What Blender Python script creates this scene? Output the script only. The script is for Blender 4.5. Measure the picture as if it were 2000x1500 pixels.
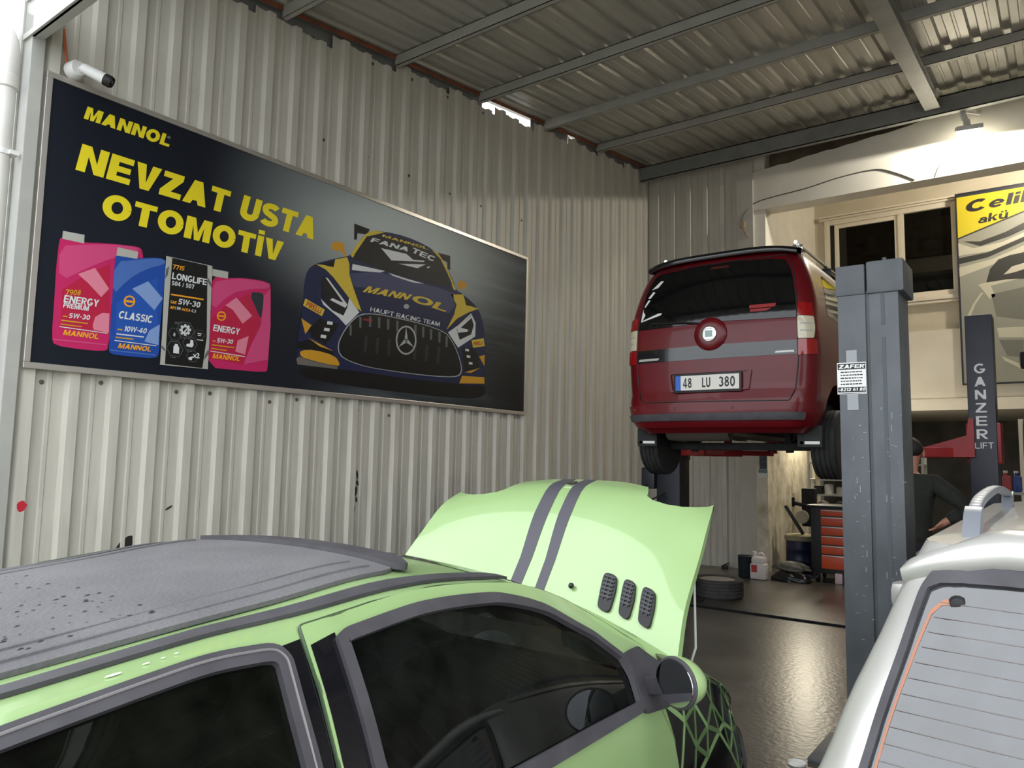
import bpy, bmesh, math, random
import numpy as np
from mathutils import Vector, Matrix
from mathutils.geometry import delaunay_2d_cdt, tessellate_polygon
for _o in list(bpy.data.objects): bpy.data.objects.remove(_o)
SC = bpy.context.scene; COL = SC.collection
random.seed(7)

# ---------------------------------------------------------------- camera
YAW, PITCH, ROLL = math.radians(36.6), math.radians(5.566), math.radians(1.05)
_fw = Vector((-math.sin(YAW)*math.cos(PITCH), math.cos(YAW)*math.cos(PITCH), math.sin(PITCH)))
_r0 = Vector((math.cos(YAW), math.sin(YAW), 0)); _u0 = _r0.cross(_fw)
_rt = _r0*math.cos(ROLL) + _u0*math.sin(ROLL); _up = -_r0*math.sin(ROLL) + _u0*math.cos(ROLL)
cam_data = bpy.data.cameras.new('camera'); cam = bpy.data.objects.new('camera', cam_data); COL.objects.link(cam)
cam_data.sensor_width = 36; cam_data.lens = 26.1; cam_data.clip_start = .02; cam_data.clip_end = 300
_m = Matrix((_rt, _up, -_fw)).transposed().to_4x4(); _m.translation = (5.56, 0, 1.65); cam.matrix_world = _m
SC.camera = cam

# ---------------------------------------------------------------- overcast sky, exposure
W = bpy.data.worlds.new('overcast_sky'); SC.world = W; W.use_nodes = True
_n = W.node_tree.nodes; _l = W.node_tree.links; _n.clear()
_out = _n.new('ShaderNodeOutputWorld'); _bg = _n.new('ShaderNodeBackground')
_tc = _n.new('ShaderNodeTexCoord'); _sp = _n.new('ShaderNodeSeparateXYZ'); _cr = _n.new('ShaderNodeValToRGB')
_l.new(_tc.outputs['Generated'], _sp.inputs[0]); _l.new(_sp.outputs['Z'], _cr.inputs[0])
_cr.color_ramp.elements[0].position = 0.0; _cr.color_ramp.elements[0].color = (.70, .74, .78, 1)
_cr.color_ramp.elements[1].position = .8; _cr.color_ramp.elements[1].color = (.95, 1.0, 1.06, 1)
_l.new(_cr.outputs[0], _bg.inputs[0]); _bg.inputs[1].default_value = 2.2
_l.new(_bg.outputs[0], _out.inputs[0])
SC.view_settings.view_transform = 'Standard'; SC.view_settings.look = 'None'
SC.view_settings.gamma = 1; SC.view_settings.use_curve_mapping = False
SC.view_settings.exposure = 0.68
SC.cycles.max_bounces = 8; SC.cycles.diffuse_bounces = 4; SC.cycles.glossy_bounces = 4; SC.cycles.transparent_max_bounces = 12
SC.cycles.sample_clamp_indirect = 6
# ---------------------------------------------------------------- materials
def lin(c):
    return tuple(((v/255)/12.92 if v/255 <= .04045 else ((v/255+.055)/1.055)**2.4) for v in c) + (1,)
_mats = {}
def mat(name, rgb, rough=.5, metal=0., rgb2=None, scale=8., stretch=(1, 1, 1), bump=0., coat=0., spec=.5, contrast=(.35, .65), detail=6, emit=0., bscale=None):
    if name in _mats: return _mats[name]
    m = bpy.data.materials.new(name); m.use_nodes = True; nt = m.node_tree
    b = nt.nodes['Principled BSDF']; b.inputs['Base Color'].default_value = lin(rgb)
    b.inputs['Roughness'].default_value = rough; b.inputs['Metallic'].default_value = metal
    b.inputs['Coat Weight'].default_value = coat; b.inputs['Coat Roughness'].default_value = .04
    b.inputs['Specular IOR Level'].default_value = spec
    if emit:
        b.inputs['Emission Color'].default_value = lin(rgb); b.inputs['Emission Strength'].default_value = emit
    if rgb2 or bump:
        tc = nt.nodes.new('ShaderNodeTexCoord'); mp = nt.nodes.new('ShaderNodeMapping'); mp.inputs['Scale'].default_value = stretch
        nz = nt.nodes.new('ShaderNodeTexNoise'); nz.inputs['Scale'].default_value = scale; nz.inputs['Detail'].default_value = detail
        nt.links.new(tc.outputs['Object'], mp.inputs[0]); nt.links.new(mp.outputs[0], nz.inputs['Vector'])
        if rgb2:
            cr = nt.nodes.new('ShaderNodeValToRGB'); cr.color_ramp.elements[0].position = contrast[0]; cr.color_ramp.elements[1].position = contrast[1]
            cr.color_ramp.elements[0].color = lin(rgb); cr.color_ramp.elements[1].color = lin(rgb2)
            nt.links.new(nz.outputs['Fac'], cr.inputs[0]); nt.links.new(cr.outputs[0], b.inputs['Base Color'])
        if bump:
            nb = nz
            if bscale:
                nb = nt.nodes.new('ShaderNodeTexNoise'); nb.inputs['Scale'].default_value = bscale; nt.links.new(mp.outputs[0], nb.inputs['Vector'])
            bp = nt.nodes.new('ShaderNodeBump'); bp.inputs['Strength'].default_value = bump; bp.inputs['Distance'].default_value = .01
            nt.links.new(nb.outputs['Fac'], bp.inputs['Height']); nt.links.new(bp.outputs[0], b.inputs['Normal'])
    _mats[name] = m; return m
def glass_mat(name, tint, ior=1.5, rough=0.0, dust_haze=0., dust_haze_col=(150, 150, 145)):
    m = bpy.data.materials.new(name); m.use_nodes = True; nt = m.node_tree; nt.nodes.clear()
    o = nt.nodes.new('ShaderNodeOutputMaterial'); tr = nt.nodes.new('ShaderNodeBsdfTransparent'); gl = nt.nodes.new('ShaderNodeBsdfGlossy')
    tr.inputs[0].default_value = lin(tint); gl.inputs['Roughness'].default_value = rough
    fr = nt.nodes.new('ShaderNodeFresnel'); fr.inputs[0].default_value = ior
    mx = nt.nodes.new('ShaderNodeMixShader'); nt.links.new(fr.outputs[0], mx.inputs[0]); nt.links.new(tr.outputs[0], mx.inputs[1]); nt.links.new(gl.outputs[0], mx.inputs[2])
    last = mx
    if dust_haze:
        df = nt.nodes.new('ShaderNodeBsdfDiffuse'); df.inputs[0].default_value = lin(dust_haze_col)  # diffuse layer: dust, on car glass also painted reflection haze
        tc = nt.nodes.new('ShaderNodeTexCoord'); nz = nt.nodes.new('ShaderNodeTexNoise'); nz.inputs['Scale'].default_value = 9; nz.inputs['Detail'].default_value = 8
        nt.links.new(tc.outputs['Object'], nz.inputs['Vector'])
        n2 = nt.nodes.new('ShaderNodeTexNoise'); n2.inputs['Scale'].default_value = 140; nt.links.new(tc.outputs['Object'], n2.inputs['Vector'])
        mr = nt.nodes.new('ShaderNodeMapRange'); mr.inputs[1].default_value = .35; mr.inputs[2].default_value = .75; mr.inputs[3].default_value = dust_haze*.3; mr.inputs[4].default_value = dust_haze*1.5
        nt.links.new(nz.outputs['Fac'], mr.inputs[0])
        m2 = nt.nodes.new('ShaderNodeMixShader'); nt.links.new(mr.outputs[0], m2.inputs[0]); nt.links.new(mx.outputs[0], m2.inputs[1]); nt.links.new(df.outputs[0], m2.inputs[2]); last = m2
    nt.links.new(last.outputs[0], o.inputs[0]); _mats[name] = m; return m

# ---------------------------------------------------------------- objects
def world_origin(o):
    v = Vector((0, 0, 0))
    while o: v = v + o.location; o = o.parent
    return v
def tag(o, label=None, cat=None, group=None, kind=None):
    if label: o['label'] = label
    if cat: o['category'] = cat
    if group: o['group'] = group
    if kind: o['kind'] = kind
    return o
def thing(name, loc, label, cat, group=None):
    o = bpy.data.objects.new(name, None); COL.objects.link(o); o.location = loc; o.empty_display_size = .1
    return tag(o, label, cat, group)
def obj(name, bm, m, parent=None, smooth=True, angle=35, fix=True, origin=None):
    """one mesh object from world-space geometry"""
    off = world_origin(parent) if parent else Vector((0, 0, 0))
    if origin is not None: here = Vector(origin)
    elif parent: here = off
    else:
        xs = [v.co for v in bm.verts]
        here = Vector(((min(c.x for c in xs)+max(c.x for c in xs))/2, (min(c.y for c in xs)+max(c.y for c in xs))/2, min(c.z for c in xs)))
    if fix: bmesh.ops.recalc_face_normals(bm, faces=bm.faces[:])
    bmesh.ops.translate(bm, verts=bm.verts[:], vec=-here)
    if smooth:
        ca = math.radians(angle)
        for f in bm.faces: f.smooth = True
        for e in bm.edges:
            if len(e.link_faces) != 2 or e.calc_face_angle(0) > ca: e.smooth = False
    me = bpy.data.meshes.new(name); bm.to_mesh(me); bm.free()
    for k in (m if isinstance(m, (list, tuple)) else [m]): me.materials.append(k)
    o = bpy.data.objects.new(name, me); COL.objects.link(o)
    if parent: o.parent = parent
    o.location = here - off
    return o
def copy_tree(o, parent=None):
    c = o.copy(); COL.objects.link(c); c.parent = parent
    for ch in list(o.children): copy_tree(ch, c)
    return c
def BM(): return bmesh.new()
def box(bm, a, b, bev=0., mi=0, rz=0., rot=None, seg=2):
    """axis-aligned box from corner a to corner b, optional rotation about its centre"""
    a = Vector(a); b = Vector(b); c = (a+b)/2; s = b-a
    r = bmesh.ops.create_cube(bm, size=1.0); vs = r['verts']
    bmesh.ops.scale(bm, vec=s, verts=vs)
    if bev:
        es = list({e for v in vs for e in v.link_edges})
        rr = bmesh.ops.bevel(bm, geom=es, offset=min(bev, min(abs(x) for x in s)*.45), segments=seg, affect='EDGES', profile=.6)
        vs = list({v for f in rr['faces'] for v in f.verts} | {v for v in vs if v.is_valid})
    M = rot if rot is not None else (Matrix.Rotation(rz, 4, 'Z') if rz else None)
    if M is not None: bmesh.ops.transform(bm, matrix=M, verts=vs)
    bmesh.ops.translate(bm, vec=c, verts=vs)
    if mi:
        for f in {f for v in vs for f in v.link_faces}: f.material_index = mi
    return vs
def beam(bm, p, q, w, h, bev=0., mi=0, up=(0, 0, 1)):
    """rectangular bar from p to q"""
    p = Vector(p); q = Vector(q); d = q-p; L = d.length; z = d.normalized(); x = Vector(up).cross(z)
    if x.length < 1e-4: x = Vector((1, 0, 0))
    x.normalize(); y = z.cross(x)
    vs = box(bm, (-w/2, -h/2, -L/2), (w/2, h/2, L/2), bev, mi)
    M = Matrix((x, y, z)).transposed().to_4x4(); M.translation = (p+q)/2
    bmesh.ops.transform(bm, matrix=M, verts=vs); return vs
def quad(bm, pts, mi=0):
    f = bm.faces.new([bm.verts.new(p) for p in pts]); f.material_index = mi; return f
def poly_face(bm, pts3, mi=0):
    """flat polygon, concave allowed"""
    vs = [bm.verts.new(p) for p in pts3]
    for t in tessellate_polygon([[Vector(p) for p in pts3]]):
        try: bm.faces.new([vs[i] for i in t]).material_index = mi
        except ValueError: pass
def prism(bm, pts3, vec, mi=0):
    """flat polygon extruded along vec"""
    vec = Vector(vec); n = len(pts3)
    a = [bm.verts.new(p) for p in pts3]; b = [bm.verts.new(Vector(p)+vec) for p in pts3]
    for t in tessellate_polygon([[Vector(p) for p in pts3]]):
        for L in (a, b):
            try: bm.faces.new([L[i] for i in t]).material_index = mi
            except ValueError: pass
    for i in range(n):
        bm.faces.new((a[i], a[(i+1) % n], b[(i+1) % n], b[i])).material_index = mi
def tube(bm, pts, r, seg=10, mi=0, closed=False, caps=True):
    pts = [Vector(p) for p in pts]; n = len(pts); rings = []; prev = None
    rr = r if isinstance(r, (list, tuple)) else [r]*n
    for i in range(n):
        t = (pts[(i+1) % n]-pts[i-1]) if (closed or 0 < i < n-1) else (pts[1]-pts[0] if i == 0 else pts[-1]-pts[-2])
        t.normalize()
        x = prev - t*prev.dot(t) if prev is not None else t.orthogonal()
        if x.length < 1e-5: x = t.orthogonal()
        x.normalize(); prev = x; y = t.cross(x)
        rings.append([bm.verts.new(pts[i] + rr[i]*(x*math.cos(2*math.pi*k/seg)+y*math.sin(2*math.pi*k/seg))) for k in range(seg)])
    for i in range(n if closed else n-1):
        A, B = rings[i], rings[(i+1) % n]
        for k in range(seg): bm.faces.new((A[k], A[(k+1) % seg], B[(k+1) % seg], B[k])).material_index = mi
    if caps and not closed:
        bm.faces.new(rings[0][::-1]).material_index = mi; bm.faces.new(rings[-1]).material_index = mi
def smooth_path(pts, n=8):
    pts = [Vector(p) for p in pts]; out = []
    for i in range(len(pts)-1):
        p0 = pts[max(i-1, 0)]; p1 = pts[i]; p2 = pts[i+1]; p3 = pts[min(i+2, len(pts)-1)]
        for k in range(n):
            t = k/n
            out.append(.5*((2*p1)+(-p0+p2)*t+(2*p0-5*p1+4*p2-p3)*t*t+(-p0+3*p1-3*p2+p3)*t**3))
    return out+[pts[-1]]
def lathe(bm, prof, c, axis='Z', seg=28, mi=0):
    """profile [(radius, height)] spun about an axis through c"""
    c = Vector(c); rings = []
    for r, h in prof:
        ring = []
        for k in range(seg):
            a = 2*math.pi*k/seg; u, v = r*math.cos(a), r*math.sin(a)
            p = {'Z': (u, v, h), 'X': (h, u, v), 'Y': (u, h, v)}[axis] if isinstance(axis, str) else None
            p = Vector(p) if p else axis @ Vector((u, v, h))
            ring.append(bm.verts.new(c+p))
        rings.append(ring)
    for A, B in zip(rings, rings[1:]):
        for k in range(seg): bm.faces.new((A[k], A[(k+1) % seg], B[(k+1) % seg], B[k])).material_index = mi
    for R in (rings[0], rings[-1]):
        if (R[0].co-R[seg//2].co).length > 1e-4: bm.faces.new(R).material_index = mi
# ---- text as flat meshes
_txt = {}
def text_geo(s, bold=0.):
    if (s, bold) in _txt: return _txt[(s, bold)]
    cu = bpy.data.curves.new('t', 'FONT'); cu.body = s; cu.size = 1; cu.offset = bold; cu.resolution_u = 4
    o = bpy.data.objects.new('t', cu); COL.objects.link(o)
    bpy.context.view_layer.update()
    me = bpy.data.meshes.new_from_object(o.evaluated_get(bpy.context.evaluated_depsgraph_get()))
    vs = [v.co.copy() for v in me.vertices]; fs = [tuple(p.vertices) for p in me.polygons]
    bpy.data.objects.remove(o); bpy.data.curves.remove(cu); bpy.data.meshes.remove(me)
    x0 = min(v.x for v in vs); x1 = max(v.x for v in vs)
    _txt[(s, bold)] = ([((v.x-x0)/(x1-x0), v.y) for v in vs], fs); return _txt[(s, bold)]
def cap_h(bold):
    vs, _ = text_geo('H', bold); return min(v[1] for v in vs), max(v[1] for v in vs)
def text(bm, s, p0, p1, p2, bold=0., mi=0, flat=True):
    """p0 start of baseline, p1 end of baseline, p2 top of the first capital"""
    y0, y1 = cap_h(bold); vs, fs = text_geo(s, bold); p0, p1, p2 = Vector(p0), Vector(p1), Vector(p2)
    bv = [bm.verts.new(p0+(p1-p0)*u+(p2-p0)*((v-y0)/(y1-y0))) for u, v in vs]
    for f in fs:
        try: bm.faces.new([bv[i] for i in f]).material_index = mi
        except ValueError: pass
# ---- polygon panels cut out of a parametric surface
def _inside(p, poly):
    x, y = p; c = False; n = len(poly)
    for i in range(n):
        x1, y1 = poly[i]; x2, y2 = poly[i-1]
        if (y1 > y) != (y2 > y) and x < (x2-x1)*(y-y1)/(y2-y1)+x1: c = not c
    return c
def _resample(poly, st):
    out = []; n = len(poly)
    for i in range(n):
        a = poly[i]; b = poly[(i+1) % n]
        k = max(1, int(math.ceil(max(abs(a[0]-b[0])/st[0], abs(a[1]-b[1])/st[1])-1e-6)))
        out += [(a[0]+(b[0]-a[0])*j/k, a[1]+(b[1]-a[1])*j/k) for j in range(k)]
    return out
def rounded(poly, r, n=4):
    """round the corners of a 2-D polygon"""
    out = []; N = len(poly)
    for i in range(N):
        p = Vector(poly[i]); a = Vector(poly[i-1])-p; b = Vector(poly[(i+1) % N])-p
        d = min(r, a.length*.45, b.length*.45); A = p+a.normalized()*d; B = p+b.normalized()*d
        for k in range(n+1):
            t = k/n; q = A*(1-t)**2+p*2*t*(1-t)+B*t*t; out.append((q.x, q.y))
    return out
def inset(poly, d, sc=(1, 1)):
    """move each edge of a 2-D polygon inward by d (metres; sc converts the axes to metres)"""
    P = [Vector((x*sc[0], y*sc[1])) for x, y in poly]; N = len(P)
    A = sum(P[i-1].x*P[i].y-P[i].x*P[i-1].y for i in range(N)); s = 1 if A > 0 else -1
    out = []
    for i in range(N):
        e1 = (P[i]-P[i-1]); e2 = (P[(i+1) % N]-P[i])
        if e1.length < 1e-7: e1 = e2
        if e2.length < 1e-7: e2 = e1
        e1 = e1.normalized(); e2 = e2.normalized()
        n1 = Vector((-e1.y, e1.x))*s; n2 = Vector((-e2.y, e2.x))*s
        n = n1+n2; k = max(n.length_squared/2, .5)
        q = P[i]+n*(d/k); out.append((q.x/sc[0], q.y/sc[1]))
    return out
def panel(bm, fn, poly, holes=(), st=(.06, .12), off=0., thick=0., center=None, mi=0):
    """polygon (with holes) in the parameter plane of fn, lifted off the surface, optional thickness"""
    loops = [_resample(poly, st)]+[_resample(h, st) for h in holes]
    pts = []; edges = []
    for L in loops:
        s = len(pts); pts += [(p[0]/st[0], p[1]/st[1]) for p in L]
        edges += [(s+i, s+(i+1) % len(L)) for i in range(len(L))]
    nb = len(pts); B = np.array(pts)
    us = [p[0] for p in pts[:len(loops[0])]]; vs = [p[1] for p in pts[:len(loops[0])]]
    for i in range(int(math.floor(min(us))), int(math.ceil(max(us)))+1):
        for j in range(int(math.floor(min(vs))), int(math.ceil(max(vs)))+1):
            p = (i+.013, j+.017)
            q = (p[0]*st[0], p[1]*st[1])
            if not _inside(q, loops[0]) or any(_inside(q, h) for h in loops[1:]): continue
            if np.min((B[:, 0]-p[0])**2+(B[:, 1]-p[1])**2) < .16: continue
            pts.append(p)
    r = delaunay_2d_cdt([Vector(p) for p in pts], edges, [], 0, 1e-5)
    V = [(v.x*st[0], v.y*st[1]) for v in r[0]]; F = []
    for f in r[2]:
        c = (sum(V[i][0] for i in f)/len(f), sum(V[i][1] for i in f)/len(f))
        if _inside(c, loops[0]) and not any(_inside(c, h) for h in loops[1:]): F.append(f)
    P = []; N = []
    e = 2e-3
    for u, v in V:
        p = np.array(fn(u, v)); a = np.array(fn(u+e, v))-np.array(fn(u-e, v)); b = np.array(fn(u, v+e))-np.array(fn(u, v-e))
        n = np.cross(a, b); L = np.linalg.norm(n); n = n/L if L > 1e-12 else np.array((0, 0, 1.))
        if center is not None and n.dot(p-np.array(center)) < 0: n = -n
        P.append(p); N.append(n)
    used = sorted({i for f in F for i in f})
    def layer(o): return {i: bm.verts.new(P[i]+N[i]*o) for i in used}
    top = layer(off+thick)
    for k, f in enumerate(F):
        a, b, c = P[f[0]], P[f[1]], P[f[2]]
        if np.dot(np.cross(b-a, c-a), N[f[0]]) < 0: f = list(f)[::-1]; F[k] = f
        bm.faces.new([top[i] for i in f]).material_index = mi
    if thick:
        bot = layer(off); cnt = {}
        for f in F:
            bm.faces.new([bot[i] for i in f][::-1]).material_index = mi
            for k in range(len(f)):
                key = tuple(sorted((f[k], f[(k+1) % len(f)]))); cnt[key] = cnt.get(key, 0)+1
        for (a, b), c in cnt.items():
            if c == 1: bm.faces.new((top[a], top[b], bot[b], bot[a])).material_index = mi
def surf_tube(bm, fn, pts, r, center, off=0., seg=8, closed=False, mi=0):
    """round bead that follows a path on a parametric surface"""
    P = []
    for u, v in pts:
        e = 2e-3; p = np.array(fn(u, v)); n = np.cross(np.array(fn(u+e, v))-np.array(fn(u-e, v)), np.array(fn(u, v+e))-np.array(fn(u, v-e)))
        L = np.linalg.norm(n); n = n/L if L > 1e-12 else n
        if n.dot(p-np.array(center)) < 0: n = -n
        P.append(p+n*off)
    tube(bm, P, r, seg, mi, closed)
def skin_body(name, joints, edges, m, parent, sub=2):
    """joints [(x,y,z,r)] joined by edges, grown into one smooth skin"""
    me = bpy.data.meshes.new(name); me.from_pydata([j[:3] for j in joints], edges, [])
    o = bpy.data.objects.new(name, me); COL.objects.link(o)
    md = o.modifiers.new('s', 'SKIN'); md.use_smooth_shade = True
    sk = me.skin_vertices[0].data
    for i, j in enumerate(joints):
        rr = j[3] if isinstance(j[3], tuple) else (j[3], j[3]); sk[i].radius = rr; sk[i].use_root = (i == 0)
    sd = o.modifiers.new('d', 'SUBSURF'); sd.levels = sub; sd.render_levels = sub
    bpy.context.view_layer.update()
    e = bpy.data.meshes.new_from_object(o.evaluated_get(bpy.context.evaluated_depsgraph_get()))
    bpy.data.objects.remove(o); bpy.data.meshes.remove(me)
    bm = BM(); bm.from_mesh(e); bpy.data.meshes.remove(e)
    return obj(name, bm, m, parent, angle=180)
# ---- heavy block capitals drawn as strokes: glyph -> (advance, [polygons]) with cap height 1
def _strk(path, w):
    P = [Vector(p) for p in path]; out = []; L = []; R = []
    for i in range(len(P)):
        a = (P[i]-P[i-1]).normalized() if i else None; b = (P[i+1]-P[i]).normalized() if i < len(P)-1 else None
        t = (a+b).normalized() if a is not None and b is not None else (a if a is not None else b)
        k = 1/max(.6, t.dot(b if b is not None else a)); n = Vector((-t.y, t.x))*w/2*k
        L.append(P[i]+n); R.append(P[i]-n)
    return [[tuple(L[i]), tuple(L[i+1]), tuple(R[i+1]), tuple(R[i])] for i in range(len(P)-1)]
def _arc(cx, cy, rx, ry, a0, a1, n=14):
    return [(cx+rx*math.cos(math.radians(a0+(a1-a0)*i/n)), cy+ry*math.sin(math.radians(a0+(a1-a0)*i/n))) for i in range(n+1)]
def _rc(x0, y0, x1, y1): return [(x0, y0), (x1, y0), (x1, y1), (x0, y1)]
def glyph(c, s=.24):
    h = s*.86; q = s/2
    if c == ' ': return .36, []
    if c == 'I': return s, [_rc(0, 0, s, 1)]
    if c == 'İ': return s, [_rc(0, 0, s, 1), _rc(0, 1.08, s, 1.08+.2)]
    if c == 'L': return .66, [_rc(0, 0, s, 1), _rc(s, 0, .66, h)]
    if c == 'E': return .72, [_rc(0, 0, s, 1), _rc(s, 0, .72, h), _rc(s, .5-h*.48, .67, .5+h*.48), _rc(s, 1-h, .71, 1)]
    if c == 'F': return .66, [_rc(0, 0, s, 1), _rc(s, .5-h*.55, .6, .5+h*.4), _rc(s, 1-h, .66, 1)]
    if c == 'T': return .74, [_rc(.37-q, 0, .37+q, 1-h), _rc(0, 1-h, .74, 1)]
    if c == 'H': return .78, [_rc(0, 0, s, 1), _rc(.78-s, 0, .78, 1), _rc(s, .5-h/2, .78-s, .5+h/2)]
    if c == 'N': return .82, [[(0, 0), (0, 1), (s*1.08, 1), (.82-s, .40), (.82-s, 1), (.82, 1), (.82, 0), (.82-s*1.08, 0), (s, .60), (s, 0)]]
    if c == 'M': return .96, [[(0, 0), (0, 1), (s*1.2, 1), (.48, .36), (.96-s*1.2, 1), (.96, 1), (.96, 0), (.96-s, 0), (.96-s, .66), (.58, 0), (.38, 0), (s, .66), (s, 0)]]
    if c == 'V': return .82, [[(0, 1), (s*1.12, 1), (.41, .28), (.82-s*1.12, 1), (.82, 1), (.41+q*1.1, 0), (.41-q*1.1, 0)]]
    if c == 'W': return 1.16, [[(0, 1), (s, 1), (.30, .32), (.33, 0), (.22, 0)], [(.33, 0), (.30, .32), (.50, 1), (.58, 1), (.58, .75)], [(1.16, 1), (.94, 0), (.83, 0), (.86, .32), (1.16-s, 1)], [(.83, 0), (.58, .75), (.58, 1), (.66, 1), (.86, .32)]]
    if c == 'A': return .86, [[(0, 0), (.43-q*1.15, 1), (.43+q*1.15, 1), (.86, 0), (.86-s*1.08, 0), (.86-s*1.08-.055, .18), (s*1.08+.055, .18), (s*1.08, 0)][:4]+[(.86-s*1.08, 0), (.86-s*1.08-.06, .17), (s*1.08+.06, .17), (s*1.08, 0)]]
    if c == 'e': return .62, _strk(_arc(.31, .34, .31-q*.8, .34-q*.7, -40, -355, 18), s*.75)+[_rc(.10, .29, .56, .41)]
    if c == 'l': return s*.85, [_rc(0, 0, s*.85, 1)]
    if c == 'i': return s*.85, [_rc(0, 0, s*.85, .68), _rc(0, .78, s*.85, .98)]
    if c == 'k': return .66, [_rc(0, 0, s*.85, 1), [(s*.85, .40), (.42, .68), (.64, .68), (s*.85, .22)], [(s*.85+.08, .33), (.36, .46), (.66, 0), (.42, 0)]]
    if c == 'a': return .62, _strk(_arc(.28, .24, .20, .16, 0, 360, 16), s*.62)+[_rc(.44, 0, .62, .5)]+_strk(_arc(.33, .44, .21, .17, 20, 160, 8), s*.68)
    if c == 'ü': return .62, [_rc(0, .24, s*.8, .68), _rc(.62-s*.8, 0, .62, .68), _rc(.10, .78, .26, .94), _rc(.36, .78, .52, .94)]+_strk(_arc(.31, .25, .31-q*.8, .25-q*.7, 180, 345, 10), s*.75)
    if c == 'Z': return .74, [_rc(0, 0, .74, h), _rc(.03, 1-h, .72, 1), [(0, h), (s*1.35, h), (.72, 1-h), (.72-s*1.35, 1-h)]]
    if c == 'U': return .78, [_rc(0, .34, s, 1), _rc(.78-s, .34, .78, 1)]+_strk(_arc(.39, .34, .39-q, .34-h/2, 180, 360), s)
    if c == 'O': return .90, _strk(_arc(.45, .5, .45-q, .5-h/2+.01, 0, 360, 30), s)
    if c in 'CG':
        o = _strk(_arc(.45, .5, .45-q, .5-h/2+.01, 48, 320 if c == 'C' else 345, 22), s)
        return .86, o+([_rc(.46, .34, .86, .34+h*.8)] if c == 'G' else [])
    if c == 'D': return .80, [_rc(0, 0, s, 1)]+_strk([(s, h/2)]+_arc(.36, .5, .44-q, .5-h/2, -90, 90)+[(s, 1-h/2)], s*.95)
    if c in 'PRB':
        o = [_rc(0, 0, s, 1)]+_strk([(s, 1-h/2)]+_arc(.44, .70, .30-q, .30-h/2, 90, -90)+[(s, .40+h/2)], h)
        if c == 'R': o += [[(s+.04, .42), (.46, .42), (.76, 0), (.76-s*1.1, 0)]]
        if c == 'B': o += _strk([(s, h/2)]+_arc(.46, .29, .30-q, .29-h/2, -90, 90)+[(s, .58-h/2)], h)
        return .74, o
    if c == 'S':
        p = _arc(.37, .74, .26, .26-h/2, 25, 180, 10)+_arc(.37, .74-.0, .26, .24-h*.1, 195, 262, 5)+_arc(.37, .27, .27, .24-h*.12, 82, 15, 5)+_arc(.37, .27, .27, .27-h/2, 0, -160, 10); return .74, _strk(p, s*.92)
    if c == 'Y': return .80, [_rc(.40-q, 0, .40+q, .42), [(0, 1), (s*1.15, 1), (.40, .62), (.40+q, .42), (.40-q, .42)], [(.80, 1), (.40+q, .42), (.40, .62), (.80-s*1.15, 1)]]
    if c == 'X': return .80, [[(0, 1), (s*1.2, 1), (.80, 0), (.80-s*1.2, 0)], [(.80, 1), (.80-s*1.2, 1), (0, 0), (s*1.2, 0)]]
    if c == 'K': return .80, [_rc(0, 0, s, 1), [(s, .62), (.52, 1), (.80, 1), (s, .36)], [(s+.1, .52), (s+.24, .66), (.82, 0), (.54, 0)]]
    if c == 'J': return .66, [_rc(.66-s, .3, .66, 1)]+_strk(_arc(.33, .3, .33-q, .3-h/2, 180, 360), s)
    if c == '-': return .38, [_rc(.02, .36, .36, .36+h)]
    if c == '/': return .36, [[(0, 0), (.14, 0), (.36, 1), (.22, 1)]]
    if c == '0': return .72, _strk(_arc(.36, .5, .36-q, .5-h/2, 0, 360, 26), s*.95)
    if c == '1': return .42, [_rc(.42-s, 0, .42, 1), [(0, .78), (.42-s, .68), (.42-s, 1), (.2, 1)]]
    if c == '2': return .72, _strk(_arc(.36, .70, .26, .30-h/2, 165, -20, 10)+[(.12, h/2+.02)], s*.9)+[_rc(.02, 0, .70, h*.9)]
    if c == '3': return .72, _strk(_arc(.34, .73, .25, .27-h/2, 150, -80, 10), s*.88)+_strk(_arc(.34, .29, .27, .29-h/2, 80, -155, 10), s*.88)
    if c == '4': return .76, [_rc(.40, 0, .40+s*.9, 1), _rc(0, .2, .76, .2+h*.85), [(0, .2+h*.85), (s*.9, .2+h*.85), (.40, .78), (.40, 1)]]
    if c == '5': return .72, [_rc(.10, 1-h, .66, 1), [(.10, 1-h), (.10+s*.85, 1-h), (.05+s*.85, .52), (.05, .46)]]+_strk(_arc(.34, .32, .26, .32-h/2, 120, -150, 12), s*.88)
    if c in '69':
        o = _strk(_arc(.36, .32, .26, .32-h/2, 0, 360, 20), s*.85)+_strk(_arc(.37, .5, .27, .5-h/2, 60, 190, 10), s*.85)
        return .72, o if c == '6' else [[(.72-x, 1-y) for x, y in p] for p in o]
    if c == '7': return .70, [_rc(0, 1-h, .70, 1), [(.70, 1-h), (.70-s*1.1, 1-h), (.16, 0), (.16+s, 0)]]
    if c == '8': return .72, _strk(_arc(.36, .745, .22, .255-h/2, 0, 360, 18), s*.82)+_strk(_arc(.36, .285, .25, .285-h/2, 0, 360, 18), s*.86)
    return .5, [_rc(.1, 0, .4, .2)]
def block(bm, s, p0, p1, p2, mi=0, stem=.24, gap=.075):
    """block capitals mapped on the parallelogram p0 (baseline start), p1 (baseline end), p2 (top of first capital)"""
    x = 0; P = []; Q = []
    for c in s:
        w, ps = glyph(c, stem)
        P += [[(x+a, b) for a, b in p] for p in ps]; Q += list(range(len(ps))); x += w+gap
    tot = x-gap; p0, p1, p2 = Vector(p0), Vector(p1), Vector(p2)
    n = (p1-p0).cross(p2-p0).normalized()
    for p, k in zip(P, Q): poly_face(bm, [p0+(p1-p0)*(a/tot)+(p2-p0)*b+n*(k%12*2e-5) for a, b in p], mi)
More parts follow.
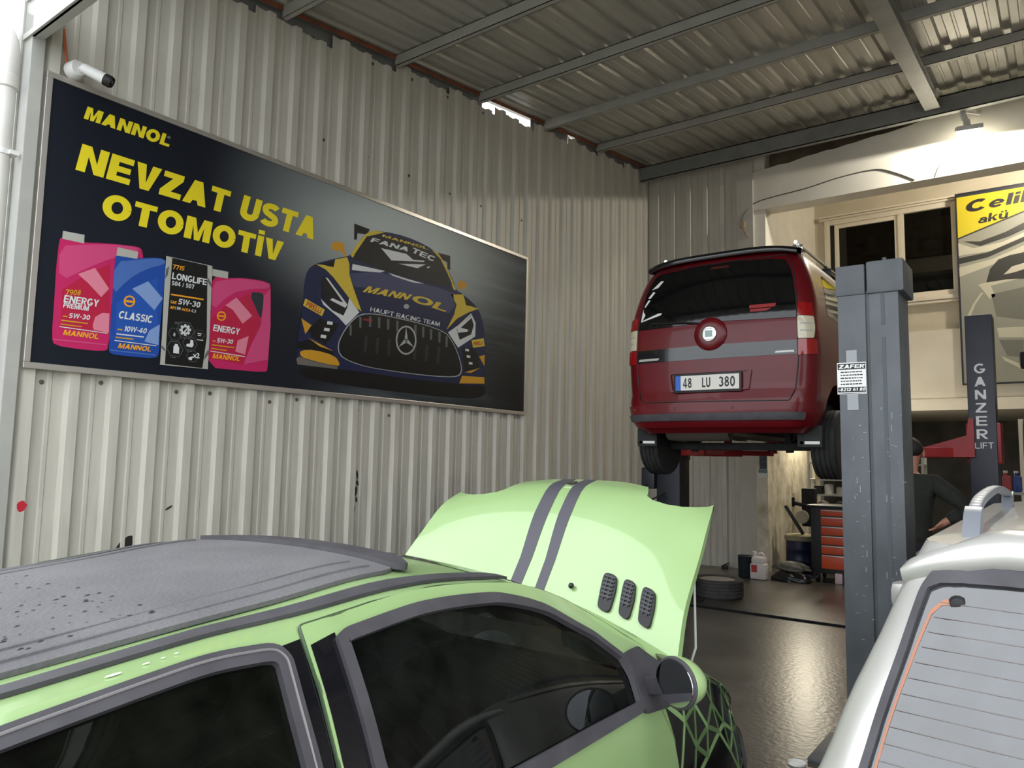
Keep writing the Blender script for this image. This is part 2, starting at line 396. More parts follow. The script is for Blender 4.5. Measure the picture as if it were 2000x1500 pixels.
# ---------------------------------------------------------------- surface maths
def pchip(xs, ys):
    xs = np.array(xs, float); ys = np.array(ys, float)
    h = np.diff(xs); d = np.diff(ys) / h
    m = np.zeros(len(xs)); m[0] = d[0]; m[-1] = d[-1]
    for i in range(1, len(xs) - 1):
        if d[i - 1] * d[i] > 0:
            w1 = 2 * h[i] + h[i - 1]; w2 = h[i] + 2 * h[i - 1]
            m[i] = (w1 + w2) / (w1 / d[i - 1] + w2 / d[i])
    def f(x):
        x = min(max(x, xs[0]), xs[-1])
        i = min(max(int(np.searchsorted(xs, x)) - 1, 0), len(xs) - 2)
        t = (x - xs[i]) / h[i]
        return ((2*t**3 - 3*t*t + 1) * ys[i] + (t**3 - 2*t*t + t) * h[i] * m[i]
                + (-2*t**3 + 3*t*t) * ys[i + 1] + (t**3 - t*t) * h[i] * m[i + 1])
    return f

# green hatchback: sections along Y (world metres), t 0..1 roof, 1..2 glass house, 2..3 lower side
GX = 3.77
_G = np.array([
 (-0.45, .70, .66, .55, .60, .62, .62), (-0.42, .85, .82, .56, .75, .67, .70),
 (-0.30, 1.03, .99, .56, .88, .72, .76), (-0.15, 1.19, 1.15, .565, .93, .755, .785),
 (0.05, 1.262, 1.25, .58, .95, .78, .80), (0.467, 1.29, 1.283, .59, .955, .795, .81),
 (0.75, 1.318, 1.306, .59, .955, .80, .815), (0.967, 1.342, 1.318, .59, .955, .80, .815), (1.273, 1.372, 1.343, .588, .955, .80, .815),
 (1.59, 1.358, 1.319, .588, .955, .80, .815), (1.895, 1.262, 1.229, .605, .955, .80, .81),
 (2.205, 1.13, 1.093, .645, .95, .795, .81), (2.43, 1.015, .973, .70, .92, .78, .805),
 (2.62, .93, .89, .72, .855, .765, .80), (2.85, .80, .78, .70, .74, .72, .775),
 (3.0, .66, .64, .60, .60, .63, .68), (3.04, .52, .50, .50, .46, .52, .56)])
_GF = [pchip(_G[:, 0], _G[:, k]) for k in range(1, 7)]
def green_pt(y, t, sg=1):
    zt, zg, hg, zb, hb, hs = [f(y) for f in _GF]
    if t <= 1:
        x = hg * t; z = zg + (zt - zg) * (1 - abs(t) ** 2.4)
    elif t <= 2:
        s = t - 1; x = hg + (hb - hg) * s + .018 * math.sin(math.pi * s); z = zg + (zb - zg) * s
    else:
        s = min(t - 2, 1.0); z = zb + (.22 - zb) * s
        x = hb + (hs - hb) * math.sin(min(1, s * 2.2) * math.pi / 2) - .05 * max(0, s - .55) ** 1.5
    return np.array((GX + sg * x, y, z))
def green_t(y, z):
    zg, zb = _GF[1](y), _GF[3](y)
    return 1 + (zg - z) / (zg - zb) if z >= zb else 2 + (zb - z) / (zb - .22)

# raised hood of the green car: a -1..1 across, b 0..1 hinge to nose
_HC = np.array([(0, 2.53, 1.03), (.3, 2.66, 1.22), (.6, 2.79, 1.40), (.85, 2.92, 1.525), (1, 3.02, 1.548)])
_HE = np.array([(0, 2.36, .985), (.3, 2.50, 1.14), (.6, 2.65, 1.29), (.85, 2.79, 1.42), (1, 2.90, 1.475)])
_HF = [pchip(_HC[:, 0], _HC[:, 1]), pchip(_HC[:, 0], _HC[:, 2]), pchip(_HE[:, 0], _HE[:, 1]), pchip(_HE[:, 0], _HE[:, 2])]
_HW = pchip([0, .3, .6, .85, 1], [.735, .705, .695, .68, .655])
def hood_pt(a, b):
    k = abs(a) ** 2.3
    y = _HF[0](b) * (1 - k) + _HF[2](b) * k
    z = _HF[1](b) * (1 - k) + _HF[3](b) * k
    return np.array((GX + a * _HW(b), y, z))

# red van on the lift: outlines stacked in z; u -1..1 rear face, 1..2 corner, >2 side (metres beyond)
VX, VY, VZ = 3.13, 6.16, 1.68
_V = np.array([  # z, half width, rear y inset, corner radius
 (.20, .72, .14, .16), (.26, .78, .05, .18), (.34, .82, .00, .20), (.50, .848, .00, .20), (.56, .850, .035, .19),
 (.85, .855, .035, .16), (1.10, .850, .04, .16), (1.22, .845, .055, .16), (1.47, .80, .115, .15),
 (1.64, .745, .165, .15), (1.74, .70, .21, .16), (1.79, .63, .27, .16)])
_VF = [pchip(_V[:, 0], _V[:, k]) for k in (1, 2, 3)]
def van_pt(u, z):
    W, yi, r = [f(z) for f in _VF]
    s = -1 if u < 0 else 1; a = abs(u); c = W - r
    if a <= 1:
        x = c * a; y = -.04 * (1 - a * a)
    elif a <= 2:
        th = (a - 1) * math.pi / 2
        x = c + r * math.sin(th); y = r * (1 - math.cos(th))
    else:
        x = W; y = r + (a - 2)
    return np.array((VX + s * x, VY + yi + y, VZ + z))

# silver hatchback: same scheme
SX, SY = 5.80, 1.92
_S = np.array([
 (.20, .72, -.20, .16), (.28, .78, -.30, .20), (.50, .80, -.32, .20), (.62, .80, -.28, .18), (.80, .80, -.14, .16),
 (.92, .755, .00, .13), (1.05, .715, .09, .13), (1.2, .655, .19, .13), (1.35, .60, .280, .14), (1.445, .56, .34, .16)])
_SF = [pchip(_S[:, 0], _S[:, k]) for k in (1, 2, 3)]
def silver_pt(u, z):
    W, yi, r = [f(z) for f in _SF]
    s = -1 if u < 0 else 1; a = abs(u); c = W - r
    if a <= 1:
        x = c * a; y = -.05 * (1 - a * a)
    elif a <= 2:
        th = (a - 1) * math.pi / 2
        x = c + r * math.sin(th); y = r * (1 - math.cos(th))
    else:
        x = W; y = r + (a - 2)
    return np.array((SX + s * x, SY + yi + y, z))
# ---------------------------------------------------------------- the building
def zr(y): return 5.92 + .128*(y-5.344)          # underside of the roof sheets
PITCH_R = .288
def wall_material():
    m = mat('painted_sheet', (204, 200, 188), .42, rgb2=(196, 192, 180), scale=3, stretch=(1, 3, .35))
    nt = m.node_tree; b = nt.nodes['Principled BSDF']
    tc = nt.nodes.new('ShaderNodeTexCoord'); sp = nt.nodes.new('ShaderNodeSeparateXYZ'); nt.links.new(tc.outputs['Object'], sp.inputs[0])
    # grime that collects on the lower two metres, in vertical streaks
    mp = nt.nodes.new('ShaderNodeMapping'); mp.inputs['Scale'].default_value = (6, 9, .9); nz = nt.nodes.new('ShaderNodeTexNoise'); nz.inputs['Scale'].default_value = 2.2; nz.inputs['Detail'].default_value = 8
    nt.links.new(tc.outputs['Object'], mp.inputs[0]); nt.links.new(mp.outputs[0], nz.inputs['Vector'])
    hr = nt.nodes.new('ShaderNodeMapRange'); hr.inputs[1].default_value = 2.6; hr.inputs[2].default_value = .6; nt.links.new(sp.outputs['Z'], hr.inputs[0])
    nr = nt.nodes.new('ShaderNodeMapRange'); nr.inputs[1].default_value = .45; nr.inputs[2].default_value = .8; nt.links.new(nz.outputs['Fac'], nr.inputs[0])
    mu = nt.nodes.new('ShaderNodeMath'); mu.operation = 'MULTIPLY'; nt.links.new(hr.outputs[0], mu.inputs[0]); nt.links.new(nr.outputs[0], mu.inputs[1])
    m2 = nt.nodes.new('ShaderNodeMath'); m2.operation = 'MULTIPLY'; m2.inputs[1].default_value = .38; nt.links.new(mu.outputs[0], m2.inputs[0])
    mx = nt.nodes.new('ShaderNodeMixRGB'); mx.inputs[2].default_value = lin((112, 104, 92))
    old = b.inputs['Base Color'].links[0].from_socket
    nt.links.new(m2.outputs[0], mx.inputs[0]); nt.links.new(old, mx.inputs[1]); nt.links.new(mx.outputs[0], b.inputs['Base Color'])
    return m
M_WALL = wall_material()
M_ROOF = mat('galvanised_sheet', (176, 175, 166), .40, .25, rgb2=(188, 186, 176), scale=2.0, stretch=(2, .5, 1))
M_STEEL = mat('grey_painted_steel', (172, 172, 165), .45, .1, rgb2=(180, 179, 171), scale=5)
M_STEEL_D = mat('dark_painted_steel', (128, 130, 128), .45, .15, rgb2=(140, 142, 139), scale=4)
M_RUST = mat('red_lead_primer', (150, 82, 50), .6, rgb2=(112, 70, 52), scale=6)
M_WHITE = mat('white_plaster', (226, 222, 210), .75, rgb2=(218, 212, 198), scale=2, bump=.08, bscale=30)
M_FLAKY = mat('flaking_plaster', (222, 214, 192), .85, rgb2=(176, 164, 138), scale=5, stretch=(1, 1, .7), bump=.6, bscale=14, contrast=(.42, .7), detail=10)
M_CREAM = mat('cream_plaster', (206, 198, 178), .7, rgb2=(198, 190, 170), scale=3)
M_BLACK = mat('black_plastic', (22, 22, 23), .5)
M_RUBBER = mat('tyre_rubber', (30, 30, 31), .75, rgb2=(44, 43, 42), scale=20)
M_CHROME = mat('chrome', (210, 210, 208), .12, 1.)
M_ALU = mat('brushed_aluminium', (205, 200, 192), .35, .7)
M_WPL = mat('white_plastic', (228, 228, 224), .4)
def corr_profile(a, b, start, rib=.042, mid=.008):
    """points (position, height) of a ribbed sheet between a and b; start = right edge of one rib"""
    pts = [(a, 0)]; k = int(math.floor((a-start)/PITCH_R))-1
    while True:
        e = start+k*PITCH_R
        for p, h in ((e-.105, 0), (e-.085, rib), (e-.018, rib), (e, 0), (e+.07, 0), (e+.078, mid), (e+.100, mid), (e+.108, 0)):
            if a < p < b: pts.append((p, h))
        if e > b+.2: break
        k += 1
    pts.append((b, 0)); return pts
# left wall: ribbed sheet, rib tops just behind the sign plane x = 0
bm = BM(); prof = corr_profile(1.985, 11.47, 2.112); rng = random.Random(3)
def wall_top(y):
    k = int((y-1.9)//.864); r = random.Random(k)
    return zr(1.9+k*.864+.43) - .10 - r.random()*.045
tops = []
for (y, h) in prof: tops.append(min(wall_top(y-.001), zr(y)-.07))
for i in range(len(prof)-1):
    (y0, h0), (y1, h1) = prof[i], prof[i+1]; t = min(wall_top((y0+y1)/2), zr(y0)-.06)
    zs = [0, 1.0, 2.2, 4.3, t]
    for z0, z1 in zip(zs, zs[1:]):
        quad(bm, [(-.062+h0, y0, z0), (-.062+h1, y1, z0), (-.062+h1, y1, z1), (-.062+h0, y0, z1)])
bmesh.ops.remove_doubles(bm, verts=bm.verts[:], dist=1e-5)
wl = obj('wall_left', bm, M_WALL, smooth=False, fix=False, origin=(0, 0, 0)); tag(wl, kind='structure')
# marks sprayed on the sheet (paint patches a hair proud of the metal)
def blot(name, y, z, ry, rz, rgb, x=-.0605, tilt=0., seed=1, n=22):
    r = random.Random(seed); b = BM(); pts = []
    for k in range(n):
        a = 2*math.pi*k/n; q = 1+r.uniform(-.12, .12); u, v = ry*math.cos(a)*q, rz*math.sin(a)*q
        pts.append((x, y+u*math.cos(tilt)-v*math.sin(tilt), z+u*math.sin(tilt)+v*math.cos(tilt)))
    poly_face(b, pts); return obj(name, b, mat('spray_%d_%d_%d' % rgb, rgb, .7), wl, smooth=False)
M_SCREW = mat('screw_head', (120, 116, 108), .4, .6)
def screw(y, z, x=-.06):
    b = BM(); lathe(b, [(.0, .012), (.007, .012), (.010, .006), (.016, .005), (.017, 0)], (x, y, z), axis='X', seg=8); return obj('screw', b, M_SCREW, wl)
for (y, z) in [(2.15,2.1),(2.58,2.13),(3.15,2.11),(3.46,2.12),(4.05,2.09),(4.3,2.13),(4.59,2.13),(5.0,2.08),(5.43,2.05),(4.3,5.62),(5.03,5.7),(5.61,5.78),(6.2,5.82),(6.86,5.89),(4.44,4.66),(5.0,4.68),(5.61,4.68),(6.24,4.68),(6.78,4.7),(7.71,4.75)]:
    k = (y-2.112) % PITCH_R; yy = y if .0 < k < .06 or .115 < k < .17 else y-k+.14
    screw(yy, z)
blot('red_spray_mark', 2.075, 1.261, .03, .035, (190, 30, 48), x=-.0195, seed=2)
blot('black_spray_mark', 2.785, .925, .05, .095, (34, 28, 26), tilt=-.7, seed=4)
blot('pink_spray_mark', 2.885, .89, .045, .05, (196, 160, 158), x=-.0609, seed=5)
for k, (y, z, a, b2, t) in enumerate([(5.03, 1.44, .012, .05, .1), (5.035, 1.36, .015, .03, .3), (5.02, 1.28, .018, .05, -.1), (5.03, 1.2, .012, .03, .2), (3.114, 1.202, .035, .008, .5), (2.66, 1.142, .02, .008, .9), (4.06, 1.32, .02, .012, .4), (5.0, 1.05, .006, .1, -.2)]):
    blot('black_scuff_mark', y, z, a, b2, (44, 40, 36), x=-.0585 if k != 5 else -.06, tilt=t, seed=k+9, n=12)

# rear sheet wall beside the pier, the pier and the wall that returns into the inner room
bm = BM(); prof = corr_profile(-.12, 1.52, .17)
for i in range(len(prof)-1):
    (x0, h0), (x1, h1) = prof[i], prof[i+1]
    for z0, z1 in ((0, 1.2), (1.2, 3), (3, 6.5)): quad(bm, [(x0, 11.44-h0, z0), (x1, 11.44-h1, z0), (x1, 11.44-h1, z1), (x0, 11.44-h0, z1)])
tag(obj('wall_back', bm, M_WALL, smooth=False, fix=False, origin=(0, 11.44, 0)), kind='structure')
bm = BM(); box(bm, (1.52, 11.38, 0), (1.78, 11.72, 6.55)); tag(obj('wall_back_pier', bm, mat('grey_plaster', (196, 192, 182), .75, rgb2=(184, 179, 168), scale=4, stretch=(1, 1, .3)), smooth=False), kind='structure')
bm = BM(); box(bm, (1.78, 11.38, 0), (1.95, 14.4, 2.3)); tag(obj('wall_inner_left', bm, M_FLAKY, smooth=False), kind='structure')
bm = BM(); box(bm, (1.78, 11.45, 2.3), (1.95, 14.4, 7.0)); tag(obj('wall_inner_left', bm, M_WHITE, smooth=False), kind='structure')
# white lintel with its ragged upper edge
bm = BM(); r = random.Random(5); top = []
for k in range(60):
    x = 1.5+k*8.1/59; top.append((x, 11.4, 6.17+.095*(x-1.5)*(1 if x < 6 else 0)+(.43 if x >= 6 else 0)+r.uniform(-.012, .012)))
prism(bm, [(9.6, 11.4, 5.58), (1.78, 11.4, 5.58), (1.78, 11.4, 5.9), (1.5, 11.4, 5.9)]+top, (0, .32, 0))
tag(obj('wall_lintel', bm, M_WHITE, smooth=False), kind='structure')
bm = BM(); box(bm, (-.2, 11.72, 5.9), (9.6, 11.8, 7.2)); tag(obj('wall_above_lintel', bm, mat('brown_board', (120, 104, 84), .8, rgb2=(92, 80, 66), scale=3), smooth=False), kind='structure')
# inner room: window wall carried over an open ground floor
wx0, wx1, wz0, wz1 = 2.13, 4.27, 4.52, 6.14
bm = BM()
for a, b2 in (((1.95, 14.4, 3.92), (9.6, 14.6, wz0)), ((1.95, 14.4, wz1), (9.6, 14.6, 7.0)), ((1.95, 14.4, wz0), (wx0, 14.6, wz1)), ((wx1, 14.4, wz0), (9.6, 14.6, wz1))): box(bm, a, b2)
tag(obj('wall_inner', bm, M_CREAM, smooth=False), kind='structure')
bm = BM(); box(bm, (1.95, 14.3, 2.74), (9.6, 14.6, 3.92)); tag(obj('wall_inner_panel', bm, M_WHITE, smooth=False), kind='structure')
bm = BM(); box(bm, (1.95, 14.24, 2.55), (9.6, 18, 2.74)); tag(obj('ceiling_mezzanine', bm, M_WHITE, smooth=False), kind='structure')
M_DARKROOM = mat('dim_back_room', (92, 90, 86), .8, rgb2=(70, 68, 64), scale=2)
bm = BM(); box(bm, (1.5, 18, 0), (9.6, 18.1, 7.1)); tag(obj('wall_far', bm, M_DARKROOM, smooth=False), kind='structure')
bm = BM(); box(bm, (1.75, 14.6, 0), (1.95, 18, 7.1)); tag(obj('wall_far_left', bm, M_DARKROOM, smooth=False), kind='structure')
bm = BM(); box(bm, (1.5, 11.8, 7.0), (9.6, 18.1, 7.1)); tag(obj('ceiling_inner', bm, M_CREAM, smooth=False), kind='structure')
bm = BM(); prof = corr_profile(1.9, 18, 2.1)
for i in range(len(prof)-1):
    (y0, h0), (y1, h1) = prof[i], prof[i+1]
    quad(bm, [(9.6-h0, y0, 0), (9.6-h1, y1, 0), (9.6-h1, y1, min(zr(y1)-.05, 7.05)), (9.6-h0, y0, min(zr(y0)-.05, 7.05))])
tag(obj('wall_right', bm, M_WALL, smooth=False, fix=False, origin=(9.6, 0, 0)), kind='structure')
# floor: stained, slightly wet concrete
M_FLOOR = mat('wet_concrete', (98, 92, 84), .30, rgb2=(66, 61, 55), scale=1.6, bump=.16, detail=9, contrast=(.3, .7), bscale=26)
bm = BM(); box(bm, (-.3, -1.2, -.12), (9.6, 18, 0)); tag(obj('floor', bm, M_FLOOR, smooth=False), kind='structure')
bm = BM(); quad(bm, [(-60, -70, -.02), (70, -70, -.02), (70, 60, -.02), (-60, 60, -.02)])
tag(obj('floor_yard', bm, mat('pale_yard_ground', (150, 147, 140), .8, rgb2=(134, 131, 125), scale=2, bump=.1, bscale=60), smooth=False), kind='structure')  # yard ground made pale so it bounces light up under the roof
# roof sheets, ribs running up the slope
bm = BM(); prof = corr_profile(-.16, 9.7, .12, rib=.04, mid=.006)
for i in range(len(prof)-1):
    (x0, h0), (x1, h1) = prof[i], prof[i+1]
    for y0, y1 in ((1.7, 4.5), (4.5, 8), (8, 11.75)): quad(bm, [(x0, y0, zr(y0)+h0), (x1, y0, zr(y0)+h1), (x1, y1, zr(y1)+h1), (x0, y1, zr(y1)+h0)])
tag(obj('ceiling', bm, M_ROOF, smooth=False, fix=False, origin=(0, 0, 0)), kind='structure')
# purlins: lipped channels, one object each
plab = ['nearest the yard, mostly out of view', 'meeting the wall above the sign lettering', 'meeting the wall above the sign middle', 'where the bright gap starts', 'past the bright gap', 'last before the deep rear beam']
for k, y in enumerate((2.50, 3.92, 5.344, 6.766, 8.185, 9.627)):
    bm = BM(); z = zr(y)
    for a, b2 in (((-.03, y-.03, z-.125), (9.6, y-.024, z-.004)), ((-.03, y-.03, z-.125), (9.6, y+.03, z-.119)), ((-.03, y-.03, z-.012), (9.6, y+.03, z-.004)), ((-.03, y+.024, z-.125), (9.6, y+.03, z-.105))): box(bm, a, b2)
    tag(obj('roof_purlin', bm, M_STEEL, smooth=False), 'grey steel purlin under the roof sheets, '+plab[k], 'purlin', 'purlins carrying the roof sheets')
for k, (xa, lb) in enumerate(((4.26, 'grey steel rafter running up the roof slope at upper right'), (8.9, 'grey steel rafter far right beyond the cars'))):
    bm = BM()
    for dz0, dz1, wx in ((-.26, -.245, .09), (-.14, -.125, .09), (-.25, -.13, .02)):
        c = xa+.085
        prism(bm, [(c-wx, 1.75, zr(1.75)+dz0), (c-wx, 11.02, zr(11.02)+dz0), (c-wx, 11.02, zr(11.02)+dz1), (c-wx, 1.75, zr(1.75)+dz1)], (2*wx, 0, 0))
    tag(obj('roof_rafter', bm, M_STEEL_D, smooth=False), lb, 'rafter')
bm = BM()
box(bm, (.0, 11.02, 6.31), (9.6, 11.035, 6.56)); box(bm, (.0, 11.02, 6.31), (9.6, 11.10, 6.325)); box(bm, (.0, 11.02, 6.545), (9.6, 11.10, 6.56))
tag(obj('steel_beam', bm, M_STEEL_D, smooth=False), 'deep grey channel beam along the rear of the sheet roof above the white lintel', 'beam')
bm = BM(); box(bm, (-.12, 1.90, 4.46), (9.6, 1.915, 4.76)); box(bm, (-.12, 1.90, 4.46), (9.6, 1.97, 4.475)); box(bm, (-.12, 1.885, 4.745), (9.6, 1.97, 4.76)); box(bm, (-.12, 1.885, 4.46), (9.6, 1.9, 4.50))
tag(obj('eave_beam', bm, M_STEEL, smooth=False), 'pale steel eave beam crossing the top left corner above the corner post', 'beam')
bm = BM()
box(bm, (-.16, 1.90, 0), (.0, 1.985, 5.2), .004); box(bm, (-.20, 1.885, 0), (-.14, 1.90, 5.2), .003)
tag(obj('corner_post', bm, M_STEEL, smooth=False), 'grey steel corner post standing at the left end of the sheet wall', 'post')
# primer-red angle along the wall head, with flashing behind except where daylight shows
bm = BM()
for y0, y1 in ((2.0, 11.4),):
    prism(bm, [(-.02, y0, zr(y0)-.055), (-.02, y1, zr(y1)-.055), (-.02, y1, zr(y1)-.01), (-.02, y0, zr(y0)-.01)], (.006, 0, 0))
    prism(bm, [(-.07, y0, zr(y0)-.016), (-.07, y1, zr(y1)-.016), (-.07, y1, zr(y1)-.010), (-.07, y0, zr(y0)-.010)], (.05, 0, 0))
tag(obj('trim_1', bm, M_RUST, smooth=False), kind='structure')
bm = BM()
for y0, y1 in ((1.95, 6.9), (7.95, 8.9), (9.1, 11.5)):
    prism(bm, [(-.11, y0, zr(y0)-.4), (-.11, y1, zr(y1)-.4), (-.11, y1, zr(y1)+.03), (-.11, y0, zr(y0)+.03)], (-.004, 0, 0))
tag(obj('trim_2', bm, M_STEEL_D, smooth=False), kind='structure')

# window of the inner room
M_WINGLASS = glass_mat('window_glass', (120, 124, 118), 1.5, .02, .05, (90, 92, 86))
M_PVC = mat('cream_pvc', (222, 214, 196), .4)
w = bpy.data.objects.new('window_1', None); COL.objects.link(w); w.location = (3.2, 14.38, wz0); tag(w, kind='structure')
bm = BM()
def frame(bm, x0, z0, x1, z1, wd, y0, y1, bev=.006):
    box(bm, (x0, y0, z0), (x0+wd, y1, z1), bev); box(bm, (x1-wd, y0, z0), (x1, y1, z1), bev); box(bm, (x0+wd, y0, z0), (x1-wd, y1, z0+wd), bev); box(bm, (x0+wd, y0, z1-wd), (x1-wd, y1, z1), bev)
frame(bm, wx0, wz0, wx1, wz1, .09, 14.34, 14.44); obj('window_frame', bm, M_PVC, w)
bm = BM(); frame(bm, 2.30, wz0+.09, 3.38, wz1-.09, .075, 14.37, 14.43); obj('sash', bm, M_PVC, w)
bm = BM(); box(bm, (3.36, 14.345, wz0+.09), (3.46, 14.42, wz1-.09), .006); obj('mullion', bm, M_PVC, w)
bm = BM(); box(bm, (2.05, 14.30, wz1), (4.3, 14.42, wz1+.035), .008); box(bm, (2.05, 14.28, wz1+.04), (4.3, 14.42, wz1+.075), .008); obj('window_head', bm, M_PVC, w)
bm = BM(); box(bm, (2.1, 14.27, wz0-.08), (4.3, 14.42, wz0-.01), .008); box(bm, (2.1, 14.29, wz0-.13), (4.3, 14.42, wz0-.085), .006); obj('window_sill', bm, M_PVC, w)
bm = BM(); box(bm, (wx0+.05, 14.40, wz0+.05), (wx1-.05, 14.408, wz1-.05)); obj('pane', bm, M_WINGLASS, w, smooth=False)
bm = BM(); box(bm, (2.0, 15.2, 3.9), (3.3, 15.25, 6.6)); box(bm, (3.0, 15.1, 3.9), (3.12, 15.2, 6.6)); obj('curtain', bm, mat('curtain_cloth', (92, 94, 84), .9), w, smooth=False)
bm = BM(); frame(bm, 3.95, 4.4, 4.6, 5.35, .06, 16.0, 16.08); obj('inner_door_frame', bm, M_BLACK, w)
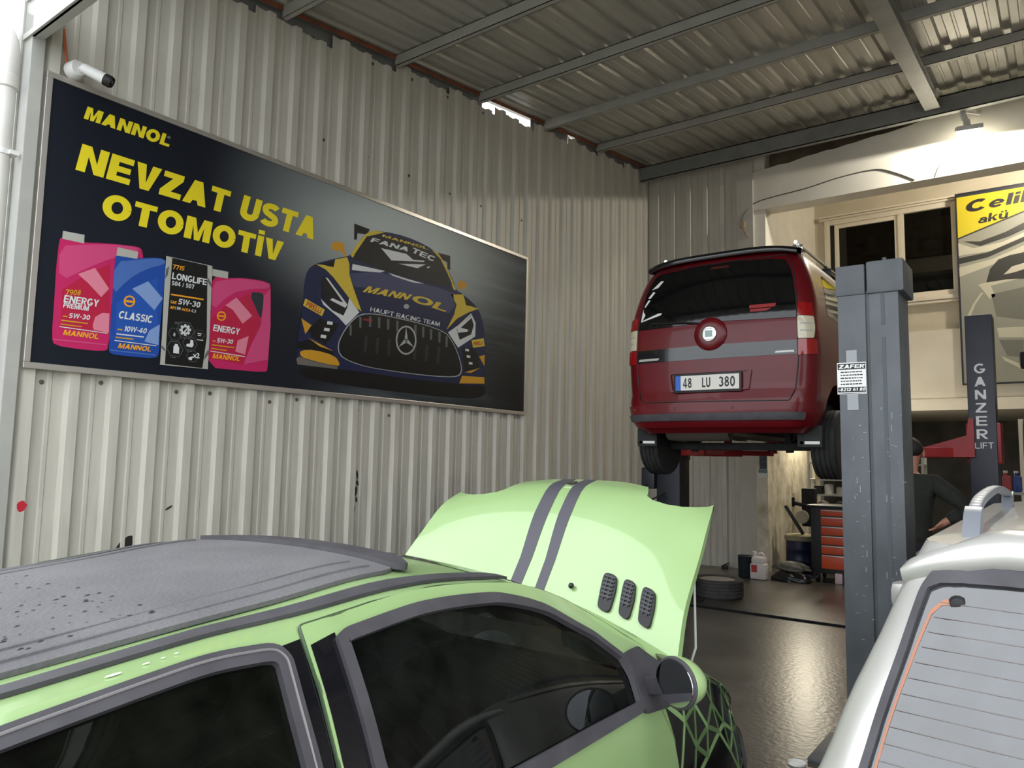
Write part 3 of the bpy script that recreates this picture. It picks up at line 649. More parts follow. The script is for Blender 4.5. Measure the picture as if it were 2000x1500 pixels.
# artwork printed on the sign: outlines in sign-plane metres (y, z)
SIGN = {
 'lettering': [
  ('t', 1, 'yel', 'MANNOL', (2.263, 4.012), (2.898, 4.025), (2.285, 4.11), 0.05),
 ],
 'trade_mark': [
  ('t', 1, 'gry', '®', (2.879, 4.091), (2.908, 4.092), (2.881, 4.112), 0),
 ],
 'lettering.1': [
  ('t', 1, 'yel', 'NEVZAT', (2.235, 3.622), (3.426, 3.631), (2.269, 3.825), 0.035),
 ],
 'lettering.3': [
  ('t', 1, 'yel', 'USTA', (3.537, 3.631), (4.327, 3.635), (3.583, 3.843), 0.035),
 ],
 'lettering.2': [
  ('t', 1, 'yel', 'OTOMOTİV', (2.426, 3.335), (3.984, 3.347), (2.449, 3.519), 0.035),
 ],
 'car_picture': [
  ('p',1,'blk',[(4.338,2.428),(4.571,2.459),(4.904,2.476),(5.36,2.477),(5.91,2.486),(6.579,2.505),(6.95,2.478),(6.955,2.404),(6.889,2.352),(6.753,2.322),(6.454,2.304),(6.017,2.297),(5.518,2.296),(4.98,2.302),(4.633,2.31),(4.441,2.322),(4.323,2.336),(4.275,2.354),(4.245,2.375),(4.233,2.401)]),
  ('p',2,'nav',[(4.198,2.49),(4.2,2.58),(4.208,2.688),(4.222,2.816),(4.234,2.923),(4.242,3.009),(4.246,3.091),(4.245,3.17),(4.253,3.242),(4.269,3.306),(4.298,3.357),(4.341,3.394),(4.418,3.438),(4.532,3.489),(4.625,3.527),(4.696,3.553),(4.746,3.575),(4.774,3.591),(4.806,3.628),(4.84,3.685),(4.882,3.747),(4.93,3.812),(4.979,3.861),(5.03,3.895),(5.105,3.921),(5.203,3.939),(5.323,3.955),(5.465,3.967),(5.612,3.968),(5.764,3.959),(5.894,3.942),(6.002,3.916),(6.087,3.878),(6.149,3.828),(6.213,3.767),(6.277,3.694),(6.325,3.629),(6.356,3.575),(6.403,3.542),(6.467,3.531),(6.571,3.496),(6.717,3.437),(6.818,3.356),(6.872,3.254),(6.907,3.149),(6.923,3.04),(6.937,2.868),(6.947,2.633),(6.883,2.502),(6.747,2.476),(6.627,2.466),(6.522,2.47),(6.24,2.465),(5.809,2.453),(5.37,2.451),(4.93,2.457),(4.645,2.458),(4.49,2.454),(4.359,2.45),(4.25,2.447)]),
  ('p',1,'blk',[(4.814,3.921),(5.021,3.916),(4.989,3.853),(4.86,3.834),(4.855,3.767),(4.819,3.76)]),
  ('p',1,'blk',[(6.045,3.915),(6.254,3.926),(6.261,3.76),(6.211,3.765),(6.204,3.838),(6.102,3.853)]),
  ('p',3,'nv2',[(4.773,3.407),(5.183,3.508),(5.559,3.503),(6.072,3.519),(6.316,3.506),(6.355,3.362),(6.258,3.255),(5.568,3.308),(5.015,3.312),(4.846,3.285)]),
  ('p',3,'yel2',[(4.78,3.591),(4.858,3.721),(4.971,3.856),(5.056,3.911),(5.235,3.941),(5.093,3.878),(4.981,3.831),(4.901,3.711),(4.811,3.572)]),
  ('p',3,'yel2',[(5.937,3.926),(6.056,3.902),(6.181,3.803),(6.371,3.547),(6.326,3.546),(6.213,3.712),(6.091,3.851)]),
  ('p',4,'gls',[(4.828,3.607),(4.873,3.674),(4.917,3.738),(4.959,3.8),(5.026,3.847),(5.118,3.879),(5.256,3.904),(5.443,3.922),(5.629,3.925),(5.812,3.914),(5.95,3.896),(6.039,3.87),(6.116,3.821),(6.181,3.749),(6.241,3.677),(6.297,3.605),(6.26,3.563),(6.133,3.553),(5.938,3.543),(5.681,3.533),(5.471,3.531),(5.301,3.537),(5.141,3.543),(4.991,3.55),(4.889,3.559),(4.834,3.568)]),
  ('p',5,'wht',[(5.18,3.759),(5.546,3.783),(5.651,3.743),(5.829,3.773),(5.819,3.757),(5.332,3.664)]),
  ('p',5,'wht',[(5.436,3.652),(5.851,3.737),(5.721,3.665)]),
  ('p',5,'wht',[(5.863,3.708),(5.924,3.732),(5.894,3.7)]),
  ('t', 5, 'yel2', 'MANNOL', (5.187, 3.882), (5.875, 3.907), (5.197, 3.909), 0.03),
  ('t', 5, 'wht', 'FANA', (5.027, 3.789), (5.565, 3.813), (5.063, 3.839), 0.02),
  ('t', 5, 'wht', 'TEC', (5.614, 3.82), (5.985, 3.794), (5.651, 3.879), 0.02),
  ('p',2,'org',[(4.54,3.628),(4.547,3.651),(4.565,3.669),(4.596,3.683),(4.632,3.69),(4.673,3.69),(4.697,3.674),(4.704,3.642),(4.699,3.618),(4.682,3.603),(4.643,3.596),(4.583,3.595),(4.549,3.601),(4.541,3.611)]),
  ('p',2,'org',[(4.673,3.598),(4.7,3.624),(4.732,3.569),(4.708,3.558)]),
  ('p',2,'org',[(6.404,3.652),(6.432,3.671),(6.471,3.678),(6.521,3.675),(6.549,3.661),(6.557,3.635),(6.547,3.612),(6.517,3.591),(6.477,3.579),(6.429,3.577),(6.401,3.593),(6.394,3.626)]),
  ('p',3,'yel2',[(4.37,3.409),(4.454,3.421),(4.578,3.427),(4.593,3.506),(4.741,3.562),(4.772,3.498),(4.777,3.395),(4.833,3.276),(4.95,3.06),(4.89,3.079),(4.734,3.206),(4.583,3.326),(4.486,3.384)]),
  ('p',4,'blk',[(4.43,3.424),(4.583,3.494),(4.578,3.427),(4.516,3.422)]),
  ('p',4,'wht',[(4.81,3.509),(4.936,3.517),(5.246,3.532),(5.183,3.503),(4.922,3.462),(4.804,3.448)]),
  ('p',4,'wht',[(5.292,3.524),(5.559,3.517),(5.84,3.517),(5.658,3.495),(5.368,3.505)]),
  ('p',3,'wht',[(4.41,3.144),(4.441,3.094),(4.585,3.007),(4.722,2.979),(4.766,3.064),(4.786,3.164),(4.922,3.045),(4.759,2.887),(4.667,2.951),(4.474,3.044)]),
  ('p',4,'gls',[(4.438,3.274),(4.474,3.321),(4.57,3.275),(4.764,3.108),(4.722,2.983),(4.584,3.011),(4.455,3.103)]),
  ('p',5,'wht',[(4.483,3.308),(4.514,3.304),(4.765,3.095),(4.742,3.058),(4.66,3.077),(4.551,3.102),(4.578,3.125),(4.675,3.107),(4.71,3.109)]),
  ('p',3,'yel2',[(4.266,3.064),(4.495,2.998),(4.465,2.931),(4.244,2.995)]),
  ('t', 4, 'red', 'PIRELLI', (4.273, 2.996), (4.441, 2.949), (4.293, 3.045), 0.04),
  ('p',3,'blk',[(4.322,2.786),(4.436,2.904),(4.67,2.888),(4.627,2.806),(4.525,2.667),(4.356,2.718)]),
  ('p',4,'wht',[(4.531,2.894),(4.597,2.897),(4.592,2.866),(4.527,2.864)]),
  ('p',4,'wht',[(4.498,2.827),(4.563,2.829),(4.558,2.799),(4.493,2.796)]),
  ('p',4,'wht',[(4.462,2.755),(4.526,2.757),(4.522,2.726),(4.457,2.725)]),
  ('p',3,'org',[(4.23,2.874),(4.35,2.826),(4.284,2.734)]),
  ('p',3,'blk',[(4.204,2.649),(4.328,2.69),(4.45,2.643),(4.621,2.611),(4.623,2.58),(4.407,2.603),(4.21,2.59)]),
  ('p',4,'org',[(4.32,2.703),(4.621,2.617),(4.45,2.643)]),
  ('p',4,'org',[(4.275,2.584),(4.362,2.597),(4.464,2.596),(4.58,2.583),(4.656,2.558),(4.689,2.521),(4.699,2.496),(4.683,2.484),(4.589,2.484),(4.42,2.497),(4.313,2.508),(4.263,2.517),(4.237,2.536),(4.234,2.564)]),
  ('p',3,'gry2',[(4.196,2.499),(4.235,2.519),(4.338,2.5),(4.676,2.476),(4.677,2.451),(4.211,2.445)]),
  ('p',4,'gry',[(4.977,3.042),(5.08,3.06),(5.218,3.071),(5.392,3.075),(5.579,3.075),(5.777,3.071),(5.958,3.061),(6.119,3.045),(6.229,3.019),(6.286,2.982),(6.344,2.93),(6.403,2.863),(6.453,2.786),(6.493,2.7),(6.508,2.636),(6.495,2.593),(6.461,2.562),(6.405,2.544),(6.282,2.529),(6.097,2.516),(5.878,2.508),(5.629,2.504),(5.391,2.504),(5.165,2.507),(4.995,2.516),(4.876,2.532),(4.784,2.552),(4.718,2.576),(4.68,2.612),(4.668,2.661),(4.673,2.712),(4.696,2.766),(4.73,2.824),(4.775,2.889),(4.83,2.949),(4.894,3.004)]),
  ('p',5,'blk',[(4.985,3.033),(5.087,3.052),(5.222,3.063),(5.394,3.066),(5.578,3.066),(5.773,3.063),(5.951,3.054),(6.108,3.038),(6.217,3.013),(6.273,2.977),(6.33,2.927),(6.388,2.862),(6.437,2.787),(6.476,2.704),(6.49,2.641),(6.478,2.6),(6.444,2.57),(6.389,2.552),(6.268,2.537),(6.087,2.524),(5.872,2.516),(5.627,2.512),(5.393,2.511),(5.17,2.513),(5.002,2.522),(4.885,2.538),(4.795,2.557),(4.73,2.58),(4.692,2.615),(4.68,2.663),(4.685,2.712),(4.708,2.765),(4.741,2.822),(4.786,2.884),(4.84,2.943),(4.903,2.997)]),
  ('p',6,'gry3',[(4.801,2.902),(4.83,2.904),(4.833,2.798),(4.806,2.798)]),
  ('p',6,'gry3',[(4.921,2.999),(4.952,3.001),(4.954,2.893),(4.927,2.893)]),
  ('p',6,'gry3',[(5.049,3.026),(5.08,3.029),(5.082,2.919),(5.054,2.919)]),
  ('p',6,'gry3',[(5.172,3.036),(5.204,3.038),(5.206,2.927),(5.177,2.927)]),
  ('p',6,'gry3',[(5.298,3.04),(5.331,3.043),(5.333,2.93),(5.304,2.93)]),
  ('p',6,'gry3',[(5.429,3.041),(5.463,3.043),(5.464,2.929),(5.434,2.929)]),
  ('p',6,'gry3',[(5.7,3.041),(5.736,3.044),(5.737,2.927),(5.705,2.926)]),
  ('p',6,'gry3',[(5.821,3.039),(5.858,3.041),(5.859,2.922),(5.826,2.922)]),
  ('p',6,'gry3',[(5.946,3.029),(5.984,3.031),(5.984,2.911),(5.951,2.911)]),
  ('p',6,'gry3',[(6.084,3.02),(6.123,3.023),(6.123,2.901),(6.089,2.901)]),
  ('p',6,'gry3',[(6.205,2.986),(6.245,2.988),(6.245,2.865),(6.21,2.865)]),
  ('p',6,'gry4',[(5.002,2.822),(5.043,2.825),(5.034,2.656),(4.996,2.657)]),
  ('p',6,'gry4',[(5.159,2.826),(5.201,2.83),(5.192,2.658),(5.153,2.658)]),
  ('p',6,'gry4',[(5.321,2.831),(5.365,2.834),(5.355,2.659),(5.315,2.66)]),
  ('p',6,'gry4',[(5.703,2.841),(5.751,2.845),(5.739,2.663),(5.695,2.664)]),
  ('p',6,'gry4',[(5.885,2.847),(5.935,2.85),(5.922,2.665),(5.876,2.665)]),
  ('p',6,'gry4',[(6.074,2.852),(6.125,2.856),(6.112,2.667),(6.064,2.667)]),
  ('p',7,'gry',[(5.739,2.877),(5.739,2.853),(5.715,2.852),(5.716,2.874)]),
  ('p',7,'gry',[(5.739,2.853),(5.734,2.828),(5.711,2.83),(5.715,2.852)]),
  ('p',7,'gry',[(5.734,2.828),(5.725,2.804),(5.704,2.809),(5.711,2.83)]),
  ('p',7,'gry',[(5.725,2.804),(5.713,2.781),(5.694,2.789),(5.704,2.809)]),
  ('p',7,'gry',[(5.713,2.781),(5.698,2.76),(5.681,2.771),(5.694,2.789)]),
  ('p',7,'gry',[(5.698,2.76),(5.68,2.742),(5.665,2.755),(5.681,2.771)]),
  ('p',7,'gry',[(5.68,2.742),(5.659,2.727),(5.648,2.742),(5.665,2.755)]),
  ('p',7,'gry',[(5.659,2.727),(5.637,2.715),(5.629,2.731),(5.648,2.742)]),
  ('p',7,'gry',[(5.637,2.715),(5.614,2.706),(5.609,2.723),(5.629,2.731)]),
  ('p',7,'gry',[(5.614,2.706),(5.59,2.701),(5.589,2.719),(5.609,2.723)]),
  ('p',7,'gry',[(5.59,2.701),(5.565,2.7),(5.568,2.718),(5.589,2.719)]),
  ('p',7,'gry',[(5.565,2.7),(5.542,2.703),(5.548,2.721),(5.568,2.718)]),
  ('p',7,'gry',[(5.542,2.703),(5.519,2.71),(5.529,2.727),(5.548,2.721)]),
  ('p',7,'gry',[(5.519,2.71),(5.498,2.72),(5.511,2.736),(5.529,2.727)]),
  ('p',7,'gry',[(5.498,2.72),(5.48,2.733),(5.495,2.747),(5.511,2.736)]),
  ('p',7,'gry',[(5.48,2.733),(5.463,2.749),(5.481,2.762),(5.495,2.747)]),
  ('p',7,'gry',[(5.463,2.749),(5.45,2.768),(5.47,2.779),(5.481,2.762)]),
  ('p',7,'gry',[(5.45,2.768),(5.44,2.789),(5.461,2.797),(5.47,2.779)]),
  ('p',7,'gry',[(5.44,2.789),(5.434,2.811),(5.456,2.817),(5.461,2.797)]),
  ('p',7,'gry',[(5.434,2.811),(5.431,2.835),(5.453,2.838),(5.456,2.817)]),
  ('p',7,'gry',[(5.431,2.835),(5.431,2.859),(5.454,2.859),(5.453,2.838)]),
  ('p',7,'gry',[(5.431,2.859),(5.436,2.883),(5.458,2.881),(5.454,2.859)]),
  ('p',7,'gry',[(5.436,2.883),(5.444,2.907),(5.464,2.901),(5.458,2.881)]),
  ('p',7,'gry',[(5.444,2.907),(5.455,2.929),(5.474,2.921),(5.464,2.901)]),
  ('p',7,'gry',[(5.455,2.929),(5.47,2.949),(5.486,2.939),(5.474,2.921)]),
  ('p',7,'gry',[(5.47,2.949),(5.487,2.968),(5.501,2.955),(5.486,2.939)]),
  ('p',7,'gry',[(5.487,2.968),(5.507,2.983),(5.518,2.969),(5.501,2.955)]),
  ('p',7,'gry',[(5.507,2.983),(5.528,2.996),(5.536,2.98),(5.518,2.969)]),
  ('p',7,'gry',[(5.528,2.996),(5.552,3.005),(5.556,2.988),(5.536,2.98)]),
  ('p',7,'gry',[(5.552,3.005),(5.576,3.011),(5.576,2.993),(5.556,2.988)]),
  ('p',7,'gry',[(5.576,3.011),(5.6,3.013),(5.597,2.994),(5.576,2.993)]),
  ('p',7,'gry',[(5.6,3.013),(5.624,3.011),(5.617,2.992),(5.597,2.994)]),
  ('p',7,'gry',[(5.624,3.011),(5.647,3.005),(5.637,2.987),(5.617,2.992)]),
  ('p',7,'gry',[(5.647,3.005),(5.669,2.995),(5.655,2.978),(5.637,2.987)]),
  ('p',7,'gry',[(5.669,2.995),(5.688,2.982),(5.672,2.967),(5.655,2.978)]),
  ('p',7,'gry',[(5.688,2.982),(5.705,2.966),(5.686,2.952),(5.672,2.967)]),
  ('p',7,'gry',[(5.705,2.966),(5.719,2.946),(5.698,2.935),(5.686,2.952)]),
  ('p',7,'gry',[(5.719,2.946),(5.729,2.925),(5.707,2.916),(5.698,2.935)]),
  ('p',7,'gry',[(5.729,2.925),(5.736,2.902),(5.713,2.896),(5.707,2.916)]),
  ('p',7,'gry',[(5.736,2.902),(5.739,2.877),(5.716,2.874),(5.713,2.896)]),
  ('p',8,'gry',[(5.61,2.86),(5.576,2.997),(5.556,2.852)]),
  ('p',8,'gry',[(5.569,2.833),(5.702,2.796),(5.596,2.879)]),
  ('p',8,'gry',[(5.567,2.875),(5.473,2.767),(5.598,2.837)]),
  ('t', 7, 'red', '4MG', (4.972, 2.972), (5.093, 2.978), (4.979, 2.995), 0.03),
  ('t', 5, 'yel2', 'MANN', (4.953, 3.258), (5.579, 3.289), (5.032, 3.331), 0.06),
  ('t', 5, 'yel2', 'OL', (5.624, 3.29), (6.192, 3.262), (5.708, 3.373), 0.06),
  ('t', 5, 'wht', 'HAUPT RACING TEAM', (5.062, 3.079), (6.101, 3.084), (5.07, 3.126), 0.015),
  ('p',5,'gry',[(5.615,3.225),(5.607,3.208),(5.586,3.194),(5.56,3.19),(5.538,3.196),(5.53,3.21),(5.537,3.227),(5.558,3.24),(5.584,3.245),(5.606,3.239)]),
  ('p',3,'yel2',[(6.283,3.482),(6.499,3.522),(6.551,3.412),(6.785,3.402),(6.601,3.327),(6.395,3.217),(6.222,3.062),(6.348,3.262),(6.384,3.382)]),
  ('p',4,'blk',[(6.552,3.489),(6.743,3.411),(6.551,3.404)]),
  ('p',3,'wht',[(6.249,3.037),(6.421,3.145),(6.649,3.323),(6.737,3.225),(6.736,3.061),(6.431,2.886),(6.349,2.954)]),
  ('p',4,'gls',[(6.396,3.096),(6.645,3.301),(6.702,3.188),(6.658,3.073),(6.455,2.98),(6.415,3.053)]),
  ('p',5,'wht',[(6.404,3.109),(6.65,3.297),(6.665,3.276),(6.468,3.125),(6.604,3.119),(6.586,3.094),(6.415,3.056)]),
  ('p',3,'yel2',[(6.668,3.005),(6.896,3.06),(6.919,2.968),(6.7,2.919)]),
  ('t', 4, 'red', 'PIRELLI', (6.716, 2.945), (6.886, 2.986), (6.705, 2.987), 0.04),
  ('p',3,'blk',[(6.5,2.898),(6.688,2.915),(6.812,2.837),(6.818,2.69),(6.557,2.624),(6.529,2.75)]),
  ('p',4,'wht',[(6.558,2.891),(6.624,2.893),(6.625,2.865),(6.559,2.863)]),
  ('p',4,'wht',[(6.585,2.817),(6.651,2.819),(6.652,2.792),(6.586,2.79)]),
  ('p',4,'wht',[(6.628,2.743),(6.694,2.744),(6.695,2.717),(6.629,2.715)]),
  ('p',4,'org',[(6.813,2.829),(6.923,2.861),(6.92,2.724)]),
  ('p',4,'org',[(6.557,2.613),(6.842,2.695),(6.675,2.616)]),
  ('p',4,'org',[(6.512,2.566),(6.92,2.591),(6.93,2.513),(6.465,2.475)]),
 ],
 'bottle_picture': [
  ('p',1,'mag',[(2.171,3.097),(2.176,3.109),(2.216,3.115),(2.291,3.113),(2.36,3.12),(2.423,3.134),(2.497,3.148),(2.585,3.161),(2.654,3.17),(2.702,3.174),(2.731,3.17),(2.741,3.159),(2.75,3.133),(2.758,3.092),(2.732,3.041),(2.673,2.981),(2.62,2.914),(2.571,2.839),(2.549,2.695),(2.553,2.481),(2.543,2.37),(2.52,2.359),(2.466,2.352),(2.383,2.349),(2.303,2.35),(2.227,2.353),(2.185,2.366),(2.174,2.391),(2.168,2.467),(2.167,2.595),(2.166,2.703),(2.164,2.789),(2.163,2.865),(2.163,2.93),(2.165,2.995),(2.167,3.059)]),
  ('p',2,'mag2',[(2.21,3.064),(2.29,3.087),(2.382,3.112),(2.487,3.138),(2.585,3.156),(2.676,3.166),(2.719,3.163),(2.713,3.145),(2.669,3.115),(2.587,3.075),(2.505,3.029),(2.423,2.976),(2.332,2.911),(2.233,2.835),(2.182,2.861),(2.175,2.988)]),
  ('p',2,'cap',[(2.187,3.163),(2.329,3.17),(2.33,3.107),(2.185,3.106)]),
  ('p',2,'mag3',[(2.209,2.746),(2.345,2.879),(2.516,2.998),(2.547,2.492),(2.219,2.492)]),
  ('p',3,'pal_mag',[(2.304,2.879),(2.416,2.948),(2.524,2.816),(2.473,2.744),(2.374,2.831)]),
  ('p',3,'pal_mag',[(2.429,2.528),(2.441,2.593),(2.489,2.632),(2.538,2.636),(2.544,2.492),(2.439,2.499)]),
  ('t', 4, 'org', '7908', (2.231, 2.715), (2.331, 2.729), (2.236, 2.755), 0.02),
  ('t', 4, 'wht', 'ENERGY', (2.224, 2.663), (2.457, 2.669), (2.229, 2.715), 0.05),
  ('t', 4, 'wht', 'PREMIUM', (2.224, 2.625), (2.392, 2.629), (2.228, 2.661), 0.05),
  ('t', 4, 'wht', '5W-30', (2.264, 2.557), (2.405, 2.565), (2.269, 2.593), 0.04),
  ('p',4,'org',[(2.228,2.568),(2.257,2.57),(2.258,2.561),(2.229,2.56)]),
  ('p',4,'org',[(2.22,2.539),(2.394,2.542),(2.395,2.534),(2.22,2.529)]),
  ('p',4,'org',[(2.218,2.511),(2.355,2.512),(2.355,2.505),(2.218,2.503)]),
  ('p',4,'wht',[(2.211,2.491),(2.534,2.49),(2.534,2.485),(2.212,2.485)]),
  ('t', 4, 'ora', 'MANNOL', (2.237, 2.434), (2.473, 2.436), (2.246, 2.472), 0.06),
  ('p',3,'mag2',[(2.179,2.4),(2.531,2.408),(2.532,2.398),(2.179,2.389)]),
  ('p',4,'blu',[(2.551,3.043),(2.553,3.068),(2.593,3.081),(2.67,3.082),(2.736,3.092),(2.792,3.109),(2.846,3.122),(2.899,3.129),(2.929,3.11),(2.935,3.065),(2.936,2.981),(2.931,2.859),(2.926,2.737),(2.922,2.616),(2.922,2.513),(2.926,2.427),(2.921,2.375),(2.907,2.355),(2.845,2.343),(2.738,2.339),(2.655,2.338),(2.592,2.339),(2.559,2.349),(2.553,2.366),(2.55,2.44),(2.55,2.572),(2.55,2.684),(2.55,2.775),(2.55,2.873),(2.55,2.978)]),
  ('p',5,'blu2',[(2.589,3.035),(2.669,3.061),(2.737,3.083),(2.792,3.102),(2.847,3.116),(2.9,3.124),(2.928,3.118),(2.93,3.099),(2.892,3.072),(2.816,3.036),(2.746,2.989),(2.68,2.933),(2.623,2.87),(2.574,2.8),(2.55,2.83),(2.55,2.958)]),
  ('p',5,'cap',[(2.562,3.136),(2.715,3.137),(2.711,3.081),(2.557,3.072)]),
  ('p',5,'blu3',[(2.582,2.712),(2.689,2.829),(2.878,2.976),(2.908,2.449),(2.59,2.443)]),
  ('p',6,'pal_blu',[(2.688,2.848),(2.804,2.928),(2.927,2.817),(2.866,2.715),(2.756,2.804)]),
  ('p',6,'pal_blu',[(2.807,2.464),(2.838,2.553),(2.916,2.613),(2.917,2.45)]),
  ('p',6,'ora',[(2.718,2.758),(2.714,2.735),(2.699,2.715),(2.677,2.706),(2.656,2.708),(2.639,2.721),(2.632,2.742),(2.636,2.765),(2.65,2.784),(2.671,2.794),(2.694,2.792),(2.711,2.779)]),
  ('p',7,'blu',[(2.705,2.756),(2.702,2.739),(2.692,2.726),(2.677,2.719),(2.661,2.72),(2.649,2.73),(2.644,2.744),(2.647,2.761),(2.657,2.774),(2.672,2.781),(2.688,2.78),(2.7,2.77)]),
  ('p',8,'ora',[(2.644,2.756),(2.704,2.758),(2.705,2.741),(2.645,2.739)]),
  ('t', 7, 'wht', 'CLASSIC', (2.6, 2.611), (2.854, 2.612), (2.61, 2.668), 0.06),
  ('t', 7, 'wht', '10W-40', (2.645, 2.52), (2.814, 2.526), (2.655, 2.561), 0.04),
  ('p',7,'org',[(2.601,2.532),(2.637,2.533),(2.637,2.523),(2.602,2.523)]),
  ('p',7,'wht',[(2.597,2.497),(2.799,2.502),(2.8,2.493),(2.597,2.488)]),
  ('p',7,'org',[(2.592,2.471),(2.722,2.475),(2.723,2.465),(2.593,2.462)]),
  ('p',7,'wht',[(2.586,2.445),(2.898,2.446),(2.899,2.44),(2.586,2.439)]),
  ('t', 7, 'ora', 'MANNOL', (2.613, 2.39), (2.859, 2.393), (2.624, 2.428), 0.06),
  ('p',6,'blu2',[(2.561,2.372),(2.898,2.376),(2.899,2.367),(2.562,2.363)]),
 ],
 'box_picture': [
  ('p',8,'cap',[(2.931,3.155),(3.323,3.161),(3.328,2.87),(3.336,2.309),(2.937,2.302),(2.938,2.51),(2.932,2.895)]),
  ('p',9,'bk2',[(2.98,3.152),(3.279,3.155),(3.309,2.562),(3.287,2.313),(2.975,2.312),(2.974,2.709)]),
  ('p',10,'gry3',[(2.937,3.052),(2.959,3.081),(2.952,3.007),(2.932,2.973)]),
  ('p',10,'gry3',[(3.329,2.474),(3.302,2.42),(3.296,2.38),(3.333,2.434)]),
  ('p',10,'gry3',[(2.941,2.453),(2.967,2.428),(2.968,2.409),(2.938,2.434)]),
  ('p',10,'gry3',[(3.29,3.057),(3.323,3.012),(3.324,2.982),(3.287,3.026)]),
  ('t', 10, 'ora', '7715', (2.985, 3.065), (3.082, 3.069), (2.99, 3.101), 0.03),
  ('t', 10, 'wht', 'LONGLIFE', (2.986, 2.984), (3.279, 2.991), (2.99, 3.036), 0.04),
  ('t', 10, 'wht', '504 / 507', (2.987, 2.935), (3.173, 2.94), (2.99, 2.97), 0.03),
  ('p',10,'ora',[(2.988,2.867),(3.262,2.876),(3.262,2.864),(2.988,2.855)]),
  ('t', 10, 'ora', 'SAE', (2.986, 2.791), (3.036, 2.792), (2.989, 2.814), 0.03),
  ('t', 10, 'wht', '5W-30', (3.046, 2.794), (3.233, 2.797), (3.055, 2.84), 0.05),
  ('t', 10, 'ora', 'API', (2.986, 2.748), (3.031, 2.748), (2.987, 2.771), 0.03),
  ('t', 10, 'wht', 'SN', (3.039, 2.751), (3.071, 2.751), (3.042, 2.773), 0.03),
  ('t', 10, 'ora', 'ACEA', (3.082, 2.749), (3.154, 2.751), (3.085, 2.771), 0.03),
  ('t', 10, 'wht', 'C3', (3.164, 2.751), (3.201, 2.751), (3.167, 2.773), 0.03),
  ('p',10,'gry3',[(3.202,2.599),(3.167,2.533),(3.164,2.538),(3.197,2.599)]),
  ('p',10,'gry3',[(3.167,2.533),(3.09,2.533),(3.092,2.537),(3.164,2.538)]),
  ('p',10,'gry3',[(3.09,2.533),(3.048,2.596),(3.053,2.597),(3.092,2.537)]),
  ('p',10,'gry3',[(3.048,2.596),(3.082,2.661),(3.085,2.657),(3.053,2.597)]),
  ('p',10,'gry3',[(3.082,2.661),(3.159,2.663),(3.156,2.659),(3.085,2.657)]),
  ('p',10,'gry3',[(3.159,2.663),(3.202,2.599),(3.197,2.599),(3.156,2.659)]),
  ('p',10,'gry3',[(3.094,2.554),(3.069,2.507),(3.067,2.51),(3.09,2.554)]),
  ('p',10,'gry3',[(3.069,2.507),(3.014,2.507),(3.016,2.51),(3.067,2.51)]),
  ('p',10,'gry3',[(3.014,2.507),(2.984,2.553),(2.988,2.553),(3.016,2.51)]),
  ('p',10,'gry3',[(2.984,2.553),(3.008,2.6),(3.01,2.597),(2.988,2.553)]),
  ('p',10,'gry3',[(3.008,2.6),(3.063,2.601),(3.062,2.598),(3.01,2.597)]),
  ('p',10,'gry3',[(3.063,2.601),(3.094,2.554),(3.09,2.554),(3.062,2.598)]),
  ('p',10,'gry3',[(3.117,2.437),(3.085,2.378),(3.083,2.382),(3.112,2.438)]),
  ('p',10,'gry3',[(3.085,2.378),(3.015,2.379),(3.017,2.383),(3.083,2.382)]),
  ('p',10,'gry3',[(3.015,2.379),(2.977,2.439),(2.981,2.439),(3.017,2.383)]),
  ('p',10,'gry3',[(2.977,2.439),(3.007,2.498),(3.01,2.493),(2.981,2.439)]),
  ('p',10,'gry3',[(3.007,2.498),(3.078,2.498),(3.075,2.493),(3.01,2.493)]),
  ('p',10,'gry3',[(3.078,2.498),(3.117,2.437),(3.112,2.438),(3.075,2.493)]),
  ('p',10,'gry3',[(3.233,2.498),(3.204,2.444),(3.201,2.448),(3.228,2.498)]),
  ('p',10,'gry3',[(3.204,2.444),(3.139,2.445),(3.141,2.448),(3.201,2.448)]),
  ('p',10,'gry3',[(3.139,2.445),(3.104,2.498),(3.108,2.498),(3.141,2.448)]),
  ('p',10,'gry3',[(3.104,2.498),(3.132,2.551),(3.135,2.548),(3.108,2.498)]),
  ('p',10,'gry3',[(3.132,2.551),(3.197,2.552),(3.195,2.548),(3.135,2.548)]),
  ('p',10,'gry3',[(3.197,2.552),(3.233,2.498),(3.228,2.498),(3.195,2.548)]),
  ('p',10,'gry3',[(3.292,2.579),(3.27,2.539),(3.268,2.542),(3.288,2.579)]),
  ('p',10,'gry3',[(3.27,2.539),(3.222,2.539),(3.224,2.541),(3.268,2.542)]),
  ('p',10,'gry3',[(3.222,2.539),(3.196,2.578),(3.2,2.578),(3.224,2.541)]),
  ('p',10,'gry3',[(3.196,2.578),(3.217,2.617),(3.219,2.615),(3.2,2.578)]),
  ('p',10,'gry3',[(3.217,2.617),(3.265,2.618),(3.264,2.615),(3.219,2.615)]),
  ('p',10,'gry3',[(3.265,2.618),(3.292,2.579),(3.288,2.579),(3.264,2.615)]),
  ('p',10,'gry3',[(3.248,2.397),(3.224,2.354),(3.222,2.357),(3.244,2.397)]),
  ('p',10,'gry3',[(3.224,2.354),(3.172,2.355),(3.174,2.358),(3.222,2.357)]),
  ('p',10,'gry3',[(3.172,2.355),(3.143,2.398),(3.147,2.398),(3.174,2.358)]),
  ('p',10,'gry3',[(3.143,2.398),(3.166,2.441),(3.168,2.438),(3.147,2.398)]),
  ('p',10,'gry3',[(3.166,2.441),(3.219,2.441),(3.217,2.438),(3.168,2.438)]),
  ('p',10,'gry3',[(3.219,2.441),(3.248,2.397),(3.244,2.397),(3.217,2.438)]),
  ('p',10,'wht',[(3.17,2.617),(3.171,2.596),(3.156,2.594),(3.155,2.614)]),
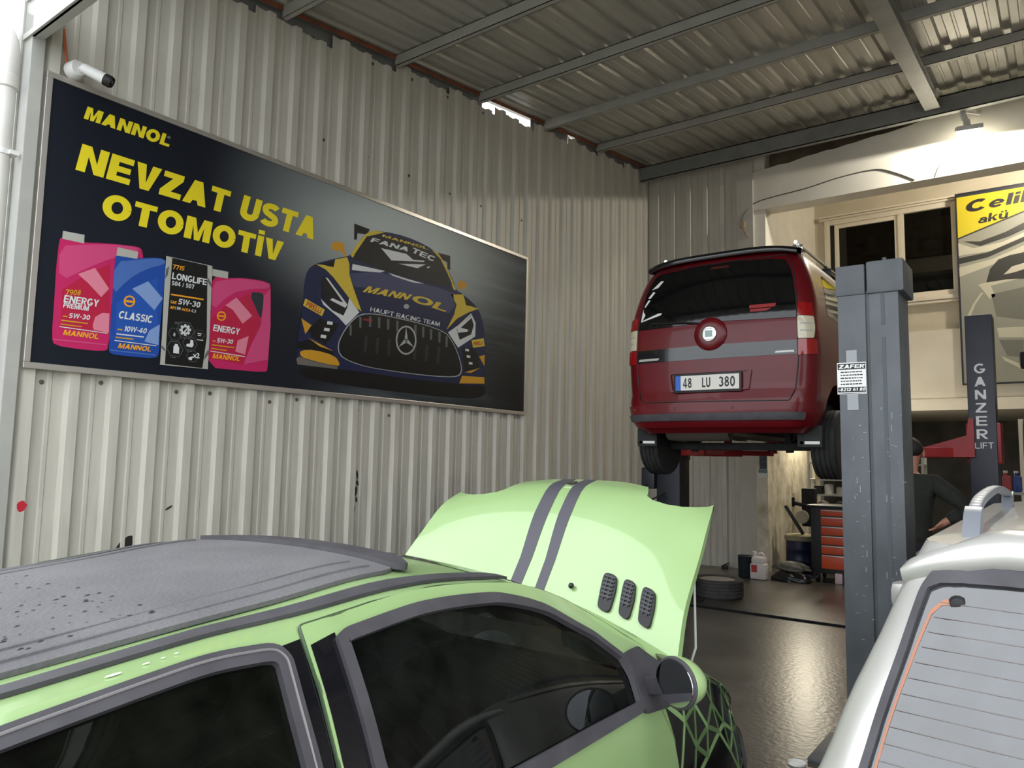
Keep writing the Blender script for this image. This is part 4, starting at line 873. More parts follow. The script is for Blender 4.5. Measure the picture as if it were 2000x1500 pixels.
  ('p',10,'wht',[(3.165,2.58),(3.151,2.563),(3.14,2.572),(3.154,2.588)]),
  ('p',10,'wht',[(3.136,2.555),(3.114,2.552),(3.114,2.566),(3.134,2.569)]),
  ('p',10,'wht',[(3.099,2.556),(3.083,2.568),(3.093,2.579),(3.108,2.567)]),
  ('p',10,'wht',[(3.075,2.582),(3.074,2.602),(3.089,2.604),(3.09,2.585)]),
  ('p',10,'wht',[(3.079,2.618),(3.093,2.635),(3.104,2.626),(3.091,2.61)]),
  ('p',10,'wht',[(3.109,2.643),(3.13,2.647),(3.13,2.632),(3.11,2.629)]),
  ('p',10,'wht',[(3.146,2.643),(3.162,2.631),(3.152,2.619),(3.136,2.631)]),
  ('p',10,'wht',[(3.159,2.605),(3.157,2.591),(3.143,2.594),(3.145,2.603)]),
  ('p',10,'wht',[(3.157,2.591),(3.15,2.578),(3.139,2.586),(3.143,2.594)]),
  ('p',10,'wht',[(3.15,2.578),(3.138,2.569),(3.132,2.581),(3.139,2.586)]),
  ('p',10,'wht',[(3.138,2.569),(3.124,2.564),(3.124,2.578),(3.132,2.581)]),
  ('p',10,'wht',[(3.124,2.564),(3.11,2.565),(3.115,2.578),(3.124,2.578)]),
  ('p',10,'wht',[(3.11,2.565),(3.098,2.571),(3.107,2.582),(3.115,2.578)]),
  ('p',10,'wht',[(3.098,2.571),(3.089,2.581),(3.102,2.588),(3.107,2.582)]),
  ('p',10,'wht',[(3.089,2.581),(3.086,2.594),(3.1,2.596),(3.102,2.588)]),
  ('p',10,'wht',[(3.086,2.594),(3.088,2.608),(3.101,2.604),(3.1,2.596)]),
  ('p',10,'wht',[(3.088,2.608),(3.095,2.62),(3.105,2.612),(3.101,2.604)]),
  ('p',10,'wht',[(3.095,2.62),(3.106,2.63),(3.112,2.618),(3.105,2.612)]),
  ('p',10,'wht',[(3.106,2.63),(3.12,2.634),(3.121,2.621),(3.112,2.618)]),
  ('p',10,'wht',[(3.12,2.634),(3.134,2.634),(3.129,2.62),(3.121,2.621)]),
  ('p',10,'wht',[(3.134,2.634),(3.147,2.628),(3.137,2.617),(3.129,2.62)]),
  ('p',10,'wht',[(3.147,2.628),(3.155,2.618),(3.142,2.611),(3.137,2.617)]),
  ('p',10,'wht',[(3.155,2.618),(3.159,2.605),(3.145,2.603),(3.142,2.611)]),
  ('p',10,'wht',[(3.108,2.583),(3.136,2.617),(3.144,2.61),(3.118,2.577)]),
  ('p',10,'gry',[(3.031,2.567),(3.046,2.557),(3.041,2.535),(3.025,2.54)]),
  ('p',10,'wht',[(3.035,2.456),(3.044,2.469),(3.044,2.478),(3.069,2.478),(3.07,2.466),(3.082,2.454),(3.082,2.404),(3.035,2.404)]),
  ('p',10,'wht',[(3.14,2.489),(3.17,2.498),(3.17,2.528),(3.194,2.526),(3.2,2.487),(3.188,2.468),(3.139,2.471)]),
  ('p',10,'wht',[(3.227,2.591),(3.261,2.591),(3.262,2.583),(3.228,2.583)]),
  ('p',10,'wht',[(3.23,2.575),(3.258,2.576),(3.258,2.57),(3.23,2.569)]),
  ('p',10,'wht',[(3.225,2.541),(3.278,2.541),(3.279,2.533),(3.225,2.533)]),
  ('t', 10, 'wht', 'x2', (3.198, 2.388), (3.256, 2.387), (3.199, 2.43), 0.03),
  ('p',10,'wht',[(3.162,2.384),(3.202,2.399),(3.191,2.367),(3.168,2.367)]),
  ('p',10,'gry3',[(3.032,2.652),(3.093,2.653),(3.093,2.647),(3.033,2.645)]),
  ('p',10,'gry3',[(3.033,2.641),(3.078,2.641),(3.079,2.636),(3.033,2.635)]),
  ('p',10,'gry3',[(3.015,2.386),(3.075,2.385),(3.075,2.378),(3.015,2.379)]),
  ('p',10,'gry3',[(3.015,2.374),(3.06,2.373),(3.061,2.368),(3.016,2.368)]),
  ('p',10,'gry3',[(3.142,2.45),(3.204,2.45),(3.205,2.443),(3.142,2.443)]),
  ('p',10,'gry3',[(3.143,2.439),(3.189,2.438),(3.19,2.432),(3.143,2.433)]),
 ],
 'bottle_picture.1': [
  ('p',1,'mag',[(3.365,3.087),(3.435,3.088),(3.507,3.098),(3.582,3.116),(3.682,3.129),(3.811,3.136),(3.881,3.125),(3.89,3.097),(3.898,3.001),(3.905,2.837),(3.907,2.66),(3.904,2.469),(3.898,2.365),(3.89,2.348),(3.814,2.337),(3.676,2.333),(3.54,2.329),(3.406,2.326),(3.339,2.385),(3.335,2.505),(3.334,2.642),(3.333,2.794),(3.333,2.925),(3.331,3.032)]),
  ('p',2,'mag2',[(3.366,3.042),(3.436,3.066),(3.508,3.088),(3.582,3.107),(3.681,3.121),(3.806,3.129),(3.873,3.12),(3.879,3.093),(3.832,3.07),(3.733,3.051),(3.638,3.022),(3.546,2.983),(3.46,2.917),(3.379,2.825),(3.337,2.842),(3.333,2.967)]),
  ('p',2,'cap',[(3.328,3.139),(3.473,3.145),(3.471,3.086),(3.328,3.08)]),
  ('p',2,'mag3',[(3.347,2.73),(3.462,2.853),(3.675,2.997),(3.81,2.773),(3.653,2.384),(3.352,2.401)]),
  ('p',3,'pal_mag',[(3.462,2.858),(3.56,2.942),(3.722,2.812),(3.632,2.729),(3.532,2.834)]),
  ('p',3,'pal_mag',[(3.577,2.485),(3.594,2.581),(3.697,2.633),(3.671,2.47)]),
  ('p',3,'bg',[(3.707,3.017),(3.774,3.026),(3.812,3.024),(3.82,3.01),(3.824,2.982),(3.824,2.938),(3.82,2.886),(3.813,2.825),(3.801,2.806),(3.784,2.831),(3.75,2.886),(3.699,2.971)]),
  ('p',3,'mag2',[(3.824,3.003),(3.887,3.081),(3.909,2.755),(3.898,2.449),(3.664,2.385),(3.715,2.534),(3.812,2.741)]),
  ('p',3,'ora',[(3.474,2.77),(3.47,2.748),(3.455,2.731),(3.434,2.722),(3.413,2.724),(3.397,2.736),(3.39,2.756),(3.394,2.777),(3.409,2.795),(3.429,2.804),(3.451,2.802),(3.467,2.789)]),
  ('p',4,'mag3',[(3.462,2.768),(3.459,2.753),(3.448,2.74),(3.434,2.734),(3.418,2.735),(3.407,2.744),(3.402,2.758),(3.405,2.773),(3.415,2.785),(3.43,2.791),(3.445,2.79),(3.457,2.781)]),
  ('p',5,'ora',[(3.403,2.768),(3.461,2.77),(3.462,2.756),(3.403,2.754)]),
  ('t', 4, 'wht', 'ENERGY', (3.363, 2.629), (3.605, 2.63), (3.37, 2.683), 0.05),
  ('t', 4, 'wht', '5W-30', (3.401, 2.536), (3.548, 2.544), (3.408, 2.574), 0.04),
  ('p',4,'org',[(3.364,2.55),(3.394,2.55),(3.395,2.541),(3.365,2.541)]),
  ('p',4,'org',[(3.361,2.517),(3.569,2.52),(3.569,2.511),(3.361,2.507)]),
  ('p',4,'org',[(3.358,2.488),(3.496,2.487),(3.497,2.478),(3.359,2.478)]),
  ('p',4,'wht',[(3.351,2.463),(3.672,2.455),(3.672,2.448),(3.351,2.457)]),
  ('t', 4, 'ora', 'MANNOL', (3.37, 2.403), (3.622, 2.407), (3.382, 2.445), 0.06),
 ],
}
# ---------------------------------------------------------------- the advertising sign
def board_material():
    m = bpy.data.materials.new('printed_backdrop'); m.use_nodes = True; nt = m.node_tree; N = nt.nodes; L = nt.links
    b = N['Principled BSDF']; b.inputs['Roughness'].default_value = .5; b.inputs['Specular IOR Level'].default_value = .3
    tc = N.new('ShaderNodeTexCoord'); sp = N.new('ShaderNodeSeparateXYZ'); L.new(tc.outputs['Object'], sp.inputs[0])
    def ramp(sock, a, c):
        r = N.new('ShaderNodeMapRange'); r.interpolation_type = 'SMOOTHSTEP'; r.inputs[1].default_value = min(a, c); r.inputs[2].default_value = max(a, c); L.new(sock, r.inputs[0])
        return r.outputs[0] if c > a else math_('SUBTRACT', 1.0, r.outputs[0])
    def math_(op, a, c):
        q = N.new('ShaderNodeMath'); q.operation = op
        for i, s in enumerate((a, c)):
            if isinstance(s, float): q.inputs[i].default_value = s
            else: L.new(s, q.inputs[i])
        return q.outputs[0]
    def mix(f, a, c):
        q = N.new('ShaderNodeMixRGB'); L.new(f, q.inputs[0])
        for i, s in ((1, a), (2, c)):
            if isinstance(s, tuple): q.inputs[i].default_value = lin(s)
            else: L.new(s, q.inputs[i])
        return q.outputs[0]
    y, z = sp.outputs['Y'], sp.outputs['Z']
    # speed streaks of the printed road scene
    mp = N.new('ShaderNodeMapping'); mp.inputs['Scale'].default_value = (1, .35, 5); mp.inputs['Rotation'].default_value = (.12, 0, 0); nz = N.new('ShaderNodeTexNoise'); nz.inputs['Scale'].default_value = 1.6; nz.inputs['Detail'].default_value = 5
    L.new(tc.outputs['Object'], mp.inputs[0]); L.new(mp.outputs[0], nz.inputs['Vector'])
    st = ramp(nz.outputs['Fac'], .42, .68)
    base = mix(ramp(y, 2.0, 3.6), (16, 22, 34), (40, 47, 54))
    base = mix(math_('MULTIPLY', st, math_('MULTIPLY', ramp(y, 2.2, 3.4), .35)), base, (104, 114, 118))
    # pale sky behind the car
    d = math_('SQRT', math_('ADD', math_('POWER', math_('MULTIPLY', math_('SUBTRACT', y, 3.5), .55), 2.0), math_('POWER', math_('SUBTRACT', z, 1.75), 2.0)), 0.0)
    base = mix(ramp(d, 1.3, .1), base, (186, 194, 192))
    # dark lower right
    base = mix(math_('MULTIPLY', ramp(y, 4.6, 5.6), ramp(z, 1.3, .5)), base, (14, 16, 20))
    L.new(base, b.inputs['Base Color']); return m
sg = thing('advertising_sign', (0, 2.01, 2.18), 'wide dark advertising board of a car workshop fixed to the ribbed sheet wall', 'sign')
bm = BM(); box(bm, (-.015, 2.04, 2.215), (-.002, 7.76, 4.225)); obj('board', bm, board_material(), sg, smooth=False)
bm = BM()
for a, b2 in (((-.02, 2.005, 2.18), (.012, 7.787, 2.222)), ((-.02, 2.005, 4.218), (.012, 7.787, 4.258)), ((-.02, 2.005, 2.222), (.012, 2.045, 4.218)), ((-.02, 7.75, 2.222), (.012, 7.787, 4.218))): box(bm, a, b2, .003)
obj('frame', bm, M_ALU, sg, smooth=False)
SIGNCOL = dict(yel=(240, 220, 40), yel2=(214, 186, 62), gry=(170, 172, 172), blk=(10, 10, 12), nav=(26, 34, 70), nv2=(66, 70, 104), gls=(22, 23, 25), wht=(218, 220, 220), org=(208, 152, 38), ora=(236, 160, 40), red=(178, 48, 40),
    gry2=(110, 104, 96), gry3=(96, 98, 98), gry4=(44, 44, 46), cap=(178, 178, 168), mag=(196, 36, 96), mag2=(206, 72, 122), mag3=(184, 30, 66), blu=(30, 74, 160), blu2=(74, 110, 180), blu3=(36, 84, 172), bk2=(22, 22, 22), bg=(44, 52, 58), pal_mag=(222, 130, 150), pal_blu=(128, 156, 206))
_order = list(SIGNCOL); _sm = [mat('print_'+k, v, .5, spec=.3) for k, v in SIGNCOL.items()]
for part, els in SIGN.items():
    bm = BM()
    for e in els:
        x = -.0015+e[1]*.0009; mi = _order.index(e[2])
        if e[0] == 'p': poly_face(bm, [(x, y, z) for y, z in e[3]], mi)
        elif e[3] in ('®', 'x2'): text(bm, e[3], (x,)+e[4], (x,)+e[5], (x,)+e[6], e[7], mi)
        else: block(bm, e[3], (x,)+e[4], (x,)+e[5], (x,)+e[6], mi, .27 if part[:9] == 'lettering' else (.15 if 'HAUPT' in e[3] else .22))
    used = sorted({f.material_index for f in bm.faces}); rm = {o: i for i, o in enumerate(used)}
    for f in bm.faces:
        f.material_index = rm[f.material_index]
        f.normal_update()
        if f.normal.x < 0: f.normal_flip()
    nm = part.split('.')[0]
    o = obj(nm, bm, [_sm[k] for k in used], sg, smooth=False, fix=False)
    if nm == 'lettering': tag(o, 'yellow lettering')
# ---------------------------------------------------------------- green hatchback
M_GREEN = mat('apple_green_paint', (152, 180, 122), .3, .1, coat=.7, rgb2=(147, 176, 117), scale=3)
M_TRIM = mat('weathered_black_trim', (66, 64, 68), .6, rgb2=(55, 53, 57), scale=12)
M_CANVAS = mat('folding_roof_canvas', (99, 97, 98), .8, rgb2=(84, 82, 84), scale=3, bump=.25, bscale=90, detail=8)
M_GLOSSBLK = mat('gloss_black', (16, 16, 20), .12, coat=.5)
M_TINT = glass_mat('tinted_car_glass', (96, 104, 100), 1.32, .0, .03, (120, 128, 118))  # grey-green diffuse layer paints a faint reflection into the glass
M_TINTD = glass_mat('dark_tinted_car_glass', (46, 50, 48), 1.35, .0, .04, (96, 104, 88))
M_INT = mat('car_interior', (40, 42, 44), .8, rgb2=(32, 33, 35), scale=10)
M_SEAT = mat('seat_cloth', (56, 58, 60), .9, rgb2=(42, 44, 46), scale=30)
gc = thing('hatchback_car', (GX, 1.3, 0), 'small apple green hatchback with grey canvas roof and raised striped hood', 'car')
GC = (GX, 1.3, .75)
gR = lambda y, t: green_pt(y, t, 1)
gL = lambda y, t: green_pt(y, t, -1)
def arch(yc, zc, r, n=16):
    out = []
    for k in range(n+1):
        a = math.pi*k/n; y = yc+r*math.cos(a); z = zc+r*math.sin(a); out.append((y, green_t(y, max(z, .225))))
    return [(yc+r, 2.995)]+out+[(yc-r, 2.995)]
# openings in (y, t)
QW = rounded([(.10, 1.20), (.25, 1.10), (.437, 1.05), (.573, 1.035), (.743, 1.020), (.870, 1.05), (.893, 1.12), (.885, 1.354), (.882, 1.75), (.62, 1.97), (.25, 1.97), (.02, 1.9), (0, 1.5)], .05)
DW = rounded([(1.0, 1.10), (1.026, 1.078), (1.225, 1.074), (1.519, 1.08), (1.717, 1.155), (1.885, 1.306), (1.98, 1.51), (1.987, 1.72), (1.965, 2.008), (1.477, 2.015), (1.0, 2.015), (.988, 1.665)], .035)
def body_poly():
    lower = [(3.03, 2.05), (3.03, 2.99)]
    fa = arch(2.50, .27, .32); ra = arch(.10, .27, .32)
    return [(-.43, 1.0), (1.5, 1.0), (2.40, 1.0), (2.7, 1.0), (3.03, 1.0)]+lower+fa+ra+[(-.43, 2.99), (-.43, 2.0)]
bm = BM()
for fn in (gR, gL):
    panel(bm, fn, body_poly(), [inset(QW, .008, (1, .42)), inset(DW, .008, (1, .42))], st=(.07, .14), center=GC)
    # roof skin from gutter to the canvas opening, A-pillar, header, hatch top
    panel(bm, fn, [(-.43, 0), (.02, 0), (.02, .72), (1.34, .72), (1.34, 0), (1.56, 0), (1.60, .86), (1.95, .875), (2.40, .90), (2.46, .90), (2.46, 1.0), (-.43, 1.0)], st=(.08, .12), center=GC)
bmesh.ops.remove_doubles(bm, verts=bm.verts[:], dist=.0008)
obj('body_shell', bm, M_GREEN, gc, fix=False)
bm = BM()
for fn in (gR, gL): panel(bm, fn, [(-.45, 0), (-.425, 0), (-.425, 3), (-.45, 3)], st=(.03, .2), center=GC)
obj('rear_panel', bm, M_GREEN, gc, fix=False)
# nose below the open hood, engine bay tray
bm = BM()
for fn in (gR, gL): panel(bm, fn, [(2.95, 0), (3.04, 0), (3.04, 3), (2.95, 3)], st=(.03, .2), center=GC)
obj('nose_panel', bm, M_GREEN, gc, fix=False)
bm = BM(); box(bm, (3.12, 2.40, .42), (4.42, 2.94, .55)); box(bm, (3.05, 2.30, .5), (4.49, 2.36, .93)); box(bm, (3.35, 2.5, .5), (4.05, 2.85, .78), .03); box(bm, (4.1, 2.55, .5), (4.32, 2.8, .76), .02)
obj('engine', bm, mat('engine_grime', (52, 50, 48), .6, .3, rgb2=(34, 33, 32), scale=12), gc)
# doors, with raised pressed edge
DOOR = rounded([(.937, 1.006), (.96, 1.004), (1.10, 1.003), (1.33, 1.008), (1.586, 1.010), (1.75, 1.015), (1.86, 1.024), (2.02, 1.14), (2.159, 1.31), (2.13, 1.65), (2.085, 2.05), (2.16, 2.18), (2.19, 2.31), (2.2, 2.93), (.99, 2.93), (.955, 2.3), (.93, 1.9), (.924, 1.61), (.933, 1.28)], .02)
for fn, nm in ((gR, 'door'), (gL, 'door')):
    bm = BM(); panel(bm, fn, DOOR, [inset(DW, .006, (1, .42))], st=(.06, .12), off=.002, thick=.008, center=GC)
    bmesh.ops.remove_doubles(bm, verts=bm.verts[:], dist=.0003); d = obj(nm, bm, M_GREEN, gc, fix=False, angle=50)
    bm = BM(); surf_tube(bm, fn, [p for p in DOOR], .0045, GC, off=.006, closed=True, seg=6); obj('door_edge', bm, mat('door_gap', (52, 70, 44), .5), d)
    # window frame band of the door
    bm = BM(); panel(bm, fn, DW, [inset(DW, .026, (1, .42))], st=(.05, .1), off=.006, thick=.016, center=GC); obj('window_seal', bm, M_TRIM, d, fix=False)
    bm = BM(); panel(bm, fn, inset(DW, .015, (1, .42)), st=(.06, .1), off=.004, center=GC); o = obj('window', bm, M_TINT, d, fix=False)
    bm = BM(); panel(bm, fn, [(.943, 1.10), (1.005, 1.078), (.997, 1.4), (.990, 1.7), (.99, 2.04), (.938, 2.04), (.930, 1.6), (.939, 1.3)], st=(.04, .1), off=.0105, thick=.001, center=GC); obj('pillar_film', bm, M_GLOSSBLK, d, fix=False)
    # sail panel that carries the mirror
    bm = BM(); panel(bm, fn, rounded([(1.975, 1.50), (2.09, 1.40), (2.178, 1.66), (2.12, 2.045), (1.955, 2.02)], .02), st=(.05, .1), off=.012, thick=.012, center=GC); obj('sail_panel', bm, M_TRIM, d, fix=False)
    bm = BM(); s = 1 if fn is gR else -1
    p = [(GX+s*.835, 1.30, .80)]; box(bm, (GX+s*.80, 1.08, .80), (GX+s*.835, 1.24, .825), .008); obj('door_handle', bm, M_TRIM, d)
# black film between quarter window and door, quarter windows
for fn in (gR, gL):
    bm = BM(); panel(bm, fn, [(.880, 1.065), (.932, 1.056), (.930, 1.28), (.921, 1.61), (.925, 2.04), (.80, 2.04), (.872, 1.75), (.882, 1.354)], [], st=(.04, .1), off=.0015, thick=.001, center=GC); obj('pillar_film', bm, M_GLOSSBLK, gc, fix=False)
    bm = BM(); panel(bm, fn, QW, [inset(QW, .032, (1, .42))], st=(.05, .1), off=.003, thick=.016, center=GC); obj('quarter_window_seal', bm, M_TRIM, gc, fix=False)
    bm = BM(); surf_tube(bm, fn, inset(QW, .012, (1, .42)), .003, GC, off=.019, closed=True, seg=6); obj('seal_bead', bm, mat('seal_highlight', (112, 108, 108), .5), gc)
    bm = BM(); panel(bm, fn, inset(QW, .02, (1, .42)), st=(.06, .1), off=.004, center=GC); obj('quarter_window', bm, M_TINTD, gc, fix=False)
    # drip strip along the roof edge
    bm = BM(); panel(bm, fn, rounded([(.0, .845), (.47, .838), (.8, .818), (1.32, .872), (1.55, .875), (1.66, .885), (1.68, .915), (1.55, .950), (1.26, .955), (.8, .890), (.46, .902), (.0, .91)], .012), st=(.06, .03), off=.001, thick=.008, center=GC); obj('roof_strip', bm, M_TRIM, gc, fix=False)
# folding canvas roof: slightly proud, seams and a front lip
def roof_fn(y, a):
    p = green_pt(y, min(abs(a), .999), 1 if a >= 0 else -1)
    return np.array((p[0], y, p[2]))
CAN = rounded([(-.02, -.75), (.45, -.75), (1.0, -.76), (1.32, -.76), (1.40, -.65), (1.42, -.4), (1.43, 0), (1.42, .4), (1.40, .65), (1.32, .76), (1.0, .76), (.45, .75), (-.02, .75)], .05)
def can_fn(y, a):
    p = roof_fn(y, a); p[2] += .004*math.sin(y*9)*(1-abs(a)) ; return p
bm = BM(); panel(bm, can_fn, CAN, st=(.05, .08), off=.002, thick=.010, center=GC); cv = obj('canvas_roof', bm, M_CANVAS, gc, fix=False, angle=60); tag(cv, 'weathered grey canvas roof')
for a, rr_ in ((.66, .006), (.54, .004), (-.66, .006)):
    bm = BM(); surf_tube(bm, roof_fn, [(-.02+.066*i, a) for i in range(21)], rr_, GC, off=.011, seg=6); obj('canvas_seam', bm, M_CANVAS, cv)
bm = BM(); panel(bm, roof_fn, rounded([(1.34, -.74), (1.36, -.5), (1.375, 0), (1.36, .5), (1.34, .74), (1.37, .78), (1.435, .62), (1.462, .3), (1.47, 0), (1.462, -.3), (1.435, -.62), (1.37, -.78)], .02), st=(.03, .08), off=.008, thick=.016, center=GC); obj('canvas_lip', bm, M_TRIM, cv, fix=False)
# rain drops standing on the rear of the canvas
bm = BM(); r = random.Random(11)
for k in range(210):
    y = r.uniform(.25, .80); a = r.uniform(-.65, .60); p = can_fn(y, a); q = r.uniform(.0018, .0048)*(1.3 if y < .55 else .8); n0 = len(bm.verts)
    lathe(bm, [(q, 0), (q*.8, q*.12), (q*.35, q*.2), (0.0005, q*.22)], (0, 0, 0), seg=7); bm.verts.ensure_lookup_table()
    for v in bm.verts[n0:]: v.co = Vector((p[0]+v.co.x*r.uniform(.8, 1.1), p[1]+v.co.y*1.9, p[2]+.0135+v.co.z))
tag(obj('rain_drops', bm, mat('wet_spot', (58, 58, 63), .15), cv), kind='stuff')
# bird lime streak on the side
for q in ((.60, .975, .013), (.655, .965, .006), (.685, .960, .004), (.71, .955, .004)):
    bm = BM(); panel(bm, gR, [(q[0]+q[2]*math.cos(a*.785), q[1]+.5*q[2]*math.sin(a*.785)) for a in range(8)], st=(.02, .02), off=.002, thick=.001, center=GC); obj('white_smear', bm, mat('white_smear_paint', (232, 236, 226), .6), gc, fix=False)
# windscreen and rear screen
bm = BM()
def ws(y, a): return green_pt(y, min(abs(a), .999), 1 if a >= 0 else -1)
panel(bm, ws, [(1.58, -.86), (2.40, -.90), (2.49, -.5), (2.53, 0), (2.49, .5), (2.40, .90), (1.58, .86), (1.555, 0)], st=(.08, .12), off=.002, center=GC); obj('windscreen', bm, M_TINT, gc, fix=False)
bm = BM(); tube(bm, smooth_path([(3.3, 2.46, 1.03), (3.7, 2.30, 1.10), (4.15, 2.30, 1.085)]), .009, 6); obj('wiper', bm, M_TRIM, gc)
# raised hood
NOTCH = [(1, .99), (.97, .955), (.90, .905), (.80, .845), (.70, .815), (.60, .81), (.545, .835), (.53, .90), (.50, .97)]
HOOD = [(-1, .0)]+[(-1, b/8) for b in range(1, 8)]+[(-a, b) for a, b in NOTCH]+[(-.3, 1), (0, 1), (.3, 1)]+NOTCH[::-1]+[(1, b/8) for b in range(7, -1, -1)]+[(a/5, 0) for a in range(4, -5, -1)]
HCEN = (GX, 3.6, .9)
bm = BM(); panel(bm, hood_pt, HOOD, st=(.09, .07), thick=-.0, center=HCEN)
hd = obj('hood', bm, M_GREEN, gc, fix=False, angle=80)
md = hd.modifiers.new('thickness', 'SOLIDIFY'); md.thickness = .022; md.offset = -1
HB = (GX, 3.6, .6)
def hood_out(a, b): return hood_pt(a, b)
BCK = (GX, 10, -6)   # lies on the engine side of the hood
for x0, x1 in ((-.20, -.095), (-.018, .072)):
    bm = BM(); panel(bm, hood_out, [(x0+.03, .0), (x0+.03, .3), (x0, .6), (x0, .99), (x1, .99), (x1, .6), (x1+.01, .3), (x1+.0, .0)], st=(.05, .06), off=.001, thick=.0012, center=BCK); obj('hood_stripe', bm, mat('stripe_vinyl', (70, 68, 76), .5), hd, fix=False)
for a0, a1 in ((.452, .548), (.596, .680), (.728, .818)):
    bm = BM(); P = rounded([(a0-.004, .285), (a1-.012, .285), (a1+.004, .20), (a1-.006, .08), (a0+.008, .085), (a0-.002, .2)], .03)
    panel(bm, hood_out, P, st=(.03, .03), off=.0005, thick=.010, center=BCK); v = obj('hood_vent', bm, M_BLACK, hd, fix=False)
    bm = BM()
    for k in range(6):
        b = .15+k*.022; panel(bm, hood_out, [(a0+.01, b), (a1-.012, b), (a1-.012, b+.010), (a0+.01, b+.010)], st=(.05, .05), off=.010, thick=.006, center=BCK)
    for k in range(1, 3):
        a = a0+(a1-a0)*k/3; panel(bm, hood_out, [(a-.003, .14), (a+.003, .14), (a+.003, .275), (a-.003, .275)], st=(.05, .05), off=.010, thick=.005, center=BCK)
    obj('vent_grille', bm, mat('vent_bars', (52, 52, 55), .45), v, fix=False)
bm = BM(); panel(bm, hood_out, rounded([(-.092, .83), (-.03, .83), (-.022, .91), (-.085, .91)], .01), st=(.03, .03), off=.0005, thick=.006, center=BCK); obj('badge', bm, M_CHROME, hd, fix=False)
bm = BM(); p = hood_pt(.257, .162); lathe(bm, [(.0005, .012), (.008, .011), (.012, .005), (.012, 0)], (p[0], p[1]-.008, p[2]+.008), axis=Matrix.Rotation(math.radians(52), 4, 'X'), seg=10); obj('washer_jet', bm, M_BLACK, hd)
bm = BM(); tube(bm, [(4.40, 2.55, .72), (4.47, 2.60, .98), (4.44, 2.66, 1.25)], .005, 8); obj('hood_prop', bm, M_STEEL, gc)
# mirrors, turned a little towards the driver
for s in (1, -1):
    C0 = Vector((GX+s*.915, 1.93, 1.048)); mr = bpy.data.objects.new('door_mirror', None); COL.objects.link(mr); mr.parent = gc; mr.location = C0-gc.location
    T = Matrix.Translation(C0) @ Matrix.Rotation(-s*math.radians(24), 4, 'Z')
    bm = BM(); bmesh.ops.create_uvsphere(bm, u_segments=28, v_segments=16, radius=1)
    for v in bm.verts:
        x, y, z = v.co; v.co = Vector((.078*x, .02+(.075*y if y > 0 else .012*y), .066*z*(1-.10*s*x)))
    bmesh.ops.transform(bm, matrix=T, verts=bm.verts[:]); obj('mirror_housing', bm, M_GREEN, mr)
    bm = BM(); tube(bm, [(.075*math.cos(a*.1963), .012, .063*math.sin(a*.1963)) for a in range(32)], .006, 8, closed=True); bmesh.ops.transform(bm, matrix=T, verts=bm.verts[:]); obj('mirror_rim', bm, M_TRIM, mr)
    bm = BM(); lathe(bm, [(.0005, 0), (.5, -.0), (.96, .004), (.98, .008)], (0, 0, 0), axis='Y', seg=32); bmesh.ops.scale(bm, vec=(.075, 1, .063), verts=bm.verts[:]); bmesh.ops.transform(bm, matrix=T, verts=bm.verts[:]); obj('mirror_glass', bm, mat('mirror_glass', (190, 192, 196), .03, 1.), mr)
    bm = BM(); beam(bm, (GX+s*.77, 2.06, .985), (GX+s*.88, 1.985, 1.025), .06, .05, .012); obj('mirror_arm', bm, M_TRIM, mr)
# patterned vinyl on the front wing: straight black facets with green lines
r = random.Random(21)
for fn in (gR, gL):
    bm = BM()
    wing = [(2.235, 1.35), (2.45, 1.12), (2.70, 1.06), (2.93, 1.15), (3.0, 1.9), (3.0, 2.6)]+[(q[0], q[1]) for q in arch(2.50, .27, .34)[1:-1]]+[(2.17, 2.85), (2.215, 2.6), (2.19, 2.2), (2.12, 2.02)]
    panel(bm, fn, wing, st=(.05, .1), off=.002, thick=.001, center=GC); wv = obj('wing_vinyl', bm, M_GLOSSBLK, gc, fix=False)
    bm = BM(); nodes = []
    for i in range(9):
        for j in range(9):
            y = 2.13+i*.105+r.uniform(-.03, .03); t = 1.35+j*.18+r.uniform(-.05, .05)+(.09 if i % 2 else 0)
            nodes.append((y, t))
    ins = [_inside(q, wing) for q in nodes]
    for i in range(81):
        near = sorted(range(81), key=lambda k: (nodes[k][0]-nodes[i][0])**2+((nodes[k][1]-nodes[i][1])*.5)**2)[1:6]
        for k in near:
            if not (ins[i] and ins[k]) or r.random() < .10: continue
            (y0, t0), (y1, t1) = nodes[i], nodes[k]; dx, dy = y1-y0, (t1-t0)*.5; L = math.hypot(dx, dy)
            if L < .04: continue
            nx, ny = -dy/L*.006, dx/L*.006/.5
            panel(bm, fn, [(y0+nx, t0+ny), (y1+nx, t1+ny), (y1-nx, t1-ny), (y0-nx, t0-ny)], st=(.06, .12), off=.0035, thick=.0012, center=GC)
    obj('vinyl_lines', bm, mat('green_vinyl_line', (134, 164, 108), .4), wv, fix=False)
# bumper, lamps, sills, wheels
for pl_, yb in (([(2.86, 2.25), (3.03, 1.95), (3.035, 2.98), (2.86, 2.98)], 3.055), ([(-.44, 2.3), (-.25, 2.3), (-.25, 2.98), (-.44, 2.98)], -.465)):
    bm = BM()
    for fn in (gR, gL): panel(bm, fn, pl_, st=(.05, .1), off=.004, thick=.012, center=GC)
    box(bm, (3.2, yb-.035, .24), (4.34, yb+.035, .52), .03); obj('bumper', bm, M_TRIM, gc)

